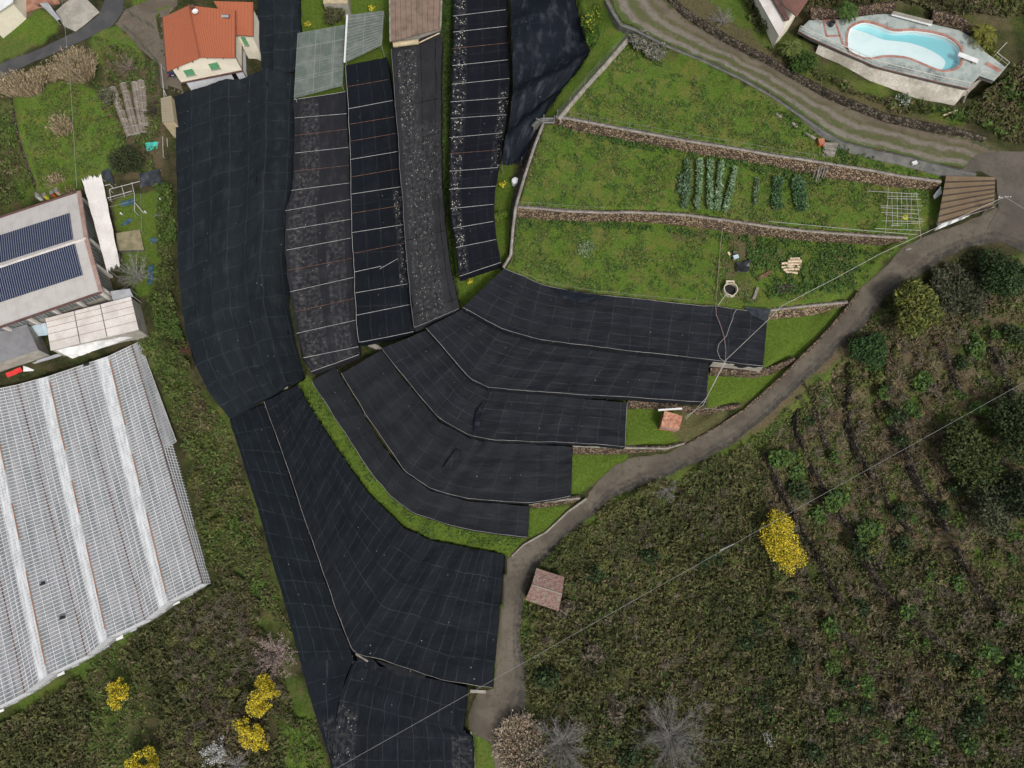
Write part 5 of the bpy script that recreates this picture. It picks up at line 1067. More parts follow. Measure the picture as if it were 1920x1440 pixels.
for i, (px4, lb) in enumerate(((([(225,423),(238,411),(252,410),(240,421)]), 'blue plastic sheet lying below the white pipe frame'), ([(282,446),(303,446),(304,454),(282,455)], 'blue garden table top near the hedge'), ([(288,405),(312,397),(312,403),(292,408)], 'blue tarpaulin scrap at the top of the hedge'), ([(277,500),(288,495),(286,530),(276,535)], 'long dark blue cover by the bare tree'), ([(225,378),(250,372),(252,382),(228,388)], 'dark blue sheet inside the white pipe frame'))):
    g = float(G(*px4[0])[2]); canopy('tarpaulin' if i != 1 else 'garden_table', lb, 'tarpaulin' if i != 1 else 'table', px4, [g+.7]*2+[g+.5]*2, 'blue_tarp', g-.1, posts=(i == 1), ruf=0 if i == 1 else .4)
canopy('pallet', 'pale wooden pallet lying beside the white awning', 'pallet', [(221,467),(234,466),(235,469),(222,471)], [-7.6]*4, 'wood_pale', -8.4)
t, q = canopy('box_shed', 'narrow beige box shed against the upper left corner of the widest net', 'shed', [(301,184),(321,179),(327,228),(304,229)], [.9,.9,.9,.9], 'beige_slats', -3.6, walls='beige_sheet', posts=False)
# white pipe frame
def pipes(name, label, cat, segs, z, mat='rail_white', r=.06, zg=None, legs=(), group=None):
    p0 = P(*segs[0][0], z); t = thing(name, label, cat, (p0[0], p0[1], z-2 if zg is None else zg), group)
    for a, b in segs: m = MB(); za = a[2] if len(a) > 2 else z; zb = b[2] if len(b) > 2 else z; m.tube([P(a[0], a[1], za), P(b[0], b[1], zb)], r, 6); m.build('pipe', mat, t)
    for a in legs:
        p = P(a[0], a[1], z); m = MB(); m.tube([p, (p[0], p[1], float(tz(p[0], p[1]))-.1)], r, 6); m.build('leg', mat, t)
    return t
pipes('pipe_pergola', 'open frame of white pipes between the awning and the hedge', 'frame', [((205,355),(262,340)),((202,371),(248,358)),((228,348),(234,370)),((247,342),(252,364)),((252,364),(252,396)),((252,379),(270,400)),((196,348),(205,346)),((205,355),(208,375)),((205,345),(212,352))], -5.2, legs=[(205,355),(262,340),(202,371),(252,396)])
pipes('pipe_pergola', 'thin grey wire frame beside the hedge, right of the white pipe frame', 'frame', [((264,355),(265,433)),((205,388),(258,375)),((203,376),(250,362))], -6.0, 'rail_grey', .035, legs=[(264,355),(265,433)])
# pile of steel pipes
t = thing('pipe_stack', 'stack of grey steel pipes below the annex', 'pipe stack', G(85, 680))
for i in range(12):
    m = MB(); a = P(55+i*1.5+rnd.uniform(-3, 3), 688-i*1.1+rnd.uniform(-1, 1), -9.0+.07*i); b = P(108+i*1.3+rnd.uniform(-4, 4), 672-i*1.2+rnd.uniform(-1, 1), -8.9+.07*i); m.tube([a, b], .09, 6); m.build('pipe', 'grey_metal', t)

# ------------------------------------------------------------------ the glasshouse
def glasshouse():
    zg, zv, zr = -12.2, -9.0, -7.9; th = 0
    # gutter lines seen from the upper to the lower end
    gut = [((247,648),(380,1095)), ((140,690),(272,1163)), ((33,722),(163,1230)), ((-75,745),(47,1300)), ((-185,775),(-70,1372))]
    rid = [((205,668),(316,1128)), ((92,706),(202,1196)), ((-20,733),(90,1265)), ((-130,760),(-25,1336))]
    t = thing('glasshouse', 'huge white ribbed glasshouse roof with rust red gutters at the left picture edge', 'greenhouse', P(150, 950, zg))
    gp = [(np.array(P(*a, zv)), np.array(P(*b, zv))) for a, b in gut]; rp = [(np.array(P(*a, zr)), np.array(P(*b, zr))) for a, b in rid]
    nb = 84
    for i in range(4):
        for (A, B) in ((gp[i+1], rp[i]), (rp[i], gp[i])):
            bay = MB(); [bay.face([A[0]+(A[1]-A[0])*k_/40, A[0]+(A[1]-A[0])*(k_+1)/40, B[0]+(B[1]-B[0])*(k_+1)/40, B[0]+(B[1]-B[0])*k_/40], 0, [(k_*.9, 0), (k_*.9+.9, 0), (k_*.9+.9, 5), (k_*.9, 5)]) for k_ in range(40)]; q = bay.build('roof_bay', 'greenhouse_glass', t)
            if A is gp[i+1]:
                w0 = [Vector(A[0]+(B[0]-A[0])*g_)+Vector((0, 0, .045)) for g_ in (.62, .96)]; w1 = [Vector(A[1]+(B[1]-A[1])*g_)+Vector((0, 0, .045)) for g_ in (.62, .96)]; ws = MB(); [ws.face([w0[0].lerp(w1[0], k_/40), w0[0].lerp(w1[0], (k_+1)/40), w0[1].lerp(w1[1], (k_+1)/40), w0[1].lerp(w1[1], k_/40)], 0, [(k_*.9, 0), (k_*.9+.9, 0), (k_*.9+.9, 2), (k_*.9, 2)]) for k_ in range(40)]; ws.build('whitewashed_band', 'whitewash', q)
            m = MB(); up = Vector((0, 0, .09))
            for k in range(nb+1):
                f = k/nb; a = Vector(A[0]+(A[1]-A[0])*f)+up; b = Vector(B[0]+(B[1]-B[0])*f)+up; m.bar(a, b, .07, .06)
            for g_ in ((.2, .4, .6, .8) if A is gp[i+1] else (.25, .5, .75)):
                m.bar(Vector(A[0]+(B[0]-A[0])*g_)+up, Vector(A[1]+(B[1]-A[1])*g_)+up, .05, .05)
            m.build('glazing_bars', 'bar_white', q)
    for a, b in gp[:-1]: m = MB(); m.bar(a+[0, 0, .02], b+[0, 0, .02], .17, .16); m.build('gutter', 'gutter_rust', t)
    for j, (a, b) in enumerate(rp):
        m = MB(); m.bar(a+[0, 0, .09], b+[0, 0, .09], .16, .1, 0)
        m.build('ridge_bar', 'rail_white', t)
        for f0, f1 in ((.02, .30), (.42, .55), (.66, .97)): m = MB(); m.bar(a+(b-a)*f0+[0, 0, .16], a+(b-a)*f1+[0, 0, .16], .14, .08); m.build('ridge_strip', 'orange_rust', t)
    # end wall (south) and side wall (east), rows of boards on posts
    def wallstrip(a, b, nm, oa=0, ob=0):
        a = Vector(a); b = Vector(b); ea = Vector((oa, oa*.15, 0)); eb = Vector((ob, ob*.15, 0))
        m = MB(); n = int((b-a).length/.5)
        m.quadm([a, b, (b.x+eb.x, b.y+eb.y, zg), (a.x+ea.x, a.y+ea.y, zg)]); g = m.build(nm, 'greenhouse_glass', t); k = MB()
        for i in range(n+1): p = a.lerp(b, i/n); e_ = ea.lerp(eb, i/n); k.bar((p.x, p.y, p.z+.02), (p.x+e_.x, p.y+e_.y, zg), .07, .09)
        for zz in (.45, .95, 1.5, 2.1): f_ = zz/3.2; k.bar((a.x+ea.x*f_, a.y+ea.y*f_, a.z-zz), (b.x+eb.x*f_, b.y+eb.y*f_, b.z-zz), .07, .09)
        k.build('glazing_bars', 'bar_white', g)
    for i in range(4):
        wallstrip(gp[i+1][1], rp[i][1], 'end_wall'); wallstrip(rp[i][1], gp[i][1], 'end_wall')
    wallstrip(gp[0][0], gp[0][1], 'side_wall', 1.9, .4)
    # sloping side frames at the upper right (raised vents)
    A = (np.array(P(247,648,zv)), np.array(P(308,842,zv))); B = (np.array(P(262,640,zv-.3)), np.array(P(331,828,zv-.9)))
    m = MB(); panel(m, [A[0], A[1], B[1], B[0]], .03); q = m.build('side_vent', 'greenhouse_glass', t); k = MB()
    for i in range(39): f = i/38; k.bar(A[0]+(A[1]-A[0])*f+[0, 0, .06], B[0]+(B[1]-B[0])*f+[0, 0, .06], .075, .06)
    k.bar(B[0]+[0, 0, .06], B[1]+[0, 0, .06], .09, .07); k.build('glazing_bars', 'rail_white', q)
    # benches inside, dark broken panes
    for i in range(4):
        for f in (.18, .42, .66, .88):
            a = gp[i+1][0]+(gp[i][0]-gp[i+1][0])*f; b = gp[i+1][1]+(gp[i][1]-gp[i+1][1])*f; m = MB(); m.bar((a[0], a[1], zg+.8), (b[0], b[1], zg+.8), 1.1, .1); m.build('bench', 'grey_metal' if f != .42 else 'white_paint', t)
    for x, y in ((120,1156),(82,1092),(243,828),(107,750),(165,680)):
        a = P(x-6, y+2, zr+.15 if x > 0 else zr); m = MB(); m.box((a[0], a[1], -8.15), (.9, .45, .05), .25); m.build('open_pane', 'black_plastic', t)
glasshouse()

# ------------------------------------------------------------------ pale polythene frames, brown shed
t, q = canopy('polythene_frame', 'grey green polythene roof frame above the greyish net strip', 'greenhouse', [(558,62),(648,46),(642,160),(551,184)], [.6,.7,.5,.4], 'polythene', -2.4)
for f in (.25, .5, .75):
    for (i, j, k, l) in ((0, 3, 1, 2), (0, 1, 3, 2)):
        m = MB(); m.tube([Vector(q[i]).lerp(Vector(q[j]), f)+Vector((0, 0, .03)), Vector(q[k]).lerp(Vector(q[l]), f)+Vector((0, 0, .03))], .035, 5); m.build('rafter', 'rail_grey', t)
t, q = canopy('polythene_frame', 'slatted grey polythene frame with a white beam on its left edge', 'greenhouse', [(650,28),(720,20),(716,84),(647,117)], [1.9,1.9,1.7,1.7], 'polythene', -1.2)
for i in range(14):
    f = (i+.5)/14; m = MB(); m.tube([Vector(q[0]).lerp(Vector(q[3]), f)+Vector((0, 0, .05)), Vector(q[1]).lerp(Vector(q[2]), f)+Vector((0, 0, .05))], .035, 4); m.build('slat', 'rail_grey', t)
m = MB(); m.bar(P(651,28,2.0), P(646,117,1.8), .3, .14); m.build('beam', 'white_paint', t)
def brown_shed():
    t = thing('brown_shed', 'brown corrugated shed with an open beige front above the petal strewn net', 'shed', P(780, 40, .8))
    q = quad([(730,-50),(830,-50),(826,53),(732,78)], [5.2,5.2,4.9,4.9]); m = MB(); panel(m, q, .15); r = m.build('roof', 'brown_corrugated', t)
    for i in (0.0, 1.0): m = MB(); m.bar(Vector(q[0]).lerp(Vector(q[1]), i)+Vector((0, 0, .05)), Vector(q[3]).lerp(Vector(q[2]), i)+Vector((0, 0, .05)), .25, .16); m.build('verge', 'coping', r)
    m = MB(); w = [(q[0][0]+.3, q[0][1], 4.9), (q[1][0]-.3, q[1][1], 4.9), (q[2][0]-.3, q[2][1]+.8, 4.7), (q[3][0]+.3, q[3][1]+.8, 4.7)]; m.prism(w, .4); m.build('wall', 'concrete', t)
    m = MB(); m.tube([P(737,84,3.9), P(785,78,3.9)], .42, 10); m.build('rolled_blind', 'beige_sheet', t, smooth=True)
    m = MB(); m.tube([P(786,80,3.7), P(824,62,3.7)], .1, 6); m.build('front_beam', 'wood_pale', t)
    m = MB(); f = quad([(787,72),(826,58),(827,70),(788,82)], [3.6,3.6,3.2,3.2]); panel(m, f, .1); m.build('opening_shade', 'void_shade', t)  # solid panel coloured as the shade of the interior
brown_shed()

# ------------------------------------------------------------------ shed, huts on the right
def plank_shed():
    t = thing('plank_shed', 'brown shed roofed with overlapping mossy planks at the road junction', 'shed', P(1815, 380, 6.6))
    n = 7; A = [(1774,329),(1758,419)]; B = [(1866,332),(1864,386)]; z = 9.1
    for i in range(n):
        f0, f1 = i/n, (i+1)/n+.012; L = lambda S, f: (S[0][0]+(S[1][0]-S[0][0])*f, S[0][1]+(S[1][1]-S[0][1])*f)
        zz = z-.16*i; q = [P(*L(A, f0), zz+.0), P(*L(B, f0), zz), P(*L(B, f1), zz-.14+.20*0), P(*L(A, f1), zz-.14)]
        m = MB(); panel(m, q, .07); m.bar(Vector(q[3])+Vector((0, .1, .06)), Vector(q[2])+Vector((0, .1, .06)), .2, .05, 1); m.build('roof_board', ['old_corrugated', 'shed_seam'], t)
    k = [P(1777,334,7.7), P(1862,337,7.7), P(1861,384,7.7), P(1763,414,7.7)]; m = MB(); m.prism(k, 5.4); m.build('wall', 'concrete', t)
    m = MB(); m.bar(P(1757,421,8.1), P(1866,388,8.1), .12, .2); m.build('fascia', 'wood_grey', t)
plank_shed()
canopy('water_butt_lid', 'pale grey panel leaning on the left side of the mossy shed', 'panel', [(1764,349),(1766,363),(1752,374),(1750,367)], [8.4,8.2,7.4,7.5], 'grey_metal', 6.6, posts=False, th=.06)
t = thing('sheet_stack', 'row of leaning white corrugated sheets along the road below the mossy shed', 'sheets', G(1790, 425))
for i in range(9):
    x = 1752+i*7.2; y = 433-i*3.0; m = MB(); panel(m, quad([(x,y),(x+7,y-3),(x+14,y-13),(x+7,y-10)], [7.15,7.2,8.0,7.95]), .04); m.build('sheet', 'plastic_white' if i % 3 else 'grey_metal', t)
pipes('trellis', 'thin white trellis of poles over the right end of the bean terrace', 'trellis',
    [((1666,352),(1660,438)),((1718,360),(1727,447)),((1626,358),(1723,364)),((1663,368),(1722,368)),((1665,372),(1727,374)),((1651,386),(1730,386)),((1652,389),(1727,394)),((1652,398),(1722,401)),((1660,402),(1730,411)),((1653,414),(1732,415)),((1672,420),(1728,418)),((1640,428),(1725,432)),((1672,360),(1674,425)),((1682,360),(1683,425)),((1690,360),(1691,424)),((1700,362),(1702,430)),((1709,362),(1708,410)),((1440,415),(1620,432)),((1620,432),(1720,440)),((1670,423),(1690,423))], 7.9, 'rail_white', .03, legs=[(1666,352),(1660,438),(1718,360),(1727,447)])
t = tree('flower', 'lone bright yellow flowering plant under the white trellis', 'plant', 1697, 407, .45, .5, [(.75,.72,.08),(.6,.6,.05)], 90, .2, trunk=False, seed=4, crown_name='blossom')
def small_hut(name, label, A, z, mat, gz, ridge=None, wallm='concrete'):
    q = quad(A, z); t = thing(name, label, 'hut', (q[0][0], q[0][1], gz)); m = MB()
    if ridge is not None:
        a, b = P(*ridge[0], ridge[2]), P(*ridge[1], ridge[2]); panel(m, [q[0], q[1], b, a], .12); panel(m, [a, b, q[2], q[3]], .12)
    else: panel(m, q, .12)
    r = m.build('roof', mat, t)
    if ridge is not None: m = MB(); m.tube([a, b], .12, 6); m.build('ridge_tiles', 'coping', r)
    c = np.mean(np.array(q), 0); m = MB(); m.prism([(p[0]*.93+c[0]*.07, p[1]*.93+c[1]*.07, min(z)-.15) for p in q], gz-.3); m.build('wall', wallm, t)
    return t, q
small_hut('stone_hut', 'old hut with a lichen covered tile roof standing right beside the lane', [(1006,1065),(1058,1082),(1047,1146),(985,1125)], [-3.1,-3.1,-3.2,-3.2], 'mossy_tiles', -6.4, ((997,1096),(1054,1114),-2.75), 'drystone_brown')
t, q = small_hut('tiled_hut', 'tiny hut with a red tile roof on the grass beside the road', [(1246,770),(1280,780),(1273,806),(1239,800)], [1.5,1.3,1.0,1.2], 'hut_tiles', -1.1, None, 'brick_red')
m = MB(); m.bar(P(1234,769,1.9), P(1279,766,1.9), .24, .2); m.build('beam', 'white_paint', t)
m = MB(); m.tube([P(1238,801,1.2), P(1272,807,1.0)], .09, 6); m.build('gutter', 'coping', t)
def mast(px, py, z):
    p = P(px, py, z); g = float(tz(p[0], p[1])); return p, g
# top right outbuilding
t = thing('outbuilding', 'outbuilding with a rusty corrugated roof and a pale lean-to in the top right corner', 'building', P(1465, 10, 11.5))
m = MB(); panel(m, quad([(1452,-45),(1535,-30),(1494,32),(1468,8)], [16,16,15.6,15.6]), .12); m.build('roof', 'rusty_corrugated', t)
m = MB(); panel(m, quad([(1412,-20),(1440,-30),(1474,42),(1462,70)], [14.6,14.9,14.6,14.2]), .1); m.build('lean_to_roof', 'white_roof', t)
m = MB(); m.prism(quad([(1415,-40),(1528,-35),(1490,30),(1464,60)], [14.1,14.1,14.1,14.1]), 10.5); m.build('wall', 'plaster_cream', t)
m = MB(); m.bar(P(1442,-20,15.2), P(1476,38,15.0), .7, .3); m.build('gutter', 'gutter_brown', t)
t = thing('outbuilding', 'corner of a pale building with a white roof at the top left edge', 'building', P(-8, -4, -2))
m = MB(); panel(m, quad([(-60,-40),(27,-40),(24,3),(-30,40)], [2,2,2,2]), .15); m.build('roof', 'plastic_white', t); m = MB(); m.prism(quad([(-58,-38),(23,-38),(20,2),(-28,36)], [1.8]*4), -3.2); m.build('wall', 'plaster_cream', t)
canopy('shed', 'small beige shed half hidden by an olive bush at the top edge', 'shed', [(605,-30),(650,-30),(652,6),(606,6)], [1.4]*4, 'beige_sheet', -2, walls='concrete', posts=False)
canopy('awning', 'small grey shed roof by the top left lane', 'shed', [(74,6),(90,5),(112,35),(106,38)], [-1.2]*4, 'grey_metal', -2.6, posts=True)

# ------------------------------------------------------------------ the pool terrace
def pool():
    zd = 13.0; t = thing('pool_terrace', 'grey paved pool terrace on a concrete wall above the track', 'terrace', P(1680, 100, 10.2))
    deck = [(1497,57),(1517,38),(1570,37),(1600,33),(1640,27),(1672,26),(1747,45),(1800,57),(1830,75),(1846,97),(1862,108),(1885,126),(1864,152),(1836,142),(1816,165),(1760,153),(1690,136),(1640,123),(1590,101),(1520,70)]
    water = [(1590,68),(1592,60),(1596,52),(1610,44),(1627,42),(1652,49),(1672,57),(1690,58),(1710,57),(1740,60),(1770,67),(1790,78),(1801,92),(1802,110),(1795,125),(1775,131),(1757,129),(1735,120),(1705,108),(1680,104),(1655,104),(1632,108),(1610,104),(1592,93),(1590,82)]
    def closed_smooth(pts, n):
        p = np.array(pts, float); k = len(p); out = []
        for i in range(k):
            p0, p1, p2, p3 = p[(i-1) % k], p[i], p[(i+1) % k], p[(i+2) % k]
            for j in range(n): s = j/n; out.append(.5*((2*p1)+(-p0+p2)*s+(2*p0-5*p1+4*p2-p3)*s*s+(-p0+3*p1-3*p2+p3)*s**3))
        return out
    wp = [P(x, y, zd) for x, y in closed_smooth(water, 4)]; c = np.mean(np.array(wp), 0)
    def grow(d):
        o = []; n = len(wp)
        for i in range(n):
            a = np.array(wp[i-1]); b = np.array(wp[(i+1) % n]); e = (b-a)[:2]; e /= np.linalg.norm(e); nn = np.array([e[1], -e[0]])
            q = np.array(wp[i]); 
            if ((q[:2]+nn)-c[:2]).dot(nn) < 0 and False: nn = -nn
            o.append(q[:2]+nn*d*SGN)
        return o
    area = sum(wp[i][0]*wp[(i+1) % len(wp)][1]-wp[(i+1) % len(wp)][0]*wp[i][1] for i in range(len(wp))); SGN = 1 if area > 0 else -1
    outer = grow(.36); n = len(wp)
    # deck: outline joined to the pool edge by a triangle fill
    import bmesh
    bm = bmesh.new(); dv = [bm.verts.new(P(x, y, zd)) for x, y in deck]; pv = [bm.verts.new((q[0], q[1], zd)) for q in outer]
    ed = [bm.edges.new((dv[i], dv[(i+1) % len(dv)])) for i in range(len(dv))]+[bm.edges.new((pv[i], pv[(i+1) % n])) for i in range(n)]
    bmesh.ops.triangle_fill(bm, use_beauty=True, use_dissolve=False, edges=ed)
    off = LOC[t.name]
    for v in bm.verts: v.co -= off
    me = D.meshes.new('deck'); bm.to_mesh(me); bm.free(); me.materials.append(MATS['crazy_paving']); o = D.objects.new('deck', me); COL.objects.link(o); o.parent = t
    # coping ring, basin, water
    m = MB()
    for i in range(n):
        j = (i+1) % n; a, b = wp[i], wp[j]; c1, d1 = outer[j], outer[i]; m.face([(d1[0], d1[1], zd-.3), (c1[0], c1[1], zd-.3), (c1[0], c1[1], zd+.05), (d1[0], d1[1], zd+.05)]); m.face([(d1[0], d1[1], zd+.05), (c1[0], c1[1], zd+.05), (b[0], b[1], zd+.05), (a[0], a[1], zd+.05)]); m.face([(a[0], a[1], zd+.05), (b[0], b[1], zd+.05), (b[0], b[1], zd-.15), (a[0], a[1], zd-.15)])
    m.build('coping', 'coping_red', t)
    m = MB()
    for i in range(n): j = (i+1) % n; m.face([(wp[i][0], wp[i][1], zd-.15), (wp[j][0], wp[j][1], zd-.15), (wp[j][0], wp[j][1], zd-1.2), (wp[i][0], wp[i][1], zd-1.2)])
    bs = m.build('basin', 'pool_shallow', t); m = MB(); m.face([(p[0], p[1], zd-.9) for p in wp]); m.build('deep_floor', 'pool_deep', bs)
    sh = [(1587,55),(1612,58),(1632,65),(1655,74),(1690,78),(1712,82),(1735,90),(1755,100),(1772,114),(1768,128),(1757,131),(1735,122),(1705,110),(1680,106),(1655,106),(1632,110),(1610,107),(1587,96)]
    m = MB(); top = [P(x, y, zd-.42) for x, y in closed_smooth(sh, 3)]; m.face(top); m.build('shallow_shelf', 'pool_shallow', bs)
    m = MB(); m.face([(p[0], p[1], zd-.2) for p in wp]); m.build('water', 'pool_water', t)
    # slab edge, red trim, support wall
    edge = [(1497,57),(1520,70),(1590,101),(1640,123),(1690,136),(1760,153),(1816,165)]
    e = resample(np.array([P(x, y, zd) for x, y in edge]), 40); m = MB()
    for a, b in zip(e[:-1], e[1:]): m.quadm([(a[0], a[1]-.02, zd+.02), (b[0], b[1]-.02, zd+.02), (b[0], b[1]-.02, zd-.16), (a[0], a[1]-.02, zd-.16)])
    m.build('brick_edge', 'coping_red', t)
    m = MB(); lo = [P(x, y, zd-.17) for x, y in deck]
    for i in range(len(lo)): a_, b_ = lo[i], lo[(i+1) % len(lo)]; m.quadm([a_, b_, (b_[0], b_[1], zd-.75), (a_[0], a_[1], zd-.75)])
    m.build('slab_edge', 'concrete_dark', t)
    wl = [(1535,85),(1600,113),(1645,131),(1700,145),(1760,160),(1806,170)]; e = resample(np.array([P(x, y-1, zd-.7) for x, y in wl]), 40); m = MB()
    b = e.copy(); b[:, 2] = 8.9; b[:, 1] -= 1.1
    for i in range(39): m.quadm([tuple(e[i]), tuple(e[i+1]), tuple(b[i+1]), tuple(b[i])])
    k = P(1850,140,zd-.7); m.quadm([tuple(e[-1]), k, (k[0], k[1], 8.9), tuple(b[-1])]); m.build('support_wall', 'stained_wall', t)
    for x, y in ((1732,152),(1744,155)): p = P(x, y, 12.2); m = MB(); m.tube([p, (p[0], p[1]-.05, 9.2)], .07, 6); m.build('post', 'wood_dark', t)
    # railing
    rl = [(1497,57),(1520,69),(1590,100),(1640,122),(1690,135),(1760,152),(1816,164),(1836,141),(1864,151),(1885,125),(1862,107),(1880,88)]
    w = [np.array(P(x, y, zd)) for x, y in rl]
    for hh in (.5, .95): m = MB(); m.tube([(p[0], p[1], zd+hh) for p in w], .05 if hh > .9 else .025, 6); m.build('handrail', 'rail_cream', t)
    d = resample(np.array(w), 34)
    for p in d: m = MB(); m.tube([(p[0], p[1], zd), (p[0], p[1], zd+.95)], .03, 5); m.build('rail_post', 'rail_cream', t)
    # brick rectangle and steps
    m = MB()
    for a, b_ in (((1544,39),(1566,38)),((1566,38),(1575,67)),((1575,67),(1550,68)),((1550,68),(1544,39)),((1575,67),(1580,82)),((1580,82),(1592,97))): m.bar(P(*a, zd+.02), P(*b_, zd+.02), .3, .06)
    m.build('brick_inlay', 'coping_red', t)
    m = MB(); q = quad([(1845,120),(1852,116),(1880,131),(1873,136)], [zd+.02]*4); panel(m, q, .02); m.build('landing', 'coping_red', t)
pool()
t = thing('diving_board', 'white diving board over the right end of the pool', 'diving board', P(1815, 108, 13.0))
m = MB(); m.bar(P(1797,101,13.55), P(1834,115,13.5), .75, .1); m.build('board', 'plastic_white', t)
for x, y in ((1812,107),(1829,114)): m = MB(); p = P(x, y, 13.5); m.box((p[0], p[1], 13.24), (.55, .5, .44), -.35); m.build('pedestal', 'concrete', t)
t = thing('bench', 'long pale bench at the back edge of the pool terrace', 'bench', P(1710, 35, 13.0))
m = MB(); m.bar(P(1672,26,13.5), P(1747,46,13.5), .5, .1); m.build('seat', 'plastic_white', t); m = MB(); m.bar(P(1673,23,13.9), P(1748,42,13.9), .08, .5); m.build('backrest', 'concrete', t)
for f in (.1, .5, .9): m = MB(); p = Vector(P(1672,26,13.2)).lerp(Vector(P(1747,46,13.2)), f); m.box(p, (.2, .45, .4), -.2); m.build('leg', 'concrete', t)
m = MB(); a = P(1557, 48, 13.0); m.lathe(a, [(.0, 0), (.35, 0), (.42, .3), (.45, .75), (.36, .8), (.3, .72), (0, .7)], 14); tag(m.build('planter', 'black_plastic', smooth=True, base=a), 'dark round planter inside the brick rectangle on the pool terrace', 'planter')
wall('rock_bank', 'rocky bank behind the left end of the pool terrace', 'rock bank', [(1520,18),(1570,22),(1620,15),(1680,6)], 14.4, [(1520,36),(1570,35),(1620,29),(1678,24)], 12.9, 'drystone_brown', False, .5, 51, .4)
wall('rock_bank', 'rocky bank behind the right end of the pool terrace', 'rock bank', [(1750,22),(1785,30),(1815,42)], 14.6, [(1745,44),(1785,52),(1822,66)], 12.9, 'drystone_brown', False, .5, 52, .4)
canopy('plank', 'pale plank lying in the grass below the pool terrace corner', 'plank', [(1768,215),(1795,205),(1796,207),(1770,217)], [10.0,10.3,10.3,10.0], 'wood_pale', 9.6, posts=False, th=.1)
canopy('plank', 'pale board leaning at the corner of the pool terrace', 'plank', [(1805,192),(1813,171),(1816,172),(1808,193)], [10.2,12,12,10.2], 'coping', 9.6, posts=False, th=.1)

# ------------------------------------------------------------------ small things of the garden
def at(px, py, dz=0): g = G(px, py); return (g[0], g[1], g[2]+dz)
g = at(966, 345); t = thing('water_barrel', 'white plastic water barrel beside the striped net', 'barrel', g)
m = MB(); m.lathe(g, [(0, 0), (.52, 0), (.58, .15), (.58, 1.0), (.5, 1.15), (.35, 1.2), (0, 1.2)], 20); m.build('body', 'plastic_white', t, smooth=True); m = MB(); m.lathe((g[0], g[1], g[2]+1.2), [(0, .08), (.28, .08), (.3, 0)], 16); m.build('lid', 'plastic_white', t)
g = at(1367, 546); t = thing('cistern_ring', 'round cream concrete cistern ring with a dark open top on the third terrace', 'cistern', g)
m = MB(); m.lathe(g, [(1.02, 0), (1.05, 1.0), (.93, 1.0), (.9, .1)], 28); m.build('ring', 'cream_concrete', t, smooth=False); m = MB(); m.lathe(g, [(.0, .35), (.9, .35)], 24); m.build('dark_bottom', 'void_shade', t)  # dark disc paints the shade down in the ring
m = MB(); m.box((g[0], g[1]+1.1, g[2]+.75), (1.25, .45, .5), -.05); m.build('inlet_box', 'cream_concrete', t); m = MB(); m.box((g[0]+.1, g[1]-1.1, g[2]+.85), (.6, .35, .3), .2); m.build('spout', 'cream_concrete', t)
logs = [(1475,490,1501,489),(1463,497,1474,496),(1475,497,1500,497),(1464,502,1499,501),(1480,486,1498,486),(1467,507,1497,506),(1470,511,1494,513),(1475,493,1500,493)]
for i, (x0, y0, x1, y1) in enumerate(logs):
    a = at(x0, y0, .22+(.3 if i in (1, 7) else 0)); b = at(x1, y1, .22+(.3 if i in (1, 7) else 0)); m = MB(); m.tube([a, tuple(Vector(a).lerp(Vector(b), .5)+Vector((0, .03, .02))), b], .17+.02*(i % 3), 9); o = m.build('log', 'wood_pale'); tag(o, ['long pale log, second from the top of the pile', 'short pale log sticking out left of the pile', 'long pale log in the middle of the pile', 'longest pale log, under the short one', 'thin pale log at the very top of the pile', 'pale log second from the bottom of the pile', 'short pale log at the very bottom of the pile', 'upper pale log lying on the others'][i], 'log', 'pale logs piled on the third terrace')
for i, (x0, y0, x1, y1, mt, lb) in enumerate([(1418,524,1446,510,'rust','reddish old beam lying between the cistern and the logs'), (1412,562,1420,540,'wood_grey','grey board lying right of the cistern')]):
    a = at(x0, y0, .18); b = at(x1, y1, .2); m = MB(); m.bar(a, b, .42, .26); tag(m.build('beam', mt), lb, 'beam')
for i in range(11):
    x = 1455+rnd.uniform(-3, 8); y = 536+i*1.1+rnd.uniform(-2, 2); a = at(x, y+rnd.uniform(-3, 3), .1+.06*(i % 4)); b = at(x+rnd.uniform(18, 30), y+rnd.uniform(-6, 5), .15+.07*(i % 3)); m = MB(); m.tube([a, tuple(Vector(a).lerp(Vector(b), .5)+Vector((0, 0, .08))), b], rnd.uniform(.05, .1), 6); tag(m.build('branch', 'wood_dark'), 'dark dry branch in the heap below the pale logs', 'branch', 'dark branches heaped below the pale logs')
canopy('tarpaulin', 'crumpled black plastic sheet in the weeds above the cistern', 'tarpaulin', [(1380,492),(1408,488),(1404,508),(1382,512)], [4.9,4.9,4.8,4.8], 'black_plastic', 4.4, posts=False, ruf=.7)
t = thing('barrow', 'small pale blue garden cart left of the black plastic', 'cart', at(1378, 484)); g = at(1378, 484); m = MB(); m.box((g[0], g[1], g[2]+.4), (.8, .55, .4), .3); m.build('tray', 'lightblue', t); m = MB(); m.box((g[0]-.1, g[1]+.8, g[2]+.35), (.5, .35, .3), .2); m.build('bucket', 'concrete_dark', t)
for s in (-1, 1): m = MB(); m.tube([(g[0]+s*.4, g[1]-.1, g[2]+.2), (g[0]+s*.48, g[1]-.1, g[2]+.2)], .2, 10); m.build('wheel', 'tyre', t)
m = MB(); a = at(1368, 479, .15); m.bar(a, at(1364, 474, .3), .3, .1); tag(m.build('board', 'wood_pale'), 'short pale board beside the pale blue cart', 'board')
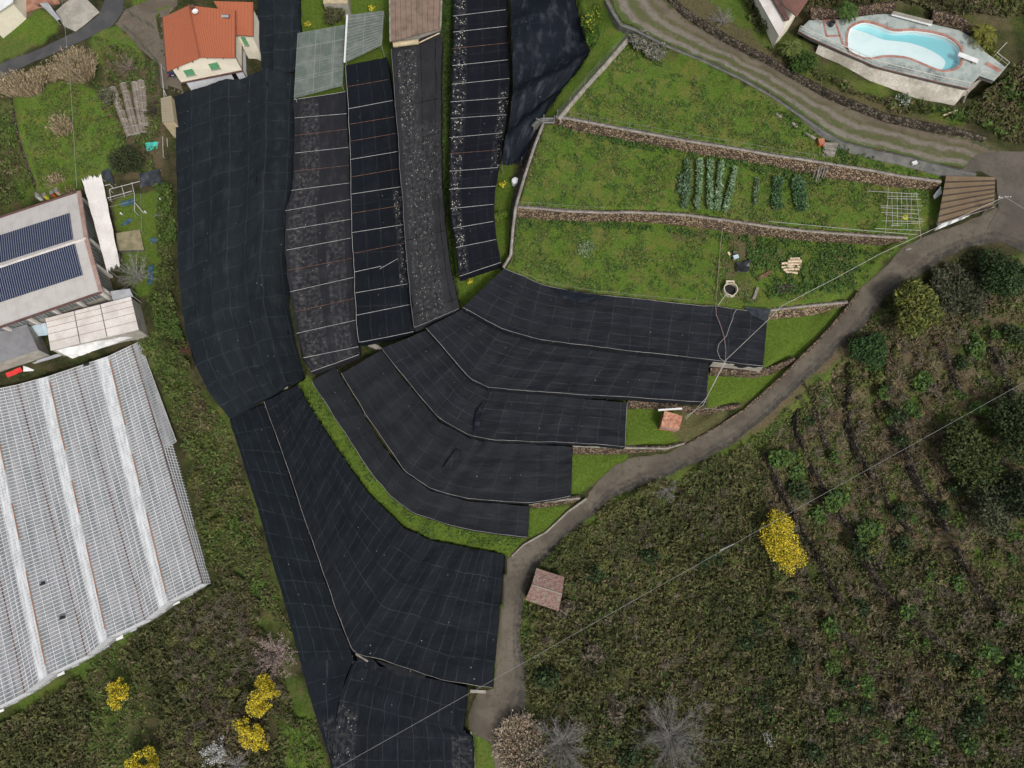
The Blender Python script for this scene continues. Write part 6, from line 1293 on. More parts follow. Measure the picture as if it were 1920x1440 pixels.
# orange box and plank stack under the grey wall, poles leaning on the garden wall
g = at(1537, 270); t = thing('crate', 'orange crate on the grass below the track wall', 'crate', g); m = MB(); m.box((g[0], g[1], g[2]+.35), (.8, .9, .7), .15); m.build('body', 'orange', t); m = MB(); m.box((g[0], g[1], g[2]+.73), (.88, .98, .07), .15); m.build('rim', 'brick_red', t)
for i in range(6):
    y = 272+i*3.9; a = at(1543-(i % 2)*2, y, .12+.1*(5-i)*.5); b = at(1569-i*1.0, y+1.2, .12+.1*(5-i)*.5); m = MB(); m.bar(a, b, .42, .12); tag(m.build('plank', 'wood_grey' if i % 2 else 'coping'), ['topmost', 'second from the top', 'third from the top', 'fourth from the top', 'last but one', 'lowest'][i]+' weathered plank in the stack right of the orange crate', 'plank', 'planks stacked right of the orange crate')
for i in range(5):
    x = 1525+i*5.5; a = P(x-2+rnd.uniform(-2, 2), 338+rnd.uniform(-3, 4), 6.8); b = P(x+6, 312+rnd.uniform(-1, 2), 8.9); m = MB(); m.tube([a, b], .06 if i % 2 else .09, 6); tag(m.build('pole', 'galv' if i % 2 else 'wood_grey'), ['leftmost', 'second from the left', 'middle', 'second from the right', 'rightmost'][i]+' grey pole leaning against the wall of the top terrace', 'pole', 'grey poles leaning against the garden wall')
m = MB(); m.bar(at(1098, 397, .15), at(1127, 395, .15), .3, .12); tag(m.build('plank', 'coping'), 'single pale plank lying on the wall above the third terrace', 'plank')
canopy('stone_slab', 'pale stone slab at the edge of the road below the trellis', 'slab', [(1697,467),(1709,464),(1711,467),(1699,470)], [5.9]*4, 'coping', 5.5, posts=False, th=.2)
m = MB(); m.bar(P(882,1296,-7.4), P(911,1297,-7.4), .42, .3); tag(m.build('concrete_step', 'concrete'), 'pale concrete step at the lower right tip of the broad net', 'step')
# pale slab at the foot of the strips
m = MB(); g = at(701, 650, .1); m.box((g[0], g[1], g[2]+.2), (1.5, .7, .45), -.35); m.box((g[0]+.9, g[1]-.3, g[2]+.15), (.7, .5, .35), -.5); tag(m.build('boulder', 'coping'), 'pale flat rock on the grass gap at the foot of the greyish net', 'rock')
# curb stones along the grey wall
for i, (x0, y0, x1, y1) in enumerate([(1455,214,1466,222),(1485,231,1493,240),(1510,250,1528,262)]): m = MB(); m.bar(at(x0, y0, .15), at(x1, y1, .15), .4, .25); tag(m.build('kerb_stone', 'coping'), ['short pale kerb stone under the grey track wall, furthest up the terrace', 'short pale kerb stone under the grey track wall, middle one', 'long pale kerb stone under the grey track wall, nearest the orange crate'][i], 'kerb stone')
m = MB(); g = at(1713, 307, .1); m.box((g[0], g[1], g[2]+.1), (.8, .5, .3), .3); tag(m.build('white_sack', 'white_tarp'), 'small white sack on the grass below the track wall', 'sack')
# drainage grates cut in the road edge
for nm, a, b, n_ in (('drain_grate', (1578,648), (1610,620), 11), ('drain_grate', (1651,575), (1658,566), 4)):
    t = thing(nm, 'long dark metal drain grating on the outer edge of the road' if n_ > 5 else 'short dark metal drain grating by the olive green tree', 'grating', at(*a))
    for i in range(n_): f = i/(n_-1); x = a[0]+(b[0]-a[0])*f; y = a[1]+(b[1]-a[1])*f; m = MB(); m.bar(at(x-1.5, y-3.0, .12), at(x+4, y+6, .12), .13, .06); m.build('bar', 'black_plastic', t)
# tunnels of torn plastic, upper left
t_lab = ['outermost', 'second', 'third', 'innermost']
for i, (x0, y0, x1, y1) in enumerate([(212,168,246,258),(233,160,257,256),(254,158,270,252),(266,155,274,240)]):
    a = np.array(at(x0, y0)); b = np.array(at(x1, y1)); d = (b-a); L = np.linalg.norm(d); e = np.array([-d[1], d[0], 0])/L; nu, nv = 40, 12; V = np.zeros((nu, nv, 3))
    for k in range(nu):
        f = k/(nu-1); c = a+d*f; sg = .72*(1-.25*rnd.random()*(f > .7))
        for j in range(nv): an = math.pi*j/(nv-1); V[k, j] = c+e*math.cos(an)*.72+np.array([0, 0, math.sin(an)*sg+rnd.uniform(-.04, .04)])
    V[..., 2] = np.maximum(V[..., 2], tz(V[..., 0], V[..., 1])-.05); t = thing('plastic_tunnel', ['long torn brown plastic tunnel at the edge of the green field', 'torn brown plastic tunnel, second from the green field', 'torn brown plastic tunnel, second from the cream house side', 'shortest torn plastic tunnel, nearest the cream house side'][i], 'tunnel', tuple(a))
    U = np.stack([np.repeat(np.linspace(0, L, nu)[:, None], nv, 1), np.repeat(np.linspace(0, 2.2, nv)[None], nu, 0)], -1); gridmesh('cover', V, 'torn_plastic', U, t)
    for f in np.linspace(0, 1, 7): c = a+d*f; m = MB(); m.tube([tuple(c+e*math.cos(q)*.74+np.array([0, 0, math.sin(q)*.74])) for q in np.linspace(0, math.pi, 9)], .025, 4); m.build('hoop', 'galv', t)
canopy('shed', 'collapsed grey shed of boards beside the plastic tunnels', 'shed', [(272,165),(298,168),(298,173),(276,172)], [-3.0,-3.0,-3.2,-3.2], 'wood_grey', -4.6)
canopy('shed', 'small beige board cover above the plastic tunnels', 'shed', [(268,140),(282,145),(280,156),(268,150)], [-2.6]*4, 'beige_sheet', -4.2)
pipes('pipe_pergola', 'pair of white pipes standing beside the beige box shed', 'frame', [((302,120),(308,182)),((305,163),(312,180))], -.6, legs=[(302,120),(308,182)])
pipes('pipe_pergola', 'pair of white rails below the beige box shed', 'frame', [((305,255),(306,293)),((313,256),(314,275))], -4.0, legs=[(305,255),(306,293)])
# stacked junk by the hall roof
for i, (x, y, c, lb) in enumerate([(104,366,'orange','orange crate among junk behind the hall roof'),(90,370,'yellow','yellow crate among junk behind the hall roof'),(78,372,'white_paint','white crate among junk behind the hall roof'),(112,362,'wood_pale','pale wooden crate among junk behind the hall roof')]):
    g = at(x, y); t = thing('crate', lb, 'crate', g); m = MB(); m.box((g[0], g[1], g[2]+.6), (.55, .9, 1.2), .3); m.build('body', c, t); m = MB(); m.box((g[0], g[1], g[2]+1.22), (.65, 1.0, .06), .3); m.build('rim', 'rail_grey', t)
for i, (x, y) in enumerate([(229,402),(274,399),(302,375)]): g = at(x, y, .0); m = MB(); m.lathe(g, [(0, 0), (.14, 0), (.16, .5), (.12, .55), (0, .56)], 10); tag(m.build('bucket', 'plastic_white', base=g), ['small white bucket inside the pipe frame', 'small white bucket right of the pipe frame', 'small white bucket near the top of the hedge'][i], 'bucket')

# ------------------------------------------------------------------ fences
def wallpts(px, z): return [P(x, y, z) for x, y in px]
fence('wire_fence', 'row of thin grey fence posts along the wall between the top and middle terraces', wallpts([(1044,219),(1069,223),(1105,230),(1140,237),(1178,244),(1214,250),(1250,257),(1288,264),(1325,270),(1362,276),(1400,282),(1442,290),(1482,296),(1523,302)], T1Z+.1), 1.75, 'rail_grey', 2, .03)
fence('wire_fence', 'row of thin grey fence posts on the wall above the third terrace, left part', wallpts([(968,388),(990,390),(1013,391),(1040,394),(1070,396),(1096,398),(1131,399)], T2Z+.1), 1.75, 'rail_grey', 2, .03)
fence('wire_fence', 'green wired fence of thin posts up the diagonal kerb wall', wallpts([(1045,221),(1068,195),(1096,160),(1121,131),(1148,103),(1176,70)], 9.1), 1.9, 'rail_grey', 3, .035)
fence('wire_fence', 'low fence of short posts along the upper edge of the topmost fan net', wallpts([(973,514),(1007,530),(1042,538),(1078,545),(1114,551),(1151,554),(1190,559),(1226,562),(1265,566),(1302,569)], T3Z+.3), 1.3, 'rail_grey', 1, .03)
fence('wire_fence', 'posts standing on the grey wall beside the rutted track', wallpts([(1163,46),(1190,57),(1220,71),(1252,88),(1312,111),(1350,128),(1397,150),(1442,177),(1492,210),(1540,246),(1590,272),(1622,281),(1655,287)], 9.9), 1.2, 'rail_grey', 1, .035)
fence('wire_fence', 'dark green mesh fence between the lane and the courtyard of the house', [at(*p) for p in ((236,20),(250,32),(266,42),(280,50),(290,55))], 1.6, 'green_net', 5, .04)
fence('wire_fence', 'green mesh fence running from the lane down past the navy car', [at(*p) for p in ((240,58),(255,72),(272,92),(286,107),(297,120),(299,140),(302,165))], 1.7, 'green_net', 6, .05)
fence('wire_fence', 'short fence of pale rails behind the red tiled hut', wallpts([(1320,767),(1355,770)], 1.0), .6, 'rail_white', 1, .04)
pipes('gate', 'small open gate frame of grey rails at the left end of the top terrace', 'gate', [((1015,222),(1040,222)),((1020,215),(1019,230)),((1040,216),(1038,230)),((1020,230),(1038,230)),((1005,222),(1016,226))], 8.8, 'rail_grey', .06)
# ------------------------------------------------------------------ cables, pole and hoses
def cable(label, pts, r=.035, mat='cable', name='power_cable', cat='cable', sagd=0.0, splice=None):
    w = []
    for (a, b) in zip(pts[:-1], pts[1:]):
        A = np.array(P(*a)); B = np.array(P(*b)); n = 12
        for i in range(n): f = i/n; q = A+(B-A)*f; q[2] -= sagd*4*f*(1-f); w.append(tuple(q))
    w.append(P(*pts[-1])); m = MB(); m.tube(w, r, 5)
    if splice: m.tube([P(*splice[0]), P(*splice[1])], .08, 6)
    return tag(m.build(name, mat), label, cat)
cable('long straight power cable crossing the overgrown slope down to the bottom nets', [(1990,678,9),(1376,1020,2.5),(600,1458,-2)], .024, splice=((1376,1020,2.5),(1350,1032,2.3)))
cable('pale cable from the leaning pole by the mossy shed down to the topmost fan net', [(1884,369,12.5),(1745,432,11),(1650,476,9.6),(1560,525,8.4),(1465,574,7.2),(1440,600,6.6),(1359,677,5.6),(1318,760,3.4),(1285,782,1.6)], .036, 'rope')
cable('thin second cable running beside the pale cable past the red tiled hut', [(1362,676,5.2),(1325,745,3.6),(1306,766,2.4),(1286,786,1.2)], .03, 'rope')
cable('cable from the pole at the mossy shed to the right picture edge', [(1884,369,12.5),(1935,400,12.2),(2010,440,12)], .028, 'cable')
cable('thin light cable crossing the green field at upper left', [(113,-30,3),(131,140,1),(144,352,-2.5)], .028, 'cable')
cable('reddish hose running over the third terrace down onto the topmost net', [(1362,398,7.0),(1356,415,5.4),(1351,460,4.75),(1346,520,4.75),(1342,574,5.1),(1343,590,5.15),(1350,607,5.1),(1358,632,5.1),(1361,655,5.05),(1360,676,5.1)], .05, 'hose', 'hose', 'hose')
cable('grey looped hose lying on the right part of the topmost net', [(1381,580,5.2),(1375,590,5.2),(1374,598,5.2),(1368,612,5.2),(1362,630,5.2),(1348,645,5.15),(1345,658,5.1),(1350,672,5.1),(1358,677,5.1)], .045, 'cable', 'hose', 'hose')
cable('pale rope hanging from the cistern ring to the topmost net', [(1363,549,5.9),(1352,565,5.4),(1346,573,5.1)], .05, 'rope', 'rope', 'rope')
p, g = mast(1884, 369, 12.6); t = thing('utility_pole', 'slim utility pole with small insulators at the road junction', 'pole', (p[0], p[1], g)); m = MB(); m.tube([(p[0], p[1], g-.5), (p[0], p[1], 12.7)], .13, 8, 0, .09); m.build('shaft', 'wood_grey', t)
m = MB(); m.bar((p[0]-.9, p[1]-.1, 12.5), (p[0]+.9, p[1]+.1, 12.5), .1, .1); m.build('crossarm', 'galv', t)
for s in (-.8, 0, .8): m = MB(); m.lathe((p[0]+s, p[1], 12.55), [(.03, 0), (.08, .05), (.05, .1), (.08, .15), (.02, .22)], 8); m.build('insulator', 'plastic_white', t)
# ------------------------------------------------------------------ vegetation that nobody could count
def wpoly_bounds(poly):
    w = np.array([P(x, y, 0)[:2] for x, y in poly]); return w.min(0)-6, w.max(0)+6
def ss(a, lo, hi): t = np.clip((a-lo)/(hi-lo), 0, 1); return t*t*(3-2*t)
LEDGE_GAP = [[(x-7, y+1) for x, y in l]+[(x+2, y-1) for x, y in l[::-1]] for l, _ in LEDGES if l[0][0] > 1300]
KEEP_OUT = [RL+RR[::-1], TL+TR[::-1], [(985,1060),(1062,1078),(1052,1150),(980,1130)]]
def scrub(name, label, cat, polys, dens, h, leaf, cA, cB, seed, clump=2.2, cover=.0, aspect=2.6, flat_=.4, jig=14, keep=KEEP_OUT, cC=None, gaps=0.0):
    r = np.random.default_rng(seed); out = []
    for poly in polys:
        lo, hi = wpoly_bounds(poly); n = int((hi-lo).prod()*dens); X = r.uniform(lo[0], hi[0], n); Y = r.uniform(lo[1], hi[1], n)
        Z = tz(X, Y); px, py = proj(X, Y, Z); jx = px+(fbm(X, Y, 2.5, seed+1)-.5)*jig*2; jy = py+(fbm(X, Y, 2.5, seed+2)-.5)*jig*2
        m = inpoly(jx, jy, poly)
        for k in keep+(LEDGE_GAP if keep is KEEP_OUT else []): m &= ~inpoly(px, py, k)
        if gaps: m &= fbm(X, Y, 1.8, seed+9) > gaps*(.6+.8*r.random(n))
        out.append(np.c_[X[m], Y[m], Z[m]])
    p = np.concatenate(out); n = len(p); X, Y = p[:, 0], p[:, 1]
    mound = .25+.75*ss(fbm(X, Y, clump, seed+3), .28, .72); top = h*mound*(.7+.6*vnoise(X, Y, .7, seed+4)); p[:, 2] += top*(1-.75*r.random(n)**2)+.03
    f = ss(fbm(X, Y, 7, seed+5)+.25*(r.random(n)-.5), .38, .62)[:, None]; A = np.array(cA)[r.integers(0, len(cA), n)]; B = np.array(cB)[r.integers(0, len(cB), n)]; c = A*(1-f)+B*f
    if cC is not None: g = (ss(fbm(X, Y, 2.6, seed+6), .6, .68)*(r.random(n) < .8))[:, None]; c = c*(1-g)+np.array(cC)[r.integers(0, len(cC), n)]*g
    c = c*r.uniform(.72, 1.28, (n, 1))*(.75+.5*vnoise(X, Y, 1.1, seed+7))[:, None]
    o = leafmesh(name, p, r.uniform(.5, 1.5, n)*leaf, c, None, (float(X.mean()), float(Y.mean()), float(p[:, 2].mean())), flat_, aspect, seed)
    tag(o, label, cat, kind='stuff'); return o
DG = [(.045,.058,.016),(.065,.082,.022),(.095,.105,.035),(.07,.068,.03)]; BR = [(.135,.10,.058),(.175,.135,.085),(.105,.082,.046),(.10,.098,.036)]
GY = [(.155,.13,.09),(.20,.17,.125),(.12,.10,.07)]; LG = [(.075,.125,.02),(.10,.16,.034),(.06,.11,.024)]; OL = [(.105,.115,.036),(.13,.135,.042),(.09,.095,.032)]
scrub('brambles', 'dense dark bramble thicket right of the lane', 'brambles', [[(990,1065),(1062,1012),(1145,945),(1190,925),(1290,890),(1390,838),(1440,880),(1430,980),(1450,1120),(1500,1290),(1480,1530),(940,1530),(962,1420),(1000,1330),(990,1180)]], 34, 1.25, .24, DG, OL+BR[:1], 11, clump=2.8, cC=LG+BR, gaps=.31)
scrub('brambles', 'brown and green scrub on the ledges of the hillside', 'scrub', [[(1400,835),(1480,765),(1560,690),(1640,610),(1780,560),(1990,560),(1990,1120),(1880,1120),(1760,1050),(1620,1080),(1500,1010),(1440,960)]], 34, .55, .2, BR+BR+GY[:1], LG+OL, 12, clump=1.6, cC=GY[:1]+BR, gaps=.42)
scrub('brambles', 'mixed dense scrub filling the bottom right corner', 'scrub', [[(1440,965),(1560,1030),(1650,1070),(1760,1040),(1880,1110),(1990,1110),(1990,1530),(1470,1530),(1500,1290),(1450,1120)]], 44, 1.3, .22, DG+GY[:1], BR+OL, 13, clump=3.0, cC=LG+OL, gaps=.36)
scrub('brambles', 'dark brambles between the glasshouse and the lowest nets', 'brambles', [[(290,1165),(400,1098),(440,1060),(475,1090),(520,1240),(560,1370),(510,1330),(500,1530),(300,1530),(300,1330),(262,1235),(235,1200)], [(-80,1400),(60,1325),(150,1268),(175,1330),(150,1530),(-80,1530)]], 34, 1.1, .24, DG, BR+OL[:1], 14, clump=2.6, cC=OL, gaps=.31)
scrub('brambles', 'olive green scrub on the bank between the glasshouse and the nets', 'scrub', [[(255,640),(300,620),(345,690),(428,800),(470,940),(545,1190),(500,1150),(440,1065),(390,1075),(345,830),(290,680)]], 30, .7, .22, OL+BR, LG+OL, 15, clump=1.5, cC=LG)
scrub('scrub', 'patchy olive scrub in the clearing round the leftmost mimosa', 'scrub', [[(150,1240),(215,1200),(262,1240),(300,1330),(300,1530),(150,1530)], [(520,1335),(590,1350),(622,1530),(500,1530)]], 26, .6, .22, OL+BR, LG+OL, 22, gaps=.5)
scrub('hedge_scrub', 'green bushes in a row beside the widest net', 'hedge', [[(296,345),(328,345),(328,520),(345,640),(360,690),(330,680),(290,640),(285,560),(300,500)]], 60, 1.5, .2, OL+DG, LG, 16, clump=1.6, cC=DG)
scrub('scrub', 'rough growth along the left edge of the picture', 'scrub', [[(-120,170),(20,195),(38,270),(66,360),(0,400),(-120,440)], [(170,150),(230,200),(240,330),(200,330),(215,250)], [(190,90),(290,110),(300,210),(290,330),(255,330),(260,250),(205,165)]], 22, .6, .22, OL+BR, LG, 17, gaps=.4, cC=DG)
scrub('scrub', 'bushes on the bank between the pool terrace and the track', 'scrub', [[(1440,95),(1490,108),(1530,138),(1610,176),(1700,192),(1790,212),(1850,170),(1990,60),(1990,270),(1880,262),(1815,236),(1665,205),(1560,165),(1470,112)], [(1380,-60),(1420,-60),(1460,70),(1440,95),(1400,40)]], 34, 1.2, .24, DG+LG[:1], OL+BR, 18, clump=1.8, cC=LG, gaps=.3)
scrub('scrub', 'mixed garden growth behind the pool terrace', 'scrub', [[(1500,-60),(1990,-60),(1990,30),(1890,70),(1850,85),(1830,62),(1750,28),(1690,0),(1600,8),(1520,20)]], 44, 1.0, .24, BR+DG, OL, 19, gaps=.3, cC=LG)
scrub('verge_weeds', 'low green weeds along the outer edge of the road', 'weeds', [[(985,1100),(1010,1080),(1070,1025),(1150,955),(1250,922),(1385,845),(1470,785),(1600,680),(1670,620),(1640,700),(1500,820),(1400,890),(1200,960),(1060,1060),(1000,1120)], [(1560,650),(1700,545),(1840,470),(1900,480),(1930,560),(1800,560),(1700,640)], [(975,1130),(1000,1130),(1008,1300),(985,1310)]], 40, .5, .2, LG+OL, DG, 20, clump=1.2, gaps=.3, cC=LG)
scrub('ivy', 'dark green ivy strip between the petal strewn net and the striped net', 'ground cover', [[(828,-60),(850,-60),(847,180),(842,340),(850,470),(862,575),(850,530),(835,400),(828,250)]], 90, .25, .17, [(.04,.085,.012),(.06,.11,.018)], DG[:2], 21, jig=3)
def weeds(name, label, polys, dens, leaf, h, cols, seed, thr=.55, cl=1.5):
    r = np.random.default_rng(seed); out = []
    for poly in polys:
        lo, hi = wpoly_bounds(poly); n = int((hi-lo).prod()*dens); X = r.uniform(lo[0], hi[0], n); Y = r.uniform(lo[1], hi[1], n); Z = tz(X, Y); px, py = proj(X, Y, Z)
        m = inpoly(px, py, poly) & (fbm(X, Y, cl, seed+1)+.12*r.random(n) > thr); out.append(np.c_[X[m], Y[m], Z[m]])
    p = np.concatenate(out); n = len(p); p[:, 2] += r.random(n)*h+.02; c = pal(cols, n, r, .35)
    tag(leafmesh(name, p, r.uniform(.5, 1.4, n)*leaf, c, None, tuple(p.mean(0)), .8, 1.6, seed), label, 'weeds', kind='stuff')
G1 = [(1050,218),(1183,66),(1440,184),(1540,255),(1640,292),(1790,328),(1690,328),(1440,288),(1285,262)]; G2 = [(1015,238),(1285,285),(1520,330),(1750,358),(1720,440),(1440,422),(1200,397),(970,388)]; G3 = [(965,410),(1200,422),(1430,448),(1680,468),(1600,550),(1430,572),(1200,558),(1040,535),(960,500)]
weeds('weeds', 'tufts of fresh green weeds scattered over the garden terraces', [G1, G2, G3], 26, .2, .18, LG+[(.06,.12,.03)], 31, .60, 1.3)
weeds('weeds', 'yellowish tufts of dry grass on the garden terraces', [G1, G2, G3], 16, .2, .12, [(.15,.15,.05),(.17,.16,.06),(.12,.14,.03)], 33, .60, 2.4)
weeds('weeds', 'dark green weeds growing at the foot of the garden walls', [[(1036,234),(1290,280),(1520,326),(1550,338),(1540,352),(1280,296),(1040,250)], [(965,410),(1200,420),(1430,446),(1600,460),(1600,470),(1430,458),(1200,432),(965,424)], [(1400,455),(1560,470),(1660,470),(1600,540),(1440,560),(1400,500)], [(1440,190),(1545,262),(1640,298),(1560,330),(1540,275),(1440,210)]], 45, .24, .4, [(.05,.10,.02),(.07,.135,.028)], 35, .54, 1.0)
weeds('weeds', 'tufts of grass in the green field at upper left', [[(35,210),(130,150),(235,225),(235,300),(75,355)], [(170,65),(250,90),(290,140),(215,125)]], 24, .22, .2, LG+OL, 37, .5, 1.5)
weeds('weeds', 'tufts in the clearing round the left mimosa', [[(150,1255),(225,1205),(300,1440),(150,1440)], [(520,1335),(590,1350),(620,1440),(530,1440)], [(560,725),(590,715),(700,890),(850,990),(985,1005),(955,1040),(800,1010),(640,855)]], 26, .2, .15, LG, 39, .52, 1.2)

# ------------------------------------------------------------------ single plants
YE = [(.70,.54,.03),(.80,.64,.05),(.55,.42,.025),(.14,.16,.035)]
def mimosa(label, px, py, rad, h, n, seed, **k): return tree('mimosa_tree', label, 'mimosa', px, py, rad, h, YE, int(n*1.7), .15, 'mimosa trees in yellow bloom', seed=seed, weights=[.30, .26, .18, .26], aspect=1.5, lr=k.pop('lr', (.15, .33)), lobes=k.pop('lobes', 17), **k)
mimosa('large yellow mimosa in bloom standing alone on the right hillside', 1469, 1015, 4.2, 4.5, 5600, 3, sx=.80, sy=1.32, rot=.16, shell=.55, lr=(.26, .42), lobes=20)
mimosa('yellow mimosa below the glasshouse, its crown in two tiers', 223, 1300, 2.3, 4, 1500, 5, sy=1.05, shell=.8)
mimosa('yellow mimosa cut by the bottom edge of the picture', 268, 1428, 3.1, 4.5, 2600, 8)
mimosa('larger yellow mimosa beside the lowest net', 500, 1312, 3.3, 4.5, 2500, 9, shell=.7)
mimosa('thin yellow mimosa trailing below the one beside the lowest net', 472, 1382, 3.0, 4.2, 1900, 12, sx=.7, sy=1.25, rot=.8, shell=.8)
tree('tree', 'olive green feathery tree on the outer side of the road bend', 'tree', 1715, 577, 4.3, 5, [(.10,.12,.025),(.13,.15,.035),(.08,.095,.03),(.17,.17,.03)], 5200, .28, seed=21, aspect=2.2, rot=.4)
tree('tree', 'dark evergreen tree in the bend of the road at the right edge', 'tree', 1880, 512, 3.8, 5, [(.02,.04,.012),(.035,.065,.018),(.05,.085,.03)], 4200, .26, seed=22)
tree('tree', 'grey green bare-looking tree beside the olive green tree', 'tree', 1800, 540, 4.5, 4, [(.06,.065,.035),(.09,.085,.055),(.045,.06,.025)], 3600, .24, seed=23, aspect=3, squash=.5, lobes=14, lr=(.25, .4), shell=.8)
tree('tree', 'broad dark green tree on the hillside near the right edge', 'tree', 1815, 860, 4.6, 4, [(.035,.055,.016),(.06,.085,.024),(.08,.10,.03)], 6000, .27, seed=24, sy=1.3)
tree('tree', 'dark grey green tree below the broad tree near the right edge', 'tree', 1862, 955, 4.4, 4, [(.05,.065,.03),(.08,.09,.045),(.10,.105,.06)], 5200, .26, seed=25)
tree('tree', 'dark tree cut by the right picture edge at mid height', 'tree', 1915, 800, 3.6, 5, [(.022,.04,.012),(.045,.065,.02)], 4000, .28, seed=26, sy=1.4)
tree('tree', 'dark tree at the right picture edge below the other one', 'tree', 1920, 930, 4.0, 5, [(.02,.035,.012),(.035,.05,.02)], 3200, .28, seed=27)
tree('tree', 'fresh green leafy bush just below the road with the drain grating', 'bush', 1622, 650, 3.0, 3, [(.035,.08,.02),(.05,.11,.03),(.03,.06,.02)], 3200, .24, seed=28)
tree('round_bush', 'big round dark evergreen bush beside the turquoise sheet', 'bush', 238, 297, 3.3, 4, [(.028,.04,.015),(.045,.06,.022),(.065,.08,.03)], 5200, .2, seed=29, lobes=10, squash=.8, aspect=1.3)
tree('bush', 'grey olive bush at the right border of the green field', 'bush', 198, 180, 1.6, 2, [(.10,.11,.06),(.14,.14,.09)], 1100, .2, seed=30)
tree('bush', 'dull olive bush at the top edge in front of the beige shed', 'bush', 629, 26, 2.0, 2.6, [(.085,.085,.035),(.12,.115,.055),(.06,.065,.03)], 2600, .17, seed=31, aspect=2.5)
tree('bush', 'silver grey flowering bush where the kerb wall meets the track', 'bush', 1195, 78, 1.5, 1.7, [(.22,.22,.18),(.30,.29,.25),(.12,.13,.08)], 1500, .18, seed=32, aspect=2.2)
tree('bush', 'silver grey flowering bush, the longer one beside the track wall', 'bush', 1225, 95, 1.9, 1.7, [(.22,.22,.18),(.30,.29,.25),(.12,.13,.08)], 2000, .18, seed=33, sx=1.3, sy=.7, rot=-.5, aspect=2.2)
tree('bush', 'white flowering bush on the bank below the pool terrace', 'bush', 1695, 186, 1.3, 1.4, [(.55,.56,.50),(.06,.10,.03),(.04,.08,.02)], 800, .15, seed=34)
tree('bush', 'white blossoming thorn in the scrub at the bottom centre right', 'bush', 1443, 1382, 1.2, 1.6, [(.5,.5,.44),(.08,.09,.05)], 420, .15, seed=35, shell=.9)
tree('bush', 'yellow green bush in the grass gap by the strip nets', 'bush', 938, 404, 1.2, 1.5, [(.10,.17,.02),(.15,.22,.03)], 900, .17, seed=36)
tree('bush', 'leafy bush with yellow flowers on the bank above the grass kerb', 'bush', 1112, 32, 1.6, 1.8, [(.06,.12,.015),(.09,.16,.02),(.45,.42,.05)], 1500, .19, seed=37, weights=[.5, .35, .15], sy=1.4)
tree('bush', 'dense green bush below the yellow flowered one on the bank', 'bush', 1108, 68, 1.5, 1.6, [(.05,.11,.015),(.08,.14,.02)], 1500, .19, seed=38, sy=1.3)
for (x, y, rr, s, lb) in ((577,46,.6,1,'small yellow flowering plant left of the olive bush'), (697,16,.7,2,'small yellow flowering plant above the slatted polythene frame'), (880,525,.6,3,'small yellow flowering plant in the grass corner below the striped net'), (940,345,.7,4,'small yellow flowering plant beside the white water barrel')):
    tree('flower', lb, 'plant', x, y, rr, .7, [(.7,.62,.05),(.6,.5,.04),(.08,.14,.02)], 170, .17, trunk=False, seed=40+s, crown_name='blossom')
tree('flower', 'pale leafed wild herb patch on the third terrace', 'plant', 1100, 470, 1.9, .5, [(.22,.30,.16),(.28,.36,.22),(.08,.14,.03)], 520, .14, trunk=False, seed=46, crown_name='leaves', shell=1, squash=.3)
tree('bush', 'shrub with yellow green leaves above the pool, right part', 'bush', 1858, 72, 2.8, 3, [(.12,.14,.02),(.17,.18,.03),(.08,.10,.02)], 2400, .28, seed=47, aspect=2.6)
tree('bush', 'green bush in front of the left end of the pool terrace', 'bush', 1508, 118, 2.3, 2.5, [(.035,.07,.015),(.06,.11,.02)], 2400, .23, seed=48)
baretree('bare_tree', 'leafless grey tree between the white awning and the hedge', 'tree', 247, 510, 4.0, 5.5, 'greybark', 3, nb=30, twr=.026, sub=6)
baretree('bare_tree', 'large leafless grey tree in the brambles at the bottom edge', 'tree', 1262, 1385, 5.6, 5, 'greybark', 5, nb=60, twr=.02, sub=9)
baretree('bare_tree', 'leafless grey lilac tree at the bottom edge beside the beige shrub', 'tree', 1052, 1400, 4.6, 5, 'greybark', 7, nb=54, twr=.02, sub=9)
baretree('bare_tree', 'pinkish bare tree in bud at the left edge of the steep net', 'tree', 515, 1228, 3.4, 4, 'pinkbark', 9, nb=32, twr=.03, blossom=([(.36,.27,.24),(.42,.34,.30),(.3,.22,.2)], 2200, .13))
baretree('bare_tree', 'small white blossoming tree among the bottom left brambles', 'tree', 405, 1412, 2.0, 2.6, 'greybark', 11, nb=20, blossom=([(.55,.56,.55),(.66,.66,.64)], 1200, .12))
baretree('bare_tree', 'bare grey bush beside the white blossoming tree', 'bush', 438, 1440, 3.0, 3, 'greybark', 13, nb=26, twr=.025)
baretree('bare_tree', 'dead reddish bush at the left edge of the widest net', 'bush', 345, 655, 1.6, 1.6, 'rust', 15, nb=22, twr=.02)
baretree('bare_tree', 'thin bare shrub above the torn plastic tunnels', 'bush', 236, 122, 2.2, 2.0, 'pinkbark', 17, nb=26, twr=.022)
baretree('bare_tree', 'bare brown shrub beside the innermost plastic tunnel', 'bush', 284, 205, 2.0, 2.2, 'bark', 19, nb=24, twr=.025)
baretree('bare_tree', 'pale bare shrub on the slope above the track', 'bush', 1356, 32, 2.2, 2.4, 'greybark', 21, nb=26, twr=.022)
baretree('bare_tree', 'grey bare bush in the scrub beside the road', 'bush', 1252, 918, 2.2, 2.0, 'greybark', 23, nb=26, twr=.022)
TB = [(.33,.26,.16),(.42,.34,.22),(.25,.19,.11)]
reed('reed_clump', 'large dry beige reed clump beside the asphalt lane', 'reeds', 152, 143, 2.6, 1.8, 3.4, 1500, TB, (-.35, .9), 1)
reed('reed_clump', 'dry beige reed clump at the left picture edge', 'reeds', 45, 172, 3.6, 1.4, 2.6, 1300, TB, (-.4, .9), 2)
reed('reed_clump', 'smaller dry reeds between the two large clumps', 'reeds', 92, 150, 2.0, .9, 2.0, 500, TB, (.1, .8), 3)
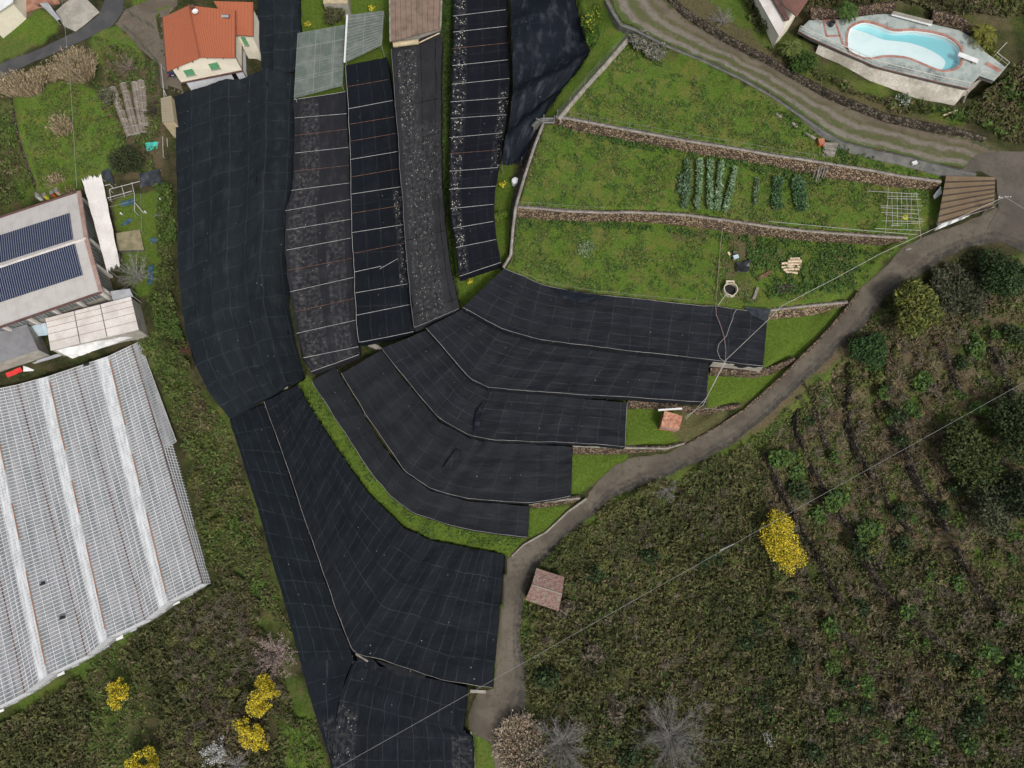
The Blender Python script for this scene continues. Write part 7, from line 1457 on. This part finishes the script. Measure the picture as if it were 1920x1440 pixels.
reed('reed_clump', 'sparse dry reeds in the middle of the green field', 'reeds', 122, 245, 1.6, 1.2, 2.2, 240, TB, (-.3, .6), 4)
reed('reed_clump', 'thick beige dry shrub at the bottom edge beside the lane', 'reeds', 975, 1400, 2.8, 3.6, 2.4, 2400, [(.46,.38,.28),(.56,.47,.36),(.34,.27,.19)], (-.1, .5), 5, upright=1.2)
reed('reed_clump', 'tuft of dry reeds in front of the solar hall roof', 'reeds', 118, 352, 1.3, .6, 1.8, 200, TB, (-.5, .8), 6)
canopy('tarpaulin', 'pale sheet caught in the reeds beside the asphalt lane', 'tarpaulin', [(120,122),(148,130),(138,147),(122,136)], [-1.6,-1.4,-2.2,-2.4], 'white_tarp', -3.4, posts=False, ruf=.5)
# palms
def palm(label, px, py, rad, h, cols, seed):
    r = random.Random(seed); zz = 0
    for _ in range(6): p = P(px, py, zz+h); zz = float(tz(p[0], p[1]))
    t = thing('palm', label, 'palm', (p[0], p[1], zz)); m = MB(); m.tube([(p[0], p[1], zz-.2), (p[0], p[1], zz+h)], .22, 8, 0, .18); m.build('trunk', 'bark', t); C = []; Dr = []
    for i in range(26):
        a = i*2.4; L = rad*r.uniform(.75, 1.05); el = r.uniform(-.1, .7); d = np.array([math.cos(a)*math.cos(el), math.sin(a)*math.cos(el), math.sin(el)]); q = np.array([p[0], p[1], zz+h])
        for s in range(16):
            q = q+d*L/16; d = d+np.array([0, 0, -.07]); sd = np.cross(d, [0, 0, 1])
            for k in (-1, 1): v = d*.8+sd*k; C.append(q+v/np.linalg.norm(v)*.28*(1.2-s/18)); Dr.append(v)
    rr = np.random.default_rng(seed); leafmesh('fronds', np.array(C), .11, pal(cols, len(C), rr, .3), t, dirs=np.array(Dr), aspect=6, seed=seed)
palm('green palm in front of the left end of the pool terrace', 1487, 88, 2.0, 2.2, [(.10,.14,.03),(.14,.17,.05)], 1)
palm('dark green palm behind the left end of the pool terrace', 1592, 12, 2.0, 2, [(.05,.10,.02),(.08,.14,.03)], 2)
palm('yellow green palm behind the right end of the pool terrace', 1850, 58, 2.2, 2.2, [(.14,.15,.02),(.19,.19,.04)], 3)
# bean rows and cabbages on the middle terrace
def row(label, x0, y0, x1, y1, wd, h, cols, n, seed, leaf=.24, cat='bean row', nm='bean_row', group='rows of broad beans on the middle terrace'):
    r = np.random.default_rng(seed); a = np.array(at(x0, y0)); b = np.array(at(x1, y1)); L = np.linalg.norm(b-a); t = thing(nm, label, cat, tuple((a+b)/2), group); k = max(3, int(L/.75)); d = (b-a)/L; e = np.array([-d[1], d[0], 0])
    for i in range(k):
        c = a+(b-a)*(i+.5)/k+e*r.normal()*.07; m_ = int(n/k*r.uniform(.6, 1.3)); sc_ = r.uniform(.75, 1.15); q = r.normal(size=(m_, 3)); q /= np.linalg.norm(q, axis=1)[:, None]; q *= (r.random(m_)**.4)[:, None]; p = c+(q*[wd*.62, wd*.62, h*.5]+[0, 0, h*.55])*sc_
        out = q.copy(); out[:, 2] = .35; leafmesh('plant', p, r.uniform(.6, 1.3, m_)*leaf, pal(cols, m_, r, .3), t, dirs=out+r.normal(size=(m_, 3))*.3, aspect=2.4, seed=seed+i)
FB = [(.17,.27,.13),(.23,.34,.19),(.12,.20,.08),(.30,.41,.26)]
for i, q in enumerate([(1288,302,1282,392),(1311,302,1306,394),(1330,304,1330,394),(1351,306,1343,396),(1377,316,1357,398)]):
    row(['leftmost and sparsest row of grey green beans', 'second bean row from the left, touching the sparse one', 'middle one of the five bean rows', 'fourth bean row, next to the rightmost one', 'rightmost bean row, slightly slanted, ending at the reddish hose'][i], *q, .72 if i else .95, 1.0, FB if i else [(.09,.16,.07),(.14,.22,.13)], 1500 if i else 900, 60+i)
row('thin pale row of young plants between the beans and the cabbages', 1419, 335, 1412, 385, .5, .6, [(.20,.27,.18),(.08,.14,.05)], 420, 70, cat='vegetable row', nm='vegetable_row', group=None)
CB = [(.075,.15,.06),(.115,.20,.09),(.05,.11,.04)]
row('dark green cabbage row left of the other cabbage row', 1457, 338, 1453, 392, 1.15, .8, CB, 1900, 71, .3, 'cabbage row', 'cabbage_row', 'dark green cabbage rows on the middle terrace')
row('broad dark green cabbage row right of the other cabbage row', 1494, 338, 1500, 392, 1.6, .9, CB, 2600, 72, .3, 'cabbage row', 'cabbage_row', 'dark green cabbage rows on the middle terrace')
row('row of leafy plants along the left part of the bean bed', 1275, 330, 1272, 365, .6, .7, [(.08,.15,.06),(.14,.22,.12)], 420, 73, cat='vegetable row', nm='vegetable_row', group=None)

# ------------------------------------------------------------------ shrubs scattered over the scrub: a few kinds, copied
def proto(name, cols, rad, n, leaf, seed, squash=.7, aspect=1.8, shell=.4, blade=False):
    r = np.random.default_rng(seed); root = D.objects.new(name, None); COL.objects.link(root); LOC[root.name] = Vector((0, 0, 0))
    if blade:
        a = r.random(n)*2*math.pi; el = r.uniform(.1, 1.2, n); d = np.c_[np.cos(a)*np.cos(el), np.sin(a)*np.cos(el), np.sin(el)*.8]; L = rad*r.uniform(.5, 1.1, n); p = d*L[:, None]*.5; p[:, 2] += .1
        d2 = d+r.normal(size=(n, 3))*.12; leafmesh('blades', p, .055*np.ones(n), pal(cols, n, r, .3), root, dirs=d2, aspect=rad/.055*.75, seed=seed)
    else:
        p = blobcrown((0, 0, rad*squash*.6), rad, n, r, 7, shell, squash); p[:, 2] = np.maximum(p[:, 2], .05); leafmesh('foliage', p, r.uniform(.6, 1.4, n)*leaf, pal(cols, n, r, .3), root, seed=seed, aspect=aspect)
        m = MB(); m.tube([(0, 0, -.2), (.03, .02, rad*.5)], .06, 5, 0, .04); m.build('stem', 'bark', root)
    return root
def clone(root, loc, rz, s):
    c = root.copy(); COL.objects.link(c); c.location = loc; c.rotation_euler = (0, 0, rz); c.scale = (s, s, s*.95)
    for ch in list(root.children): k = ch.copy(); COL.objects.link(k); k.parent = c
    return c
MARKS = [((1469,1015), 'the big mimosa'), ((1594,634), 'the long drain grating'), ((1715,577), 'the olive green tree'), ((1021,1105), 'the lichen roofed hut'), ((1262,1385), 'the large leafless tree'), ((1443,1382), 'the white blossoming thorn'),
         ((1362,1025), 'the cable splice'), ((1815,860), 'the broad dark tree'), ((1918,1440), 'the bottom right corner'), ((1600,1440), 'the bottom edge'), ((1918,1150), 'the right edge'), ((1252,918), 'the grey bare bush by the road'), ((1680,800), 'the longest ledge wall'), ((1540,930), 'the ledge wall nearest the road'),
         ((380,1092), 'the lower glasshouse corner'), ((515,1228), 'the pinkish bare tree'), ((1850,455), 'the road junction'), ((500,1312), 'the larger lower mimosa'), ((1700,1250), 'the middle of the corner scrub')]
USED = set()
def place_label(kind, x, y):
    for (mx, my), nm in sorted(MARKS, key=lambda q: math.hypot(q[0][0]-x, q[0][1]-y)):
        dx, dy = x-mx, y-my; d = math.hypot(dx, dy)
        if d > 330: return None
        k = int(round(math.atan2(dy, dx)/(math.pi/4))) % 8; w = ['right of', 'below and right of', 'below', 'below and left of', 'left of', 'above and left of', 'above', 'above and right of'][k]
        s = 'just' if d < 60 else 'a little' if d < 120 else 'some way' if d < 200 else 'far'
        l = '%s %s %s %s' % (kind, s, w, nm)
        if l not in USED: USED.add(l); return l
    return None
def scatter(root, polys, n, smin, smax, seed, label, cat, group, mind=2.0):
    r = random.Random(seed); placed = []; first = True
    for _ in range(n*60):
        if len(placed) >= n: break
        poly = polys[r.randrange(len(polys))]; xs = [p[0] for p in poly]; ys = [p[1] for p in poly]; x = r.uniform(min(xs), max(xs)); y = r.uniform(min(ys), max(ys))
        if not inpoly([x], [y], poly)[0] or any(inpoly([x], [y], k)[0] for k in KEEP_OUT) or y > 1425 or x > 1905: continue
        if any(math.hypot(x-a, y-b) < mind*12 for a, b in placed): continue
        lb = place_label(label, x, y)
        if not lb: continue
        placed.append((x, y)); g = G(x, y); s = r.uniform(smin, smax)
        if first: o = root; o.location = g; o.rotation_euler = (0, 0, r.uniform(0, 6)); o.scale = (s, s, s); first = False
        else: o = clone(root, g, r.uniform(0, 6.28), s)
        o['label'] = lb; o['category'] = cat; o['group'] = group
HILL = [(1445,830),(1560,720),(1700,640),(1900,620),(1910,1050),(1760,1040),(1620,1060),(1500,1000)]; CORN = [(1470,1060),(1620,1080),(1780,1060),(1910,1080),(1910,1430),(1500,1430),(1480,1250)]; BRAM = [(1010,1180),(1150,960),(1300,910),(1420,920),(1430,1100),(1480,1430),(1180,1430),(1020,1330)]; LOWL = [(330,1150),(450,1110),(540,1300),(480,1400),(330,1400)]
scatter(proto('green_shrub', LG+[(.07,.13,.04)], .95, 620, .2, 101), [HILL, HILL, CORN], 52, .7, 2.0, 1, 'fresh green shrub', 'shrub', 'low green shrubs on the right hillside')
scatter(proto('dark_shrub', [(.03,.045,.012),(.05,.068,.02),(.035,.065,.028)], 1.2, 800, .22, 102), [HILL, CORN, BRAM], 38, .8, 1.7, 2, 'dark green shrub', 'shrub', 'dark shrubs on the right hillside')
scatter(proto('olive_shrub', OL+[(.15,.17,.035)], 1.0, 620, .2, 104), [HILL, BRAM, LOWL, [(330,820),(430,830),(480,1000),(430,1040)]], 30, .7, 1.5, 4, 'yellowish olive shrub', 'shrub', 'olive shrubs among the brambles')
scatter(proto('dry_shrub', [(.13,.11,.075),(.16,.135,.095),(.10,.085,.055)], 1.1, 560, .16, 106, aspect=3.2, shell=.8), [HILL, CORN, CORN, BRAM], 22, .8, 1.7, 6, 'brownish dry shrub', 'shrub', 'dry shrubs on the right hillside')
def tangle(name, label, polys, n, rad, per, cols, seed, h=.8, wd=.06):
    r = np.random.default_rng(seed); C = []; Dd = []; cc = []
    for poly in polys:
        lo, hi = wpoly_bounds(poly); k = 0; want = n//len(polys)
        while k < want:
            X, Y = r.uniform(lo[0], hi[0]), r.uniform(lo[1], hi[1]); Z = float(tz(X, Y)); px, py = proj(X, Y, Z)
            if not inpoly([px], [py], poly)[0] or any(inpoly([px], [py], q)[0] for q in KEEP_OUT): continue
            k += 1; R_ = rad*r.uniform(.6, 1.4); a0 = r.random()*6.28; a = a0+r.normal(size=per)*r.choice([.5, 2.5]); el = r.uniform(.05, .9, per); d = np.c_[np.cos(a)*np.cos(el), np.sin(a)*np.cos(el), np.sin(el)]
            L = R_*r.uniform(.3, 1.0, per); C.append(np.array([X, Y, Z+.25+h*.5])+d*L[:, None]*.6); Dd.append(d+r.normal(size=(per, 3))*.15); cc.append(pal([cols[r.integers(len(cols))]], per, r, .3))
    C = np.concatenate(C); o = leafmesh(name, C, wd, np.concatenate(cc), None, tuple(C.mean(0)), .3, rad*.7/wd, seed, dirs=np.concatenate(Dd)); tag(o, label, 'dry grass', kind='stuff')
tangle('dry_grass', 'dry grey and straw coloured grass lying in streaks over the hillside', [HILL, CORN], 520, 1.3, 42, GY+[(.25,.20,.12),(.19,.13,.08)], 81)
tangle('dry_twigs', 'thin grey twigs and dead stems over the brambles', [BRAM, LOWL], 330, 1.2, 34, GY+[(.12,.09,.07)], 83)
